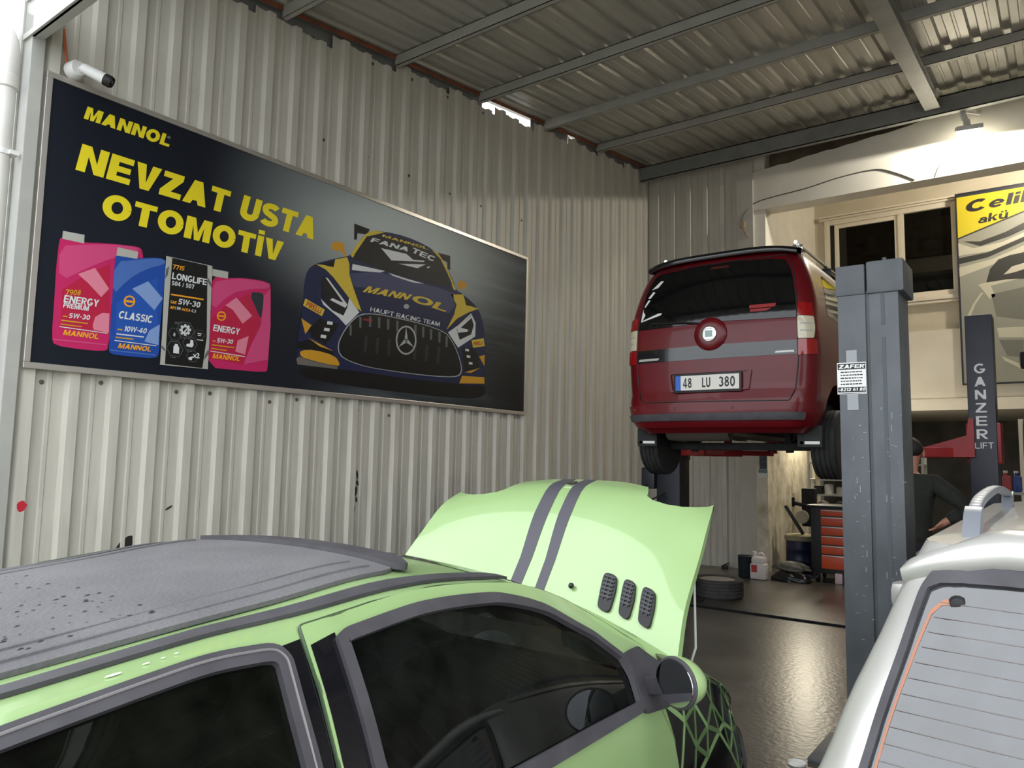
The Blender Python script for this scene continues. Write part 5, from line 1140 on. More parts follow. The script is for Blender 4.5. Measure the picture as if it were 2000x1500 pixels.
for s in (1, -1):
    bm = BM(); bmesh.ops.create_uvsphere(bm, u_segments=20, v_segments=12, radius=1)
    for v in bm.verts: v.co = Vector((GX+s*.47+.13*v.co.x, 2.93+.10*v.co.y, .72+.085*v.co.z))
    obj('headlamp', bm, mat('lamp_lens', (200, 204, 206), .08, .3), gc)
def wheel(parent, x, y, z, R, wdt, side, name='wheel'):
    e = bpy.data.objects.new(name, None); COL.objects.link(e); e.parent = parent; e.location = Vector((x, y, z))-world_origin(parent)
    h = wdt/2; bm = BM()
    pr = [(R*.64, -h), (R*.8, -h*1.04), (R*.95, -h*.95), (R, -h*.75)]
    for k in range(4):
        q = -h*.6+k*h*.4; pr += [(R, q-h*.08), (R*.972, q-h*.05), (R*.972, q+h*.05), (R, q+h*.08)]
    pr += [(R, h*.75), (R*.95, h*.95), (R*.8, h*1.04), (R*.64, h)]
    lathe(bm, pr, (x, y, z), 'X', 36); obj('tyre', bm, M_RUBBER, e)
    bm = BM(); s = side; lathe(bm, [(R*.64, s*h*.95), (R*.6, s*h*.8), (R*.3, s*h*.55), (R*.18, s*h*.75), (.0005, s*h*.8)], (x, y, z), 'X', 30); lathe(bm, [(R*.64, -s*h*.95), (R*.55, -s*h*.5), (R*.3, -s*h*.1), (.0005, -s*h*.1)], (x, y, z), 'X', 24)
    obj('rim', bm, M_ALU, e)
for s in (1, -1):
    for y in (2.50, .10): wheel(gc, GX+s*.70, y, .275, .275, .165, s)
# cabin
ci = bpy.data.objects.new('cabin', None); COL.objects.link(ci); ci.parent = gc; ci.location = (0, 0, .2)
bm = BM(); box(bm, (3.06, -.30, .20), (4.48, 2.30, .24)); box(bm, (3.08, -.32, .22), (4.46, -.25, .85)); obj('cabin_floor', bm, M_INT, ci)
bm = BM(); box(bm, (3.06, 1.98, .62), (4.48, 2.36, .88), .05); box(bm, (3.20, 1.86, .74), (3.62, 2.1, .96), .05); box(bm, (3.65, 1.90, .45), (3.90, 2.2, .84), .04)
for x in (3.78, 3.92, 4.34): lathe(bm, [(.0005, 0), (.045, 0), (.05, -.02), (.05, .05)], (x, 1.965, .80), 'Y', 18)
obj('dashboard', bm, mat('dash_plastic', (50, 54, 56), .6), ci)
bm = BM(); c = Vector((3.41, 1.74, .86)); R3 = Matrix.Rotation(math.radians(62), 3, 'X')
tube(bm, [c+R3 @ Vector((.185*math.cos(a*.2618), .185*math.sin(a*.2618), 0)) for a in range(24)], .014, 8, closed=True)
for a in (0, 2.1, 4.2): tube(bm, [c+R3 @ Vector((.18*math.cos(a+.5), .18*math.sin(a+.5), 0)), c], .012, 6)
tube(bm, [c, (3.41, 1.98, .74)], .03, 8); obj('steering_wheel', bm, M_BLACK, ci)
for x in (3.41, 4.13):
    bm = BM(); box(bm, (x-.24, 1.02, .30), (x+.24, 1.50, .50), .06); obj('front_seat', bm, M_SEAT, ci)
    bm = BM(); vs = box(bm, (x-.23, .94, .42), (x+.23, 1.06, .98), .06); bmesh.ops.rotate(bm, verts=vs, cent=(x, 1.05, .45), matrix=Matrix.Rotation(math.radians(14), 3, 'X')); vs = box(bm, (x-.13, .80, .98), (x+.13, .89, 1.16), .04); obj('seat_back', bm, M_SEAT, ci)
bm = BM(); box(bm, (3.16, .20, .32), (4.38, .62, .50), .06); vs = box(bm, (3.16, .12, .45), (4.38, .24, .92), .05); obj('rear_seat', bm, M_SEAT, ci)
bm = BM(); box(bm, (3.66, 1.52, 1.20), (3.88, 1.56, 1.27), .02); obj('rear_view_mirror', bm, M_BLACK, ci)
# ---------------------------------------------------------------- vans held up on lifts
M_VRED = mat('deep_red_paint', (102, 10, 20), .32, .0, coat=.22, rgb2=(95, 9, 18), scale=4, spec=.3)
M_LAMPR = mat('red_lamp_lens', (150, 12, 16), .12, coat=.5); M_LAMPC = mat('clear_lamp_lens', (206, 196, 168), .1, coat=.5)
M_VGLASS = mat('privacy_glass', (10, 11, 12), .06, spec=.5)
M_UNDER = mat('underbody_grime', (34, 33, 31), .8, rgb2=(22, 21, 20), scale=9)
def build_van(root, base, paint, detailed=True):
    """small square-backed van; base = (x, y, z) of its datum, rear towards the yard"""
    dx, dy, dz = base[0]-VX, base[1]-VY, base[2]-VZ
    def fn(u, z):
        p = van_pt(u, z); return np.array((p[0]+dx, p[1]+dy, p[2]+dz))
    CEN = (base[0], base[1]+2, base[2]+.9)
    L = 3.62                          # side length beyond the corner
    def both(pl): return [pl, [(-u, z) for u, z in pl]]
    GLASS = rounded([(-1.075, 1.235), (-1.05, 1.35), (-1.10, 1.57), (-1.07, 1.66), (-.95, 1.695), (-.3, 1.714), (.336, 1.714), (.85, 1.698), (1.07, 1.675), (1.13, 1.60), (1.10, 1.44), (1.10, 1.15), (.64, 1.154), (.225, 1.165), (-.225, 1.165), (-.65, 1.158), (-1.09, 1.158)], .02)
    def side_arch(uc, zc, r):
        return [(uc-r, .205)]+[(uc-r*math.cos(math.pi*k/14), zc+r*math.sin(math.pi*k/14)) for k in range(15)]+[(uc+r, .205)]
    SW = [rounded([(2.28, 1.24), (2.95, 1.22), (2.95, 1.60), (2.38, 1.62)], .06), rounded([(3.05, 1.22), (3.98, 1.20), (3.98, 1.60), (3.05, 1.60)], .05), rounded([(4.08, 1.20), (4.95, 1.14), (4.55, 1.56), (4.08, 1.60)], .05)]
    bm = BM()
    prof = [(-2, .205), (2, .205)]+side_arch(2.52, .30, .34)+side_arch(5.10, .30, .34)+[(5.55, .21), (5.62, .5), (5.58, .85), (5.3, 1.0), (4.75, 1.24), (4.30, 1.55), (4.0, 1.70), (3.8, 1.785), (-3.8, 1.785)]
    left = [(-u, z) for u, z in prof[2:-1]][::-1]
    outline = [(-2, .205), (2, .205)]+prof[2:-1]+[(0, 1.785)]+left
    # build halves so that the seam runs down the centre line
    for s in (1, -1):
        half = [(0, .205), (2*s, .205)]+[(u*s, z) for u, z in prof[2:-1]]+[(0, 1.785)]
        gl = [(u, z) for u, z in GLASS]
        gh = [(max(u*s, 0)*s, z) for u, z in gl]
        gh = [q for i, q in enumerate(gh) if not (q[0] == 0 and gh[i-1][0] == 0 and gh[(i+1) % len(gh)][0] == 0)]
        if s == 1: half_poly = half
        holes = [[(u*s, z) for u, z in h] for h in SW]
        panel(bm, fn, half, holes, st=(.12, .07), center=CEN)
    bmesh.ops.remove_doubles(bm, verts=bm.verts[:], dist=.001)
    # roof, bonnet and floor close the shell
    def roof(u, v):
        a = fn(u, 1.785); b = fn(-u, 1.785); p = a*(1-v)+b*v; p[2] += .05*4*v*(1-v)*min(1, (p[1]-base[1])/.5); return p
    us = [.0, .5, .9, 1.2, 1.5, 1.75, 2.0, 2.5, 3.0, 3.5, 3.8]; g = [[bm.verts.new(roof(u, j/8)) for j in range(9)] for u in us]
    for A, B in zip(g, g[1:]):
        for j in range(8): bm.faces.new((A[j], A[j+1], B[j+1], B[j]))
    fr = [(3.8, 1.785), (4.0, 1.70), (4.30, 1.55), (4.75, 1.24), (5.3, 1.0), (5.58, .85), (5.62, .5), (5.55, .21)]
    g2 = [[bm.verts.new(fn(u, z)*(1-j/8)+fn(-u, z)*(j/8)+np.array((0, .12*4*(j/8)*(1-j/8), 0))) for j in range(9)] for u, z in fr]
    for A, B in zip(g2, g2[1:]):
        for j in range(8): bm.faces.new((A[j], A[j+1], B[j+1], B[j]))
    obj('body_shell', bm, paint, root, fix=True)
    bm = BM(); quad(bm, [fn(4.05, 1.69)*1.0+np.array((0.08, .05, .012)), fn(-4.05, 1.69)+np.array((-.08, .05, .012)), fn(-4.72, 1.26)+np.array((-.06, .09, .02)), fn(4.72, 1.26)+np.array((.06, .09, .02))]); obj('windscreen', bm, M_VGLASS, root)
    for s in (1, -1):
        for h in SW:
            bm = BM(); panel(bm, fn, [(u*s, z) for u, z in inset(h, -.012)], st=(.2, .1), off=-.004, thick=.006, center=CEN); obj('side_window', bm, M_VGLASS, root, fix=False)
    bm = BM()
    x0, y0, z0 = base
    box(bm, (x0-.72, y0+.45, z0+.22), (x0+.72, y0+3.5, z0+.50), .03)
    box(bm, (x0-.66, y0+.12, z0+.28), (x0+.66, y0+.5, z0+.55), .03); obj('underbody', bm, M_UNDER, root)
    bm = BM(); lathe(bm, [(.0005, -.32), (.09, -.3), (.1, -.2), (.1, .2), (.09, .3), (.0005, .32)], (x0-.28, y0+.42, z0+.24), 'X', 16); tube(bm, smooth_path([(x0-.05, y0+.42, z0+.22), (x0+.2, y0+.8, z0+.2), (x0+.15, y0+2.4, z0+.2)]), .025, 8); obj('exhaust', bm, mat('exhaust_steel', (120, 112, 102), .6, .5), root)
    bm = BM(); beam(bm, (x0-.68, y0+.70, z0+.10), (x0+.68, y0+.70, z0+.10), .09, .07, .02)
    for s in (1, -1): beam(bm, (x0+s*.5, y0+.70, z0+.11), (x0+s*.5, y0+1.3, z0+.27), .07, .06, .02); tube(bm, [(x0+s*.45, y0+.72, z0+.05), (x0+s*.45, y0+.66, z0+.42)], .035, 10)
    obj('rear_axle', bm, M_UNDER, root)
    for s in (1, -1):
        for yy, zz in (((.70, .12), (3.28, .10)) if not (detailed == 'no_left' and s < 0) else ((.70, .12),)): wheel(root, x0+s*.80, y0+yy, z0+zz, .30, .20, s)
    for s in (1, -1):
        bm = BM(); box(bm, (x0+s*.91-.075, y0+2.86, z0+1.10), (x0+s*.91+.075, y0+2.98, z0+1.32), .04); beam(bm, (x0+s*.82, y0+2.93, z0+1.12), (x0+s*.88, y0+2.93, z0+1.16), .05, .05); obj('door_mirror', bm, M_BLACK, root)
    if detailed is None: return fn, CEN
    # rear dress-up
    bm = BM(); panel(bm, fn, GLASS, st=(.12, .05), off=.002, thick=.006, center=CEN); rg = obj('rear_window', bm, M_VGLASS, root, fix=False)
    HATCH = rounded([(-1.12, .53), (-.96, .478), (1.05, .465), (1.13, .53), (1.125, .85), (1.125, 1.15), (1.15, 1.45), (1.25, 1.64), (1.2, 1.73), (-1.2, 1.73), (-1.25, 1.64), (-1.15, 1.45), (-1.125, 1.15), (-1.125, .85)], .04)
    bm = BM(); surf_tube(bm, fn, _resample(HATCH, (.12, .08)), .006, CEN, off=-.001, closed=True, seg=6); obj('hatch_gap', bm, M_BLACK, root)
    band = [(-1.09, .875), (-.6, .868), (1.09, .813), (1.09, .955), (.22, .965), (-.22, .965), (-1.09, 1.015)]
    band = [(-1.09, .845), (1.09, .845), (1.09, .962), (.22, .966), (-.22, .966), (-1.09, .962)]
    bm = BM(); panel(bm, fn, band, st=(.12, .05), off=.002, thick=.004, center=CEN); bd = obj('trim_band', bm, M_GLOSSBLK, root, fix=False)
    bm = BM(); panel(bm, fn, [(.78, .862), (1.0, .862), (1.0, .878), (.80, .878)], st=(.1, .05), off=.007, thick=.002, center=CEN); obj('script_badge', bm, mat('script_white', (220, 218, 212), .4), bd, fix=False)
    bm = BM(); panel(bm, fn, [(-1.03, .862), (-.72, .862), (-.70, .882), (-1.01, .882)], st=(.1, .05), off=.007, thick=.002, center=CEN); obj('script_badge', bm, M_STEEL, bd, fix=False)
    # round boss with emblem on the hatch
    c = fn(0, 1.06); bm = BM(); lathe(bm, [(.150, .0), (.146, .016), (.125, .034), (.08, .042), (.07, .040), (.0005, .040)], (c[0], c[1]+.008, c[2]), axis=Matrix(((1, 0, 0, 0), (0, 0, -1, 0), (0, 1, 0, 0), (0, 0, 0, 1))), seg=40); bo = obj('hatch_boss', bm, paint, root)
    bm = BM(); lathe(bm, [(.068, .036), (.066, .05), (.056, .053), (.0005, .052)], (c[0], c[1]+.008, c[2]), axis=Matrix(((1, 0, 0, 0), (0, 0, -1, 0), (0, 1, 0, 0), (0, 0, 0, 1))), seg=30); em = obj('round_emblem', bm, M_CHROME, bo)
    bm = BM(); yq = c[1]-.0465; quad(bm, [(c[0]-.034, yq, c[2]-.03), (c[0]+.034, yq, c[2]-.03), (c[0]+.034, yq, c[2]+.03), (c[0]-.034, yq, c[2]+.03)]); obj('emblem_shield', bm, mat('emblem_grey', (120, 140, 134), .3, .5), em, smooth=False)
    # lamps
    for s in (1, -1):
        P = lambda pl: [(u*s, z) for u, z in pl]
        lm = bpy.data.objects.new('tail_lamp', None); COL.objects.link(lm); lm.parent = root; lm.location = Vector(fn(1.4*s, 1.05))-root.location
        for nm, pl, mm in (('red_lens', rounded([(1.13, 1.165), (1.64, 1.16), (1.58, 1.27), (1.16, 1.275)], .02), M_LAMPR), ('clear_lens', rounded([(1.13, .97), (1.62, .975), (1.68, 1.06), (1.64, 1.155), (1.13, 1.16)], .03), M_LAMPC), ('red_lens', rounded([(1.12, .835), (1.78, .845), (1.74, .965), (1.13, .965)], .02), M_LAMPR)):
            bm = BM(); panel(bm, fn, P(pl), st=(.12, .05), off=.002, thick=.012, center=CEN); lo = obj(nm, bm, mm, lm, fix=False)
            if mm is M_LAMPC:
                for zz in (1.03, 1.09): bm = BM(); panel(bm, fn, P([(1.2, zz), (1.56, zz), (1.56, zz+.012), (1.2, zz+.012)]), st=(.12, .05), off=.0135, thick=.002, center=CEN); obj('lens_ridge', bm, M_STEEL, lo, fix=False)
    # number plate in its recess
    bm = BM(); panel(bm, fn, rounded([(-.57, .567), (.50, .567), (.52, .735), (-.575, .735)], .02), [rounded([(-.53, .58), (.46, .58), (.48, .725), (-.54, .725)], .02)], st=(.12, .05), off=.002, thick=.014, center=CEN); obj('plate_surround', bm, paint, root, fix=False)
    p0 = fn(-.475, .575)+np.array((0, -.008, 0)); pw, ph = .572, .128
    def pt(u, v, d=0): return (p0[0]+u*pw, p0[1]-.022-d, p0[2]+v*ph)
    bm = BM(); box(bm, (p0[0]-.02, p0[1]-.022, p0[2]-.022), (p0[0]+pw+.02, p0[1]-.012, p0[2]+ph+.018), .003); pl = obj('number_plate_holder', bm, M_BLACK, root)
    bm = BM(); box(bm, pt(0, 0), (pt(1, 1)[0], p0[1]-.024, pt(1, 1)[2])); npl = obj('number_plate', bm, mat('plate_white', (226, 222, 212), .4), pl, smooth=False)
    bm = BM(); quad(bm, [pt(.0, 0, .003), pt(.085, 0, .003), pt(.085, 1, .003), pt(.0, 1, .003)]); obj('country_strip', bm, mat('plate_blue', (24, 92, 190), .4), npl, smooth=False)
    for s_, a, b2 in (('48', .125, .265), ('LU', .43, .56), ('380', .69, .94)): bm = BM(); block(bm, s_, pt(a, .16, .004), pt(b2, .16, .004), pt(a, .84, .004), 0, .2, .12); obj('plate_characters', bm, M_BLACK, npl, smooth=False)
    # bumper, mud flaps, spoiler, roof rails, wiper, stickers
    bm = BM()
    for s in (1, -1): panel(bm, fn, [(0, .26), (2.02*s, .26), (2.06*s, .452), (0, .452)], st=(.12, .05), off=.002, thick=.014, center=CEN)
    bmesh.ops.remove_doubles(bm, verts=bm.verts[:], dist=.001); bu = obj('bumper', bm, paint, root, fix=False)
    bm = BM(); panel(bm, fn, rounded([(-1.75, .318), (1.48, .318), (1.48, .372), (-1.75, .372)], .01), st=(.12, .03), off=.016, thick=.012, center=CEN); obj('bumper_strip', bm, M_TRIM, bu, fix=False)
    for u in (-1.3, -.5, .32, 1.15):
        q = fn(u, .415); bm = BM(); lathe(bm, [(.0005, .004), (.012, .003), (.013, 0)], (q[0], q[1]-.016, q[2]), axis=Matrix(((1, 0, 0, 0), (0, 0, -1, 0), (0, 1, 0, 0), (0, 0, 0, 1))), seg=12); obj('parking_sensor', bm, mat('sensor', (96, 20, 28), .5), bu)
    for s in (1, -1):
        bm = BM(); box(bm, (x0+s*.74-.10, y0+.27, z0+.09), (x0+s*.74+.10, y0+.285, z0+.27), .008); fl = obj('mud_flap', bm, M_RUBBER, root)
        bm = BM(); text(bm, 'TTTT', (x0+s*.72-.06, y0+.297, z0+.05), (x0+s*.72+.08, y0+.297, z0+.055), (x0+s*.72-.06, y0+.297, z0+.08), .02) if False else box(bm, (x0+s*.74-.04, y0+.2675, z0+.115), (x0+s*.74+.08, y0+.2695, z0+.14)); obj('flap_print', bm, M_WPL, fl, smooth=False)
        bm = BM(); lathe(bm, [(.0005, 0), (.014, 0)], (x0+s*.74-.065, y0+.2675, z0+.127), 'Y', 12); obj('flap_mark', bm, M_LAMPR, fl, smooth=False)
    bm = BM()
    sp = [(-.66, 0), (-.6, -.06), (-.3, -.10), (0, -.11), (.3, -.10), (.6, -.06), (.66, 0)]
    g = []
    for i in range(25):
        x = -.685+1.37*i/24; k = 1-abs(x/.685)**4; yb = y0+.205-.055*k; zt = z0+1.79+.048*k
        g.append([bm.verts.new((x0+x, yb+dy_, zt+dz_)) for dy_, dz_ in ((.30, .012), (.12, .016), (.0, -.012), (-.012, -.04), (.0, -.062), (.08, -.055))])
    for A, B in zip(g, g[1:]):
        for j in range(5): bm.faces.new((A[j], A[j+1], B[j+1], B[j]))
    obj('roof_spoiler', bm, M_GLOSSBLK, root, angle=60)
    for s in (1, -1):
        rl = bpy.data.objects.new('roof_rail', None); COL.objects.link(rl); rl.parent = root; rl.location = Vector((x0+s*.60, y0+1.5, z0+1.80))-root.location
        bm = BM()
        xx = x0+s*.615
        pts = smooth_path([(xx, y0+.42, z0+1.89), (xx, y0+.9, z0+1.893), (xx, y0+1.7, z0+1.893), (xx, y0+2.5, z0+1.88)], 5)
        tube(bm, pts, .017, 10); obj('rail_tube', bm, M_CHROME, rl)
        for yy in (.50, 1.5, 2.4): bm = BM(); beam(bm, (xx-s*.01, y0+yy, z0+1.79), (xx, y0+yy, z0+1.885), .03, .09, .01); obj('rail_foot', bm, M_CHROME if yy == .5 else M_BLACK, rl)
    bm = BM(); a = fn(-.05, 1.19); tube(bm, [fn(.0, 1.15)+np.array((0, -.03, 0)), fn(-.35, 1.185)+np.array((0, -.022, 0)), fn(-.82, 1.205)+np.array((0, -.018, 0))], .007, 6); obj('rear_wiper', bm, M_BLACK, root)
    bm = BM()
    for pl_ in ([(-1.03, 1.235), (-1.0, 1.235), (-.96, 1.30), (-1.035, 1.36)], [(-1.0, 1.235), (-.72, 1.28), (-.70, 1.30), (-.76, 1.30), (-.98, 1.25)], [(-1.02, 1.38), (-.99, 1.375), (-.94, 1.44), (-.97, 1.45)], [(-.99, 1.465), (-.95, 1.46), (-.90, 1.515), (-.94, 1.525)], [(-.98, 1.545), (-.88, 1.56), (-.83, 1.62), (-.88, 1.625)]): panel(bm, fn, pl_, st=(.1, .05), off=.0085, thick=.0008, center=CEN)
    obj('white_sticker', bm, M_WPL, rg, fix=False)
    bm = BM()
    for pl_ in ([(.49, 1.255), (.80, 1.255), (.81, 1.285), (.49, 1.285)], [(.50, 1.225), (.70, 1.225), (.76, 1.245), (.50, 1.248)]): panel(bm, fn, pl_, st=(.1, .05), off=.0085, thick=.0008, center=CEN)
    obj('red_sticker', bm, mat('red_film', (150, 22, 26), .5), rg, fix=False)
    bm = BM(); panel(bm, fn, [(-.08, 1.665), (.22, 1.665), (.20, 1.685), (-.06, 1.685)], st=(.1, .05), off=.0085, thick=.002, center=CEN); obj('brake_lamp', bm, mat('dim_red_lens', (80, 22, 24), .3), rg, fix=False)
    return fn, CEN
rv = thing('van', (VX, VY+2, VZ), 'dark red small van with black rear window and number plate, raised on a lift', 'van')
build_van(rv, (VX, VY, VZ), M_VRED, 'no_left')
# pale car on a further lift at the right edge of the view
wv_ = thing('raised_car', (6.16, 10.0, 1.72), 'pale silver car on the far lift, only its tail showing at the right edge', 'car')
build_van(wv_, (6.16, 8.0, 1.72), mat('pale_silver_paint', (176, 178, 178), .3, .4, coat=.5))
# ---------------------------------------------------------------- silver hatchback at the right
M_SILVER = mat('silver_paint', (198, 196, 190), .34, .35, coat=.6, rgb2=(192, 190, 184), scale=5)
M_SGLASS = glass_mat('rear_screen_glass', (70, 76, 80), 2.2, .03, .16, (150, 152, 156))  # pale diffuse layer paints the bright sky reflection into the screen
sv = thing('estate_car', (SX, 3.9, 0), 'silver hatchback with roof rails and heated rear window beside the lift column', 'car')
SCEN = (SX, 3.9, .8)
sp_ = silver_pt
SWIN = rounded([(-1.15, .90), (-1.20, 1.05), (-1.30, 1.20), (-1.38, 1.33), (-1.34, 1.370), (-1.2, 1.390), (-.8, 1.40), (0, 1.404), (.8, 1.40), (1.2, 1.39), (1.34, 1.37), (1.38, 1.33), (1.30, 1.20), (1.20, 1.05), (1.15, .90), (.9, .87), (0, .86), (-.9, .87)], .03)
def s_arch(uc, zc, r): return [(uc-r, .205)]+[(uc-r*math.cos(math.pi*k/14), zc+r*math.sin(math.pi*k/14)) for k in range(15)]+[(uc+r, .205)]
SIDE = [[(2.75, .93), (3.35, .93), (3.35, 1.32), (2.95, 1.30)], [(3.45, .93), (4.35, .93), (4.25, 1.33), (3.45, 1.33)], [(4.45, .93), (5.45, .93), (4.85, 1.27), (4.42, 1.33)]]
SIDE = [rounded(h, .06) for h in SIDE]
pf = s_arch(2.80, .29, .33)+s_arch(5.35, .29, .33)+[(5.9, .21), (5.98, .45), (5.9, .72), (5.5, .90), (5.0, 1.22), (4.7, 1.36), (4.5, 1.44)]
bm = BM()
for s in (1, -1):
    half = [(0, .205), (2*s, .205)]+[(u*s, z) for u, z in pf]+[(0, 1.44)]
    hw = [(u, z) for u, z in SWIN if u*s > .01]; hw = ([(0, .86)]+hw+[(0, 1.404)])
    # window opening reaches the centre line: cut it out of the half outline instead of a hole
    ring = [(0, .205), (2*s, .205)]+[(u*s, z) for u, z in pf]+[(0, 1.44), (0, 1.404)]
    inner = sorted([q for q in SWIN if q[0]*s > .01], key=lambda q: -math.atan2(q[1]-1.12, abs(q[0])))
    ring += inner+[(0, .86)]
    panel(bm, sp_, ring, [[(u*s, z) for u, z in h] for h in SIDE], st=(.12, .06), center=SCEN)
bmesh.ops.remove_doubles(bm, verts=bm.verts[:], dist=.001)
def sroof(u, v):
    a = sp_(u, 1.44); b = sp_(-u, 1.44); p = a*(1-v)+b*v; p[2] += .045*4*v*(1-v)*min(1, max(0, (p[1]-SY-.28))/.5); return p
us = [0, .5, .9, 1.2, 1.5, 1.75, 2.0, 2.5, 3.0, 3.6, 4.2, 4.5]; g = [[bm.verts.new(sroof(u, j/8)) for j in range(9)] for u in us]
for A, B in zip(g, g[1:]):
    for j in range(8): bm.faces.new((A[j], A[j+1], B[j+1], B[j]))
fr = [(4.5, 1.44), (4.7, 1.36), (5.0, 1.22), (5.5, .90), (5.9, .72), (5.98, .45), (5.9, .21)]
g2 = [[bm.verts.new(sp_(u, z)*(1-j/8)+sp_(-u, z)*(j/8)+np.array((0, .2*4*(j/8)*(1-j/8), .02*4*(j/8)*(1-j/8)))) for j in range(9)] for u, z in fr]
for A, B in zip(g2, g2[1:]):
    for j in range(8): bm.faces.new((A[j], A[j+1], B[j+1], B[j]))
obj('body_shell', bm, M_SILVER, sv)
bm = BM(); panel(bm, sp_, SWIN, [inset(SWIN, .046, (.55, 1))], st=(.1, .05), off=.002, thick=.010, center=SCEN); ss = obj('screen_seal', bm, M_TRIM, sv, fix=False)
IN1 = inset(SWIN, .060, (.55, 1)); IN2 = inset(SWIN, .074, (.55, 1))
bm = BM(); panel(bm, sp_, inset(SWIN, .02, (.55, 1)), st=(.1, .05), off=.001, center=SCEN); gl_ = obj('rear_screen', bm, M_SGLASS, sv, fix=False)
bm = BM(); panel(bm, sp_, [(-.95, 1.315), (-1.09, 1.312), (-1.17, 1.285), (-1.155, 1.2), (-1.075, 1.05), (-1.03, .93), (-1.00, .93), (-1.045, 1.05), (-1.12, 1.2), (-1.135, 1.275), (-1.08, 1.298), (-.95, 1.303)], st=(.1, .05), off=.0012, thick=.0008, center=SCEN); obj('sealant_border', bm, mat('orange_sealant', (158, 104, 78), .5), gl_, fix=False)
bm = BM()
for k in range(12):
    z = .93+k*.034; m = 1.02+.10*(z-.9)/.45; w_ = .0018
    panel(bm, sp_, [(-m, z), (m, z), (m, z+w_), (-m, z+w_)], st=(.2, .05), off=.0015, thick=.0006, center=SCEN)
obj('heater_lines', bm, mat('heater_line', (104, 96, 92), .5), gl_, fix=False)
bm = BM(); q = sp_(-1.0, 1.315); lathe(bm, [(.0005, .012), (.016, .010), (.022, 0)], (q[0]+.01, q[1]-.002, q[2]-.01), axis=Matrix(((1, 0, 0, 0), (0, 0, -1, 0), (0, 1, 0, 0), (0, 0, 0, 1))), seg=14); obj('screen_fixing', bm, M_BLACK, gl_)
# roof spoiler that wraps round the top of the screen
bm = BM()
def spoil(u, w):
    """w 0..1 across the lip section"""
    a = abs(u); drop = 0 if a < .9 else .105*((a-.9)/1.0)**1.25
    z = 1.45-drop; c = sp_(u, z); n = np.array((0, -1., 0)) if a <= 1 else np.array(((1 if u > 0 else -1)*math.sin((min(a, 2)-1)*math.pi/2), -math.cos((min(a, 2)-1)*math.pi/2), 0))
    prof = [(-.18, .030), (-.05, .036), (.035, .022), (.060, -.010), (.052, -.052), (.0, -.070)]
    i = w; d, h = prof[i]; k = 1 if a < 1 else 1-.45*(min(a, 2)-1)
    return c+n*d*k+np.array((0, 0, h*k))
N_ = 48; g = []
for i in range(N_+1):
    u = -1.68+3.36*i/N_; g.append([bm.verts.new(spoil(u, w)) for w in range(6)])
for A, B in zip(g, g[1:]):
    for j in range(5): bm.faces.new((A[j], A[j+1], B[j+1], B[j]))
bm.faces.new(g[0]); bm.faces.new(g[-1][::-1]); obj('tailgate_spoiler', bm, M_SILVER, sv, angle=70)
for s in (1, -1):
    for h in SIDE: bm = BM(); panel(bm, sp_, [(u*s, z) for u, z in inset(h, -.01)], st=(.2, .1), off=-.003, thick=.004, center=SCEN); obj('side_window', bm, M_VGLASS, sv, fix=False)
    rl = bpy.data.objects.new('roof_rail', None); COL.objects.link(rl); rl.parent = sv; x = SX+s*.465; rl.location = Vector((x, 3.5, 1.45))-sv.location
    bm = BM(); pts = smooth_path([(x, 2.62, 1.503), (x, 2.9, 1.54), (x, 3.6, 1.555), (x, 4.3, 1.515)], 6)
    for p, q in zip(pts, pts[1:]): beam(bm, p, Vector(q)+(Vector(q)-Vector(p))*.04, .034, .026, .006)
    obj('rail_bar', bm, mat('rail_grey', (156, 160, 168), .4, .5), rl)
    for y in (2.58, 4.25):
        bm = BM(); prism(bm, [(x-.022, y-.07, 1.445), (x-.022, y+.07, 1.445), (x-.022, y+.12, 1.523), (x-.022, y+.06, 1.525), (x-.022, y+.01, 1.507)], (.044, 0, 0)); obj('rail_foot', bm, mat('rail_grey', (150, 156, 168)), rl)
    bm = BM(); panel(bm, sp_, [(2.02*s, 1.19), (4.4*s, 1.40), (4.4*s, 1.407), (2.1*s, 1.23)] if False else [(2.0*s, 1.395), (4.3*s, 1.395), (4.3*s, 1.402), (2.0*s, 1.402)], st=(.2, .05), off=.001, thick=.004, center=SCEN); obj('roof_gutter', bm, M_TRIM, sv, fix=False)
    bm = BM(); panel(bm, sp_, rounded([(1.05*s, .56), (1.95*s, .56), (2.0*s, .80), (1.1*s, .82)], .03), st=(.12, .06), off=.002, thick=.014, center=SCEN); obj('tail_lamp', bm, M_LAMPR, sv, fix=False)
    for y in (2.42, 4.95): wheel(sv, SX+s*.70, y, .29, .29, .18, s)
    bm = BM(); box(bm, (SX+s*.87-.08, 4.05, .95), (SX+s*.87+.08, 4.16, 1.08), .04); obj('door_mirror', bm, M_SILVER, sv)
bm = BM()
for s in (1, -1): panel(bm, sp_, [(0, .22), (2.05*s, .22), (2.1*s, .50), (0, .50)], st=(.12, .06), off=.002, thick=.03, center=SCEN)
bmesh.ops.remove_doubles(bm, verts=bm.verts[:], dist=.001); obj('bumper', bm, M_TRIM, sv, fix=False)
bm = BM(); box(bm, (SX-.68, 2.35, .25), (SX+.68, 5.2, .5), .03); box(bm, (SX-.66, 2.5, .40), (SX+.66, 2.62, .98), .05); box(bm, (SX-.66, 2.2, .55), (SX+.66, 2.5, .8), .03); obj('cabin', bm, M_INT, sv)
for x in (-.36, .36):
    bm = BM(); box(bm, (SX+x-.13, 2.50, 1.0), (SX+x+.13, 2.60, 1.16), .04); box(bm, (SX+x-.22, 3.4, .4), (SX+x+.22, 3.54, 1.0), .05); box(bm, (SX+x-.13, 3.42, 1.02), (SX+x+.13, 3.5, 1.18), .04); obj('seat', bm, M_SEAT, sv)
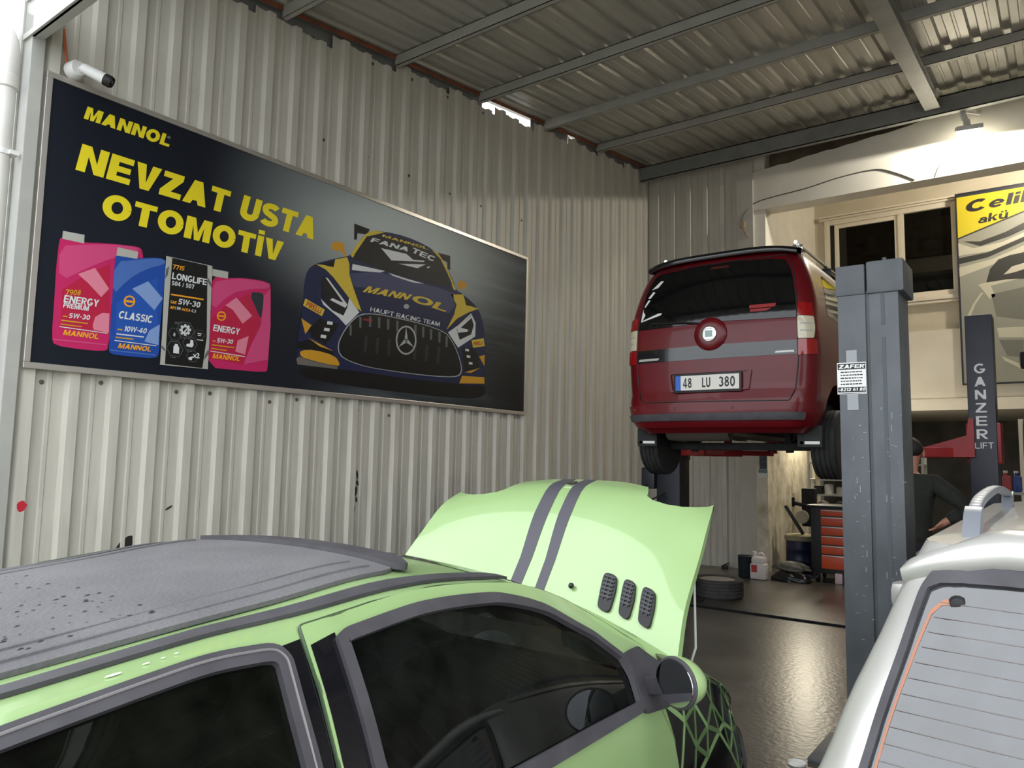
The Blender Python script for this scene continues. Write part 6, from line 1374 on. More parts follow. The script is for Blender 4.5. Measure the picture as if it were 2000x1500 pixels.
# ---------------------------------------------------------------- two-post lifts
M_COLG = mat('lift_grey_paint', (90, 94, 97), .5, .1, rgb2=(76, 80, 83), scale=5, stretch=(1, 1, .6), bump=.1, bscale=20)
M_COLN = mat('lift_navy_paint', (44, 46, 58), .45, .1, rgb2=(36, 38, 48), scale=4)
M_ARM = mat('lift_red_paint', (164, 26, 30), .45, rgb2=(140, 22, 26), scale=5)
M_PAPER = mat('paper_white', (226, 226, 222), .6); M_INK = mat('ink_black', (24, 24, 26), .6); M_TAPE = mat('grey_tape', (150, 154, 156), .6)
M_SCRATCH = mat('bare_metal_scratch', (140, 145, 148), .5)
# grey column in front
fc = thing('lift_column', (4.71, 4.68, 0), 'tall grey lift column in the foreground with a white paper notice taped on', 'lift column')
x0, x1, y0 = 4.545, 4.862, 4.50
bm = BM()
box(bm, (x0, y0, 0), (x0+.150, y0+.05, 2.62), .008); box(bm, (x0+.165, y0+.006, 0), (x1, y0+.05, 2.62), .008); box(bm, (x0+.145, y0+.018, 0), (x0+.17, y0+.05, 2.62))
box(bm, (x0, y0+.045, 0), (x0+.02, y0+.32, 2.62), .004); box(bm, (x1-.02, y0+.045, 0), (x1, y0+.32, 2.62), .004); box(bm, (x0+.02, y0+.27, 0), (x0+.09, y0+.29, 2.62)); box(bm, (x1-.09, y0+.27, 0), (x1-.02, y0+.29, 2.62))
obj('post', bm, M_COLG, fc)
bm = BM(); box(bm, (x0-.006, y0-.008, 2.60), (x0+.150, y0+.33, 2.775), .01); box(bm, (x0+.158, y0-.006, 2.60), (x1+.03, y0+.33, 2.785), .01); tube(bm, [(x0+.25, y0+.02, 2.78), (x0+.25, y0+.02, 2.80)], .012, 8); obj('post_cap', bm, mat('cap_grey', (84, 88, 92), .5, rgb2=(74, 77, 80), scale=6), fc)
bm = BM(); box(bm, (x0+.228, y0+.0035, 0), (x0+.246, y0+.012, 2.35)); box(bm, (x0+.228, y0+.0035, 2.42), (x0+.246, y0+.012, 2.60)); obj('slot', bm, mat('slot_dark', (74, 80, 86), .6), fc, smooth=False)
bm = BM(); box(bm, (x0-.2, y0-.06, 0), (x1+.2, y0+.45, .02), .004); obj('base_plate', bm, M_COLG, fc)
nt_ = None
bm = BM(); box(bm, (x0-.008, y0-.0035, 2.035), (x0+.144, y0-.002, 2.215)); nt_ = obj('paper_notice', bm, M_PAPER, fc, smooth=False)
bm = BM(); yy = y0-.0042
def nq(u0, v0, u1, v1, m=0): quad(bm, [(x0-.008+u0*.152, yy, 2.035+v0*.18), (x0-.008+u1*.152, yy, 2.035+v0*.18), (x0-.008+u1*.152, yy, 2.035+v1*.18), (x0-.008+u0*.152, yy, 2.035+v1*.18)], m)
nq(.02, .78, .98, .97); nq(.02, .06, .98, .22); nq(.02, .015, .98, .03)
r = random.Random(2)
for k in range(5):
    v = .68-k*.095; u = .12
    while u < .85: w_ = r.uniform(.04, .12); nq(u, v, min(u+w_, .9), v+.035); u += w_+.02
o_ = obj('notice_print', bm, M_INK, nt_, smooth=False)
bm = BM(); P = lambda u, v: (x0-.008+u*.152, y0-.005, 2.035+v*.18)
block(bm, 'ZAFER', P(.06, .815), P(.94, .815), P(.09, .935)); block(bm, '-8212 61 80', P(.04, .095), P(.96, .095), P(.06, .195)); obj('notice_lettering', bm, M_PAPER, nt_, smooth=False)
bm = BM(); box(bm, (x0+.042, y0-.0022, 1.945), (x0+.100, y0-.001, 2.034)); obj('tape', bm, M_TAPE, fc, smooth=False)
bm = BM(); box(bm, (x0+.042, y0-.0022, 2.216), (x0+.098, y0-.001, 2.285)); obj('tape', bm, M_TAPE, fc, smooth=False)
bm = BM(); r = random.Random(8)
for k in range(70):
    z = r.uniform(.6, 2.05); c = r.choice([.235, .255, .12, .08, .28]); x = x0+c+r.uniform(-.03, .03); w_ = r.uniform(.004, .02); h_ = r.uniform(.0015, .004) if r.random() < .85 else r.uniform(.015, .04); w_ = w_ if h_ < .01 else .004
    yf = y0-.0008 if x < x0+.148 else y0+.0028
    if .148 < x-x0 < .167: continue
    quad(bm, [(x, yf, z), (x+w_, yf, z), (x+w_, yf, z+h_), (x, yf, z+h_)])
tag(obj('scratches', bm, M_SCRATCH, fc, smooth=False), kind='stuff')
# the lift that holds the red van
def column(x0, x1, y0, label, lettering=False):
    c = thing('lift_column', ((x0+x1)/2, y0+.15, 0), label, 'lift column')
    bm = BM(); box(bm, (x0, y0, 0), (x1, y0+.05, 3.05), .008); box(bm, (x0, y0+.04, 0), (x0+.02, y0+.28, 3.05), .004); box(bm, (x1-.02, y0+.04, 0), (x1, y0+.28, 3.05), .004); box(bm, (x0-.01, y0-.01, 2.9), (x1+.01, y0+.29, 3.06), .01) if not lettering else None
    obj('post', bm, M_COLN, c)
    bm = BM(); box(bm, (x0-.12, y0-.1, 0), (x1+.12, y0+.4, .02), .004); obj('base_plate', bm, M_COLN, c)
    if lettering:
        bm = BM()
        for k, ch in enumerate('GANZER'):
            zb = 2.50-k*.122; hw = .044; w0 = (x0+x1)/2-.004
            # letters are turned so the word reads down the post
            block(bm, ch, (w0-hw, y0-.002, zb), (w0+hw, y0-.002, zb), (w0-hw, y0-.002, zb+.088), 0, .19)
        block(bm, 'LIFT', (w0-.06, y0-.002, 1.80), (w0+.085, y0-.002, 1.802), (w0-.06, y0-.002, 1.855), 0, .15, .15)
        obj('lettering', bm, M_PAPER, c, smooth=False)
    return c
lc = column(1.69, 1.98, 8.10, 'dark navy lift column on the left behind the red van')
rc = column(4.857, 5.075, 8.10, 'dark navy lift column with white vertical lettering on the right', True)
def arms(c, px, s, tips, z):
    bm = BM(); box(bm, (px-.14, 8.16, z-.1), (px+.14, 8.44, z+.28), .02); obj('carriage', bm, M_ARM, c)
    for (tx, ty) in tips:
        bm = BM(); a = Vector((px+s*.12, 8.30+(-.10 if ty < 8.3 else .10), z)); b = Vector((tx, ty, z)); beam(bm, a, a+(b-a)*.62, .11, .09, .008); beam(bm, a+(b-a)*.5, b, .08, .06, .006)
        lathe(bm, [(.0005, -.03), (.06, -.03), (.06, .0), (.045, .01), (.04, .09), (.065, .095), (.065, .12), (.0005, .12)], (tx, ty, z+.03), 'Z', 16); obj('lift_arm', bm, M_ARM, c)
arms(lc, 1.835, 1, [(2.78, 7.50), (2.70, 9.2)], 1.74)
arms(rc, 4.966, -1, [(3.75, 7.50), (3.72, 9.2)], 1.76)
bm = BM(); prism(bm, [(4.46, 8.06, 1.80), (4.84, 8.06, 1.92), (4.86, 8.06, 2.08), (4.90, 8.06, 2.08), (4.90, 8.06, 1.72), (4.46, 8.06, 1.715)], (0, .05, 0)); obj('arm_bracket', bm, M_ARM, rc)
bm = BM(); tube(bm, smooth_path([(1.62, 8.05, 1.38), (1.52, 7.98, 1.25), (1.66, 8.0, 1.18), (1.80, 8.06, 1.26)]), .010, 8); tube(bm, smooth_path([(1.60, 8.05, 1.34), (1.56, 7.98, 1.18), (1.70, 8.0, 1.12), (1.82, 8.06, 1.22)]), .008, 8); obj('hose', bm, M_BLACK, lc)
bm = BM(); box(bm, (1.52, 8.04, 1.30), (1.69, 8.22, 1.55), .02); obj('control_box', bm, M_COLN, lc)
bm = BM(); prism(bm, [(1.98, 8.13, 0), (4.85, 8.13, 0), (4.85, 8.16, .022), (4.85, 8.30, .022), (4.85, 8.33, 0)][:1]+[(1.98, 8.16, .022), (1.98, 8.30, .022), (1.98, 8.33, 0)], (2.87, 0, 0)); tag(obj('cable_cover_plate', bm, mat('dark_steel_plate', (38, 38, 42), .4, .4), smooth=False), 'dark steel cover strip laid across the floor between two lift columns', 'floor plate')
# ---------------------------------------------------------------- fittings
# floodlight on the lintel
fl = thing('floodlight', (4.72, 11.36, 6.05), 'lit square floodlight hanging on the white lintel', 'lamp')
NRM = Vector((-.05, .27, -.96)).normalized()
qn = NRM.to_track_quat('Z', 'Y').to_matrix().to_4x4()
fc_ = Vector((4.74, 11.06, 6.03))
Tm = Matrix.Translation(fc_) @ qn
bm = BM(); box(bm, (-.15, -.115, -.05), (.15, .115, -.006), .012); frame2 = [(-.15, -.115, .15, -.10), (-.15, .10, .15, .115), (-.15, -.10, -.137, .10), (.135, -.10, .15, .10)]
for a, b1, c, d in frame2: box(bm, (a, b1, -.01), (c, d, .012))
bmesh.ops.transform(bm, matrix=Tm, verts=bm.verts[:]); obj('lamp_housing', bm, M_WPL, fl)
bm = BM(); box(bm, (-.135, -.10, -.005), (.135, .10, .05), .02); bmesh.ops.transform(bm, matrix=Tm, verts=bm.verts[:]); obj('lamp_lens', bm, mat('lit_lens', (255, 248, 228), .4, emit=40), fl, smooth=False)
bm = BM(); beam(bm, (4.66, 11.15, 6.36), (4.70, 11.09, 6.18), .075, .03, .006); beam(bm, (4.71, 11.10, 6.20), (4.73, 11.08, 6.06), .10, .02, .006); beam(bm, (4.62, 11.13, 6.34), (4.85, 11.385, 6.34), .02, .02); obj('bracket', bm, M_WPL, fl)
ld = bpy.data.lights.new('floodlight_beam', 'SPOT'); ld.energy = 180; ld.color = (1.0, .94, .82); ld.spot_size = math.radians(178); ld.spot_blend = .03; ld.shadow_soft_size = .07
lo_ = bpy.data.objects.new('floodlight_beam', ld); COL.objects.link(lo_); lo_.parent = fl; lo_.location = fc_+NRM*.075-fl.location; lo_.rotation_euler = (-NRM).to_track_quat('Z', 'Y').to_euler()
# strip lamp on the flaking wall over the tool corner
sl = thing('strip_lamp', (1.98, 12.9, 2.24), 'fluorescent strip lamp fixed to the flaking wall behind the raised red van', 'lamp')
bm = BM(); box(bm, (1.952, 12.3, 2.26), (2.01, 13.5, 2.34), .01); box(bm, (1.96, 12.32, 2.20), (2.03, 12.36, 2.27), .006); box(bm, (1.96, 13.44, 2.20), (2.03, 13.48, 2.27), .006); obj('lamp_housing', bm, M_WPL, sl)
bm = BM(); tube(bm, [(2.01, 12.35, 2.235), (2.01, 13.45, 2.235)], .018, 10); obj('lamp_tube', bm, mat('lit_tube', (255, 240, 200), .4, emit=9), sl)
la = bpy.data.lights.new('strip_light', 'AREA'); la.shape = 'RECTANGLE'; la.size = .08; la.size_y = 1.1; la.energy = 34; la.color = (1, .90, .70)
lo2 = bpy.data.objects.new('strip_light', la); COL.objects.link(lo2); lo2.parent = sl; lo2.location = (.062, 0, -.03); lo2.rotation_euler = (0, -math.radians(60), 0)
# inner ceiling lamp at the right edge
cl = thing('ceiling_lamp', (5.6, 12.9, 6.9), 'warm ceiling lamp glimpsed under the lintel at the right edge', 'lamp')
bm = BM(); lathe(bm, [(.0005, 6.34), (.16, 6.35), (.24, 6.45), (.24, 6.47), (.06, 6.56), (.02, 6.6), (.012, 7.0)], (5.52, 12.9, 0), 'Z', 24); obj('lamp_shade', bm, mat('copper_shade', (190, 120, 80), .35, .5), cl)
bm = BM(); bmesh.ops.create_uvsphere(bm, u_segments=16, v_segments=10, radius=.07); bmesh.ops.translate(bm, verts=bm.verts[:], vec=(5.52, 12.9, 6.34)); obj('bulb', bm, mat('lit_bulb', (255, 226, 190), .4, emit=10), cl)
pl_ = bpy.data.lights.new('ceiling_lamp_light', 'POINT'); pl_.energy = 110; pl_.color = (1, .90, .74); pl_.shadow_soft_size = .1
lo3 = bpy.data.objects.new('ceiling_lamp_light', pl_); COL.objects.link(lo3); lo3.parent = cl; lo3.location = (-.08, 0, -.68)
# cables on the lintel
def cable(pts, r, m, label, n=8):
    bm = BM(); tube(bm, smooth_path(pts, n), r, 6); return tag(obj('cable', bm, m), label, 'cable')
M_CABLE = mat('grey_cable', (92, 88, 80), .6)
cable([(1.62, 11.37, 5.30), (1.60, 11.37, 5.42), (1.68, 11.385, 5.60), (1.90, 11.39, 5.72), (2.6, 11.39, 5.78), (3.1, 11.39, 5.85), (3.55, 11.39, 5.86), (3.8, 11.39, 5.76), (4.05, 11.39, 5.60)], .008, M_CABLE, 'thin cable sagging along the white lintel from its left corner')
cable([(4.30, 11.39, 5.60), (4.36, 11.39, 5.74), (4.45, 11.39, 5.84), (4.6, 11.38, 5.87), (4.74, 11.34, 5.93)], .008, M_CABLE, 'short looped cable below the floodlight')
bm = BM(); box(bm, (1.58, 11.34, 5.32), (1.66, 11.38, 5.42), .008); beam(bm, (1.62, 11.36, 5.33), (1.70, 11.36, 5.16), .03, .03, .006); tag(obj('cable_connector', bm, mat('beige_plastic', (170, 150, 124), .6)), 'small dangling connector at the left end of the lintel cable', 'connector')
# security camera
sc = thing('security_camera', (-.02, 2.20, 4.30), 'white bullet security camera above the top left corner of the sign', 'camera')
bm = BM(); lathe(bm, [(.0005, .085), (.05, .085), (.062, .07), (.066, .012), (.07, 0)], (-.02, 2.185, 4.335), 'X', 24); obj('junction_box', bm, M_WPL, sc)
bm = BM(); tube(bm, smooth_path([(.06, 2.19, 4.335), (.11, 2.20, 4.33), (.15, 2.195, 4.31)]), .016, 10); bmesh.ops.create_uvsphere(bm, u_segments=12, v_segments=8, radius=.026, matrix=Matrix.Translation((.10, 2.20, 4.33))); obj('camera_arm', bm, M_WPL, sc)
ax = (Vector((.245, 2.335, 4.235))-Vector((.13, 2.185, 4.315))).normalized(); Q = ax.to_track_quat('Z', 'Y').to_matrix().to_4x4()
bm = BM(); lathe(bm, [(.0005, -.01), (.030, -.01), (.036, .01), (.041, .17), (.041, .185)], (.13, 2.185, 4.315), Q, 24); obj('camera_body', bm, M_WPL, sc)
bm = BM(); lathe(bm, [(.042, .15), (.0435, .19), (.036, .205), (.032, .195), (.0005, .194)], (.13, 2.185, 4.315), Q, 24); bd = obj('camera_front', bm, M_BLACK, sc)
bm = BM(); lathe(bm, [(.015, .195), (.014, .200), (.0005, .203)], (.13, 2.185, 4.315), Q, 16); obj('lens', bm, M_GLOSSBLK, bd)
cable([(-.03, 2.10, 4.62), (-.035, 2.12, 4.5), (-.03, 2.135, 4.40), (-.03, 2.15, 4.30)], .010, mat('orange_cable', (190, 96, 64), .6), 'orange cable running down to the security camera')
# rainwater pipe outside the corner post
dp = thing('downpipe', (-.22, 1.80, 0), 'white plastic rainwater pipe with elbow outside the corner post', 'pipe')
M_PIPE = mat('white_pvc_pipe', (222, 220, 214), .4, rgb2=(212, 209, 200), scale=3)
bm = BM(); tube(bm, [(-.09, 1.80, -.02), (-.09, 1.80, 4.20)], .062, 24); obj('pipe', bm, M_PIPE, dp)
bm = BM(); tube(bm, smooth_path([(-.09, 1.80, 4.12), (-.09, 1.80, 4.30), (-.13, 1.79, 4.44), (-.24, 1.77, 4.55)], 6), .068, 24); lathe(bm, [(.063, 4.06), (.073, 4.07), (.073, 4.15), (.063, 4.16)], (-.09, 1.80, 0), 'Z', 24); obj('elbow', bm, M_PIPE, dp)
bm = BM(); lathe(bm, [(.063, 3.60), (.068, 3.60), (.068, 3.635), (.063, 3.635)], (-.09, 1.80, 0), 'Z', 24); box(bm, (-.09, 1.83, 3.603), (-.01, 1.884, 3.632)); obj('pipe_clamp', bm, M_WPL, dp)
# battery maker's banner
bn = thing('banner', (4.9, 14.2, 3.2), 'yellow and grey battery banner standing before the inner window wall', 'banner')
bm = BM(); frame(bm, 4.265, 2.95, 6.3, 6.19, .03, 14.17, 14.20); obj('banner_frame', bm, M_COLN, bn, smooth=False)
BC = [mat('banner_%s' % k, v, .5) for k, v in dict(grey=(150, 152, 140), yellow=(212, 196, 40), dark=(52, 54, 52), pale=(196, 194, 176), mid=(116, 118, 108), ink=(30, 32, 36), navy=(38, 42, 56)).items()]
bm = BM(); box(bm, (4.29, 14.172, 2.97), (6.28, 14.18, 6.16)); obj('banner_sheet', bm, BC[0], bn, smooth=False)
bm = BM()
def bp(L, mi, pts): poly_face(bm, [(x, 14.1715-.0015*L, z) for x, z in pts], mi)
bp(1, 1, [(4.29, 6.12), (6.28, 6.12), (6.28, 6.0), (4.29, 5.42)][:2]+[(6.28, 6.02), (5.2, 5.72), (4.29, 5.42)])
bp(1, 6, [(4.29, 6.12), (6.28, 6.12), (6.28, 6.16), (4.29, 6.16)])
bp(2, 2, [(4.29, 5.425), (5.2, 5.725), (6.28, 6.03), (6.28, 6.015), (5.2, 5.70), (4.29, 5.40)])
bp(1, 2, [(4.36, 5.36), (4.6, 5.32), (4.95, 5.42), (5.4, 5.62), (5.4, 5.5), (5.0, 5.34), (4.6, 5.24)])
bp(1, 3, [(4.29, 5.34), (4.5, 5.22), (4.9, 5.26), (5.4, 5.45), (5.4, 5.36), (4.8, 5.14), (4.29, 5.12)])
bp(2, 2, [(4.29, 5.08), (4.7, 5.12), (5.3, 5.34), (5.3, 5.27), (4.7, 5.04), (4.29, 4.98)])
bp(1, 3, [(4.29, 4.92), (4.75, 5.0), (5.3, 5.2), (5.3, 5.1), (4.8, 4.92), (4.29, 4.76)])
bp(2, 2, [(4.66, 4.62), (4.72, 4.84), (4.84, 4.98), (5.0, 5.03), (5.2, 5.05), (5.2, 4.62), (4.95, 4.64)])
bp(3, 3, [(4.9, 4.72), (5.02, 4.84), (5.2, 4.88), (5.2, 4.78), (5.05, 4.74)])
bp(1, 3, [(4.55, 4.60), (4.8, 4.66), (5.3, 4.74), (5.3, 4.66), (4.72, 4.56), (4.78, 4.38), (4.70, 4.34), (4.62, 4.48)])
bp(1, 4, [(4.72, 4.42), (5.4, 4.52), (5.4, 3.9), (4.78, 4.05)])
bp(2, 3, [(4.4, 4.02), (4.5, 4.28), (4.62, 4.46), (4.58, 4.46), (4.46, 4.28), (4.34, 4.02)])
bp(1, 3, [(4.78, 3.86), (5.4, 3.84), (5.4, 3.66), (4.80, 3.70)]); bp(1, 4, [(4.80, 3.66), (5.4, 3.62), (5.4, 3.3), (4.9, 3.4)]); bp(2, 3, [(4.82, 3.40), (5.3, 3.12), (5.3, 3.02), (4.86, 3.32)])
obj('banner_artwork', bm, BC, bn, smooth=False)
bm = BM(); block(bm, 'Celik', (4.40, 14.165, 5.84), (5.40, 14.165, 5.88), (4.45, 14.165, 6.03)); block(bm, 'akü', (4.58, 14.165, 5.62), (4.99, 14.165, 5.65), (4.605, 14.165, 5.76)); obj('banner_lettering', bm, BC[5], bn, smooth=False)

# ---------------------------------------------------------------- things on the workshop floor
ty = thing('spare_wheel', (2.09, 8.95, 0), 'car wheel lying flat on the floor by the rear sheet wall', 'wheel')
bm = BM(); R_ = .31; pr = [(R_*.72, .0), (R_*.9, .0), (R_*.985, .02)]
for k in range(4): z = .045+k*.04; pr += [(R_, z-.013), (R_, z+.013), (R_*.965, z+.016), (R_*.965, z+.024), (R_, z+.027)]
pr += [(R_*.985, .205), (R_*.9, .222), (R_*.72, .215), (R_*.70, .19)]; lathe(bm, pr, (2.09, 8.95, 0), 'Z', 44); obj('tyre', bm, mat('dusty_rubber', (70, 68, 68), .8, rgb2=(56, 54, 54), scale=14), ty)
bm = BM(); lathe(bm, [(R_*.72, .205), (R_*.68, .195), (R_*.62, .15), (R_*.3, .13), (R_*.2, .16), (.0005, .16)], (2.09, 8.95, 0), 'Z', 32)
for k in range(5): a = k*1.2566; beam(bm, (2.09+.05*math.cos(a), 8.95+.05*math.sin(a), .165), (2.09+.2*math.cos(a), 8.95+.2*math.sin(a), .18), .05, .03, .008)
obj('rim', bm, M_ALU, ty)
# jerrycan
jc = thing('jerrycan', (2.05, 10.62, 0), 'white plastic jerrycan with a red label on the floor by the pier', 'canister')
bm = BM(); box(bm, (1.94, 10.55, 0), (2.16, 10.72, .22), .03); vs = box(bm, (1.955, 10.555, .20), (2.145, 10.715, .31), .04)
tube(bm, smooth_path([(2.12, 10.635, .27), (2.11, 10.635, .345), (2.05, 10.635, .35), (2.03, 10.635, .29)]), .016, 8); tube(bm, [(1.985, 10.635, .29), (1.985, 10.635, .35)], .026, 12); obj('can', bm, mat('translucent_white', (222, 214, 210), .5), jc)
bm = BM(); tube(bm, [(1.985, 10.635, .345), (1.985, 10.635, .375)], .031, 14); obj('cap', bm, M_WPL, jc)
bm = BM(); quad(bm, [(1.965, 10.549, .10), (2.045, 10.549, .10), (2.045, 10.549, .20), (1.965, 10.549, .20)]); lb_ = obj('label', bm, mat('red_label', (190, 60, 50), .5), jc, smooth=False)
bm = BM(); lathe(bm, [(.0005, 0), (.085, 0), (.095, .02), (.10, .29), (.105, .30), (.098, .305), (.092, .29)], (1.84, 10.66, 0), 'Z', 20); tag(obj('bucket', bm, mat('dark_teal_plastic', (34, 44, 50), .5)), 'dark narrow bucket beside the white jerrycan', 'bucket')
bm = BM(); box(bm, (1.27, 11.23, 0), (1.36, 11.3, .05), .01); beam(bm, (1.3, 11.26, .05), (1.38, 11.25, .09), .02, .02); tag(obj('bracket_scrap', bm, M_BLACK), 'small black metal scrap at the foot of the sheet wall', 'scrap')
# black plastic sheet heap
def heap(name, c, rx, ry, h, m, label, cat, seed):
    r = random.Random(seed); bm = BM(); bmesh.ops.create_icosphere(bm, subdivisions=4, radius=1)
    for v in bm.verts:
        a = math.atan2(v.co.y, v.co.x); q = 1+.12*math.sin(3*a+seed)+.07*math.sin(7*a+2*seed)+.05*math.sin(5*v.co.z*3+a*4)
        z = max(v.co.z, -.02); v.co = Vector((c[0]+rx*v.co.x*q, c[1]+ry*v.co.y*q, c[2]+max(0, h*z*(1+.18*math.sin(4*a+seed)*(1-z)))))
    return tag(obj(name, bm, m, angle=60), label, cat)
heap('bin_bag', (2.44, 10.80, 0), .26, .20, .16, mat('black_polythene', (20, 20, 21), .3), 'slumped black bin bag on the floor before the tool corner', 'bag', 3)
heap('floor_mat', (2.42, 10.86, .14), .24, .15, .12, mat('grey_rubber_mat', (92, 92, 84), .5, rgb2=(74, 74, 68), scale=8), 'crumpled grey mat thrown over the black bin bag', 'mat', 6)
heap('cloth', (2.50, 11.28, 0), .11, .16, .035, mat('blue_cloth', (44, 62, 128), .9, rgb2=(34, 46, 100), scale=12), 'crumpled blue cloth on the floor beside the black bin bag', 'cloth', 9)
# drum
dr = thing('drum', (2.30, 11.75, 0), 'dark blue drum with a cloth-covered top standing against the flaking wall', 'drum')
bm = BM(); pr = [(.0005, 0), (.19, 0), (.20, .02), (.20, .16), (.207, .17), (.20, .18), (.20, .33), (.207, .34), (.20, .35), (.20, .52), (.19, .54), (.0005, .54)]; lathe(bm, pr, (2.30, 11.75, 0), 'Z', 28); obj('barrel', bm, mat('dark_blue_paint', (26, 34, 62), .4), dr)
bm = BM(); lathe(bm, [(.0005, .56), (.18, .56), (.215, .545), (.22, .48), (.21, .47)], (2.30, 11.75, 0), 'Z', 24); obj('lid_cloth', bm, mat('buff_cloth', (150, 142, 112), .9), dr)
bm = BM(); beam(bm, (2.36, 11.72, .565), (2.12, 11.66, .98), .07, .05, .008); tag(obj('wooden_bar', bm, M_BLACK), 'dark bar leaning on top of the blue drum', 'bar')
# tool chest
tc_ = thing('tool_chest', (2.93, 11.25, 0), 'black tool chest with orange drawers half hidden by the grey column', 'tool chest')
M_OR = mat('orange_paint', (206, 74, 28), .4)
bm = BM(); box(bm, (2.66, 11.0, .12), (3.36, 11.5, 1.02), .01); obj('cabinet', bm, mat('chest_black', (26, 27, 29), .45), tc_)
bm = BM(); box(bm, (2.62, 10.96, 1.02), (3.40, 11.52, 1.05), .01); obj('chest_top', bm, M_BLACK, tc_)
zz = [.18, .38, .51, .64, .77, .90, 1.0]
for a, b2 in zip(zz, zz[1:]):
    bm = BM(); box(bm, (2.80, 10.975, a+.008), (3.34, 11.0, b2-.008), .006); d = obj('drawer', bm, M_OR, tc_)
    bm = BM(); box(bm, (2.81, 10.962, b2-.022), (3.33, 10.98, b2-.010), .003); obj('handle', bm, M_ALU, d)
for x in (2.72, 3.30):
    for y in (11.06, 11.44): bm = BM(); lathe(bm, [(.0005, -.018), (.05, -.018), (.055, 0), (.05, .018), (.0005, .018)], (x, y, .055), 'X', 16); box(bm, (x-.03, y-.02, .06), (x+.03, y+.02, .125)); obj('caster', bm, M_BLACK, tc_)
bm = BM(); box(bm, (2.975, 10.95, 0), (3.07, 10.96+.08, .14), .015); tag(obj('small_canister', bm, mat('pale_pink_plastic', (206, 180, 182), .5)), 'small pale pink canister on the floor in front of the tool chest', 'canister')
# work bench along the flaking wall with a clutter of parts
wb = thing('workbench', (2.62, 12.15, 0), 'dark workbench crowded with engine parts beside the flaking wall', 'workbench')
bm = BM(); box(bm, (2.52, 11.56, .86), (3.9, 12.4, .91), .006); obj('bench_top', bm, mat('greasy_wood', (70, 62, 52), .6, rgb2=(48, 43, 38), scale=6), wb)
for x in (2.58, 3.8):
    for y in (11.64, 12.3): bm = BM(); box(bm, (x-.03, y-.03, 0), (x+.03, y+.03, .86)); obj('leg', bm, M_BLACK, wb)
sh = thing('shelf_rack', (2.9, 12.55, 0), 'grey metal rack of small parts and cans behind the workbench', 'shelf')
for z in (1.12, 1.36, 1.62): bm = BM(); box(bm, (2.25, 12.42, z), (3.9, 12.75, z+.025)); obj('shelf_board', bm, M_STEEL, sh)
for x in (2.27, 3.88):
    for y in (12.44, 12.73): bm = BM(); box(bm, (x-.018, y-.018, 0), (x+.018, y+.018, 1.9)); obj('post', bm, M_STEEL, sh)
r = random.Random(17)
PC = [('tin_can', 'can', M_STEEL, 'bare metal'), ('tin_can', 'can', M_WPL, 'white'), ('parts_box', 'box', mat('kraft_card', (150, 118, 82), .8), 'brown cardboard'), ('tin_can', 'can', mat('red_tin', (140, 40, 36), .5), 'red'), ('parts_box', 'box', M_BLACK, 'black'), ('tin_can', 'can', mat('yellow_tin', (190, 170, 110), .5), 'buff')]
ordw = ['first', 'second', 'third', 'fourth', 'fifth', 'sixth', 'seventh', 'eighth', 'ninth']
for zi, (z, nm) in enumerate(((1.145, 'bottom'), (1.385, 'middle'), (1.645, 'top'))):
    x = 2.34; k = 0
    while x < 3.75 and k < 9:
        n, c, m, w_ = PC[r.randrange(6)]; s = r.uniform(.045, .075); h = r.uniform(.10, .19); bm = BM()
        if c == 'can': lathe(bm, [(.0005, 0), (s, 0), (s, h*.9), (s*.92, h*.93), (s*.5, h), (.0005, h)], (x+s, 12.52, z), 'Z', 16)
        else: box(bm, (x, 12.45, z), (x+2*s, 12.6, z+h), .004)
        tag(obj(n, bm, m), '%s %s, %s from the left on the %s board of the grey metal rack' % (w_, c, ordw[k], nm), c, 'cans and boxes on the rack'); x += 2*s+r.uniform(.015, .05); k += 1
# parts on the bench
def part_alt(x, y, seed, label, m):
    bm = BM(); lathe(bm, [(.0005, -.09), (.05, -.09), (.075, -.07), (.08, .03), (.06, .07), (.03, .08), (.03, .11), (.0005, .11)], (x, y, 1.0), 'Y', 20); box(bm, (x-.10, y-.03, .91), (x-.05, y+.03, 1.02), .01); box(bm, (x+.05, y-.03, .91), (x+.10, y+.03, 1.02), .01)
    return tag(obj('engine_part', bm, m), label, 'engine part')
part_alt(2.66, 11.72, 1, 'round grey alternator at the left end of the workbench', mat('cast_alloy', (140, 134, 120), .5, .4, rgb2=(80, 76, 68), scale=14))
part_alt(2.90, 11.70, 2, 'dark starter motor second from the left on the workbench', M_UNDER)
bm = BM(); box(bm, (3.04, 11.62, .91), (3.30, 11.82, 1.10), .02); lathe(bm, [(.0005, 1.10), (.05, 1.10), (.05, 1.16), (.0005, 1.16)], (3.12, 11.72, 0), 'Z', 14); lathe(bm, [(.0005, 1.10), (.035, 1.10), (.035, 1.18), (.0005, 1.18)], (3.22, 11.72, 0), 'Z', 14); tag(obj('engine_part', bm, mat('cast_alloy', (140, 134, 120))), 'square alloy engine block on the workbench beside the grey column', 'engine part')
vz = thing('bench_vice', (2.50, 11.50, .75), 'dark bench vice with a round cover hanging at the bench corner', 'vice')
bm = BM(); box(bm, (2.40, 11.50, .70), (2.60, 11.62, 1.26), .02); obj('vice_body', bm, M_UNDER, vz)
bm = BM(); lathe(bm, [(.0005, 0), (.09, 0), (.10, .02), (.09, .05), (.0005, .05)], (2.42, 11.45, .84), 'Y', 20); obj('round_cover', bm, mat('beige_enamel', (178, 168, 140), .5), vz)
bm = BM(); tube(bm, [(2.28, 11.52, 1.04), (2.48, 11.50, 1.0)], .03, 10); beam(bm, (2.28, 11.52, 1.12), (2.28, 11.52, .98), .04, .04, .01); obj('vice_handle', bm, M_UNDER, vz)
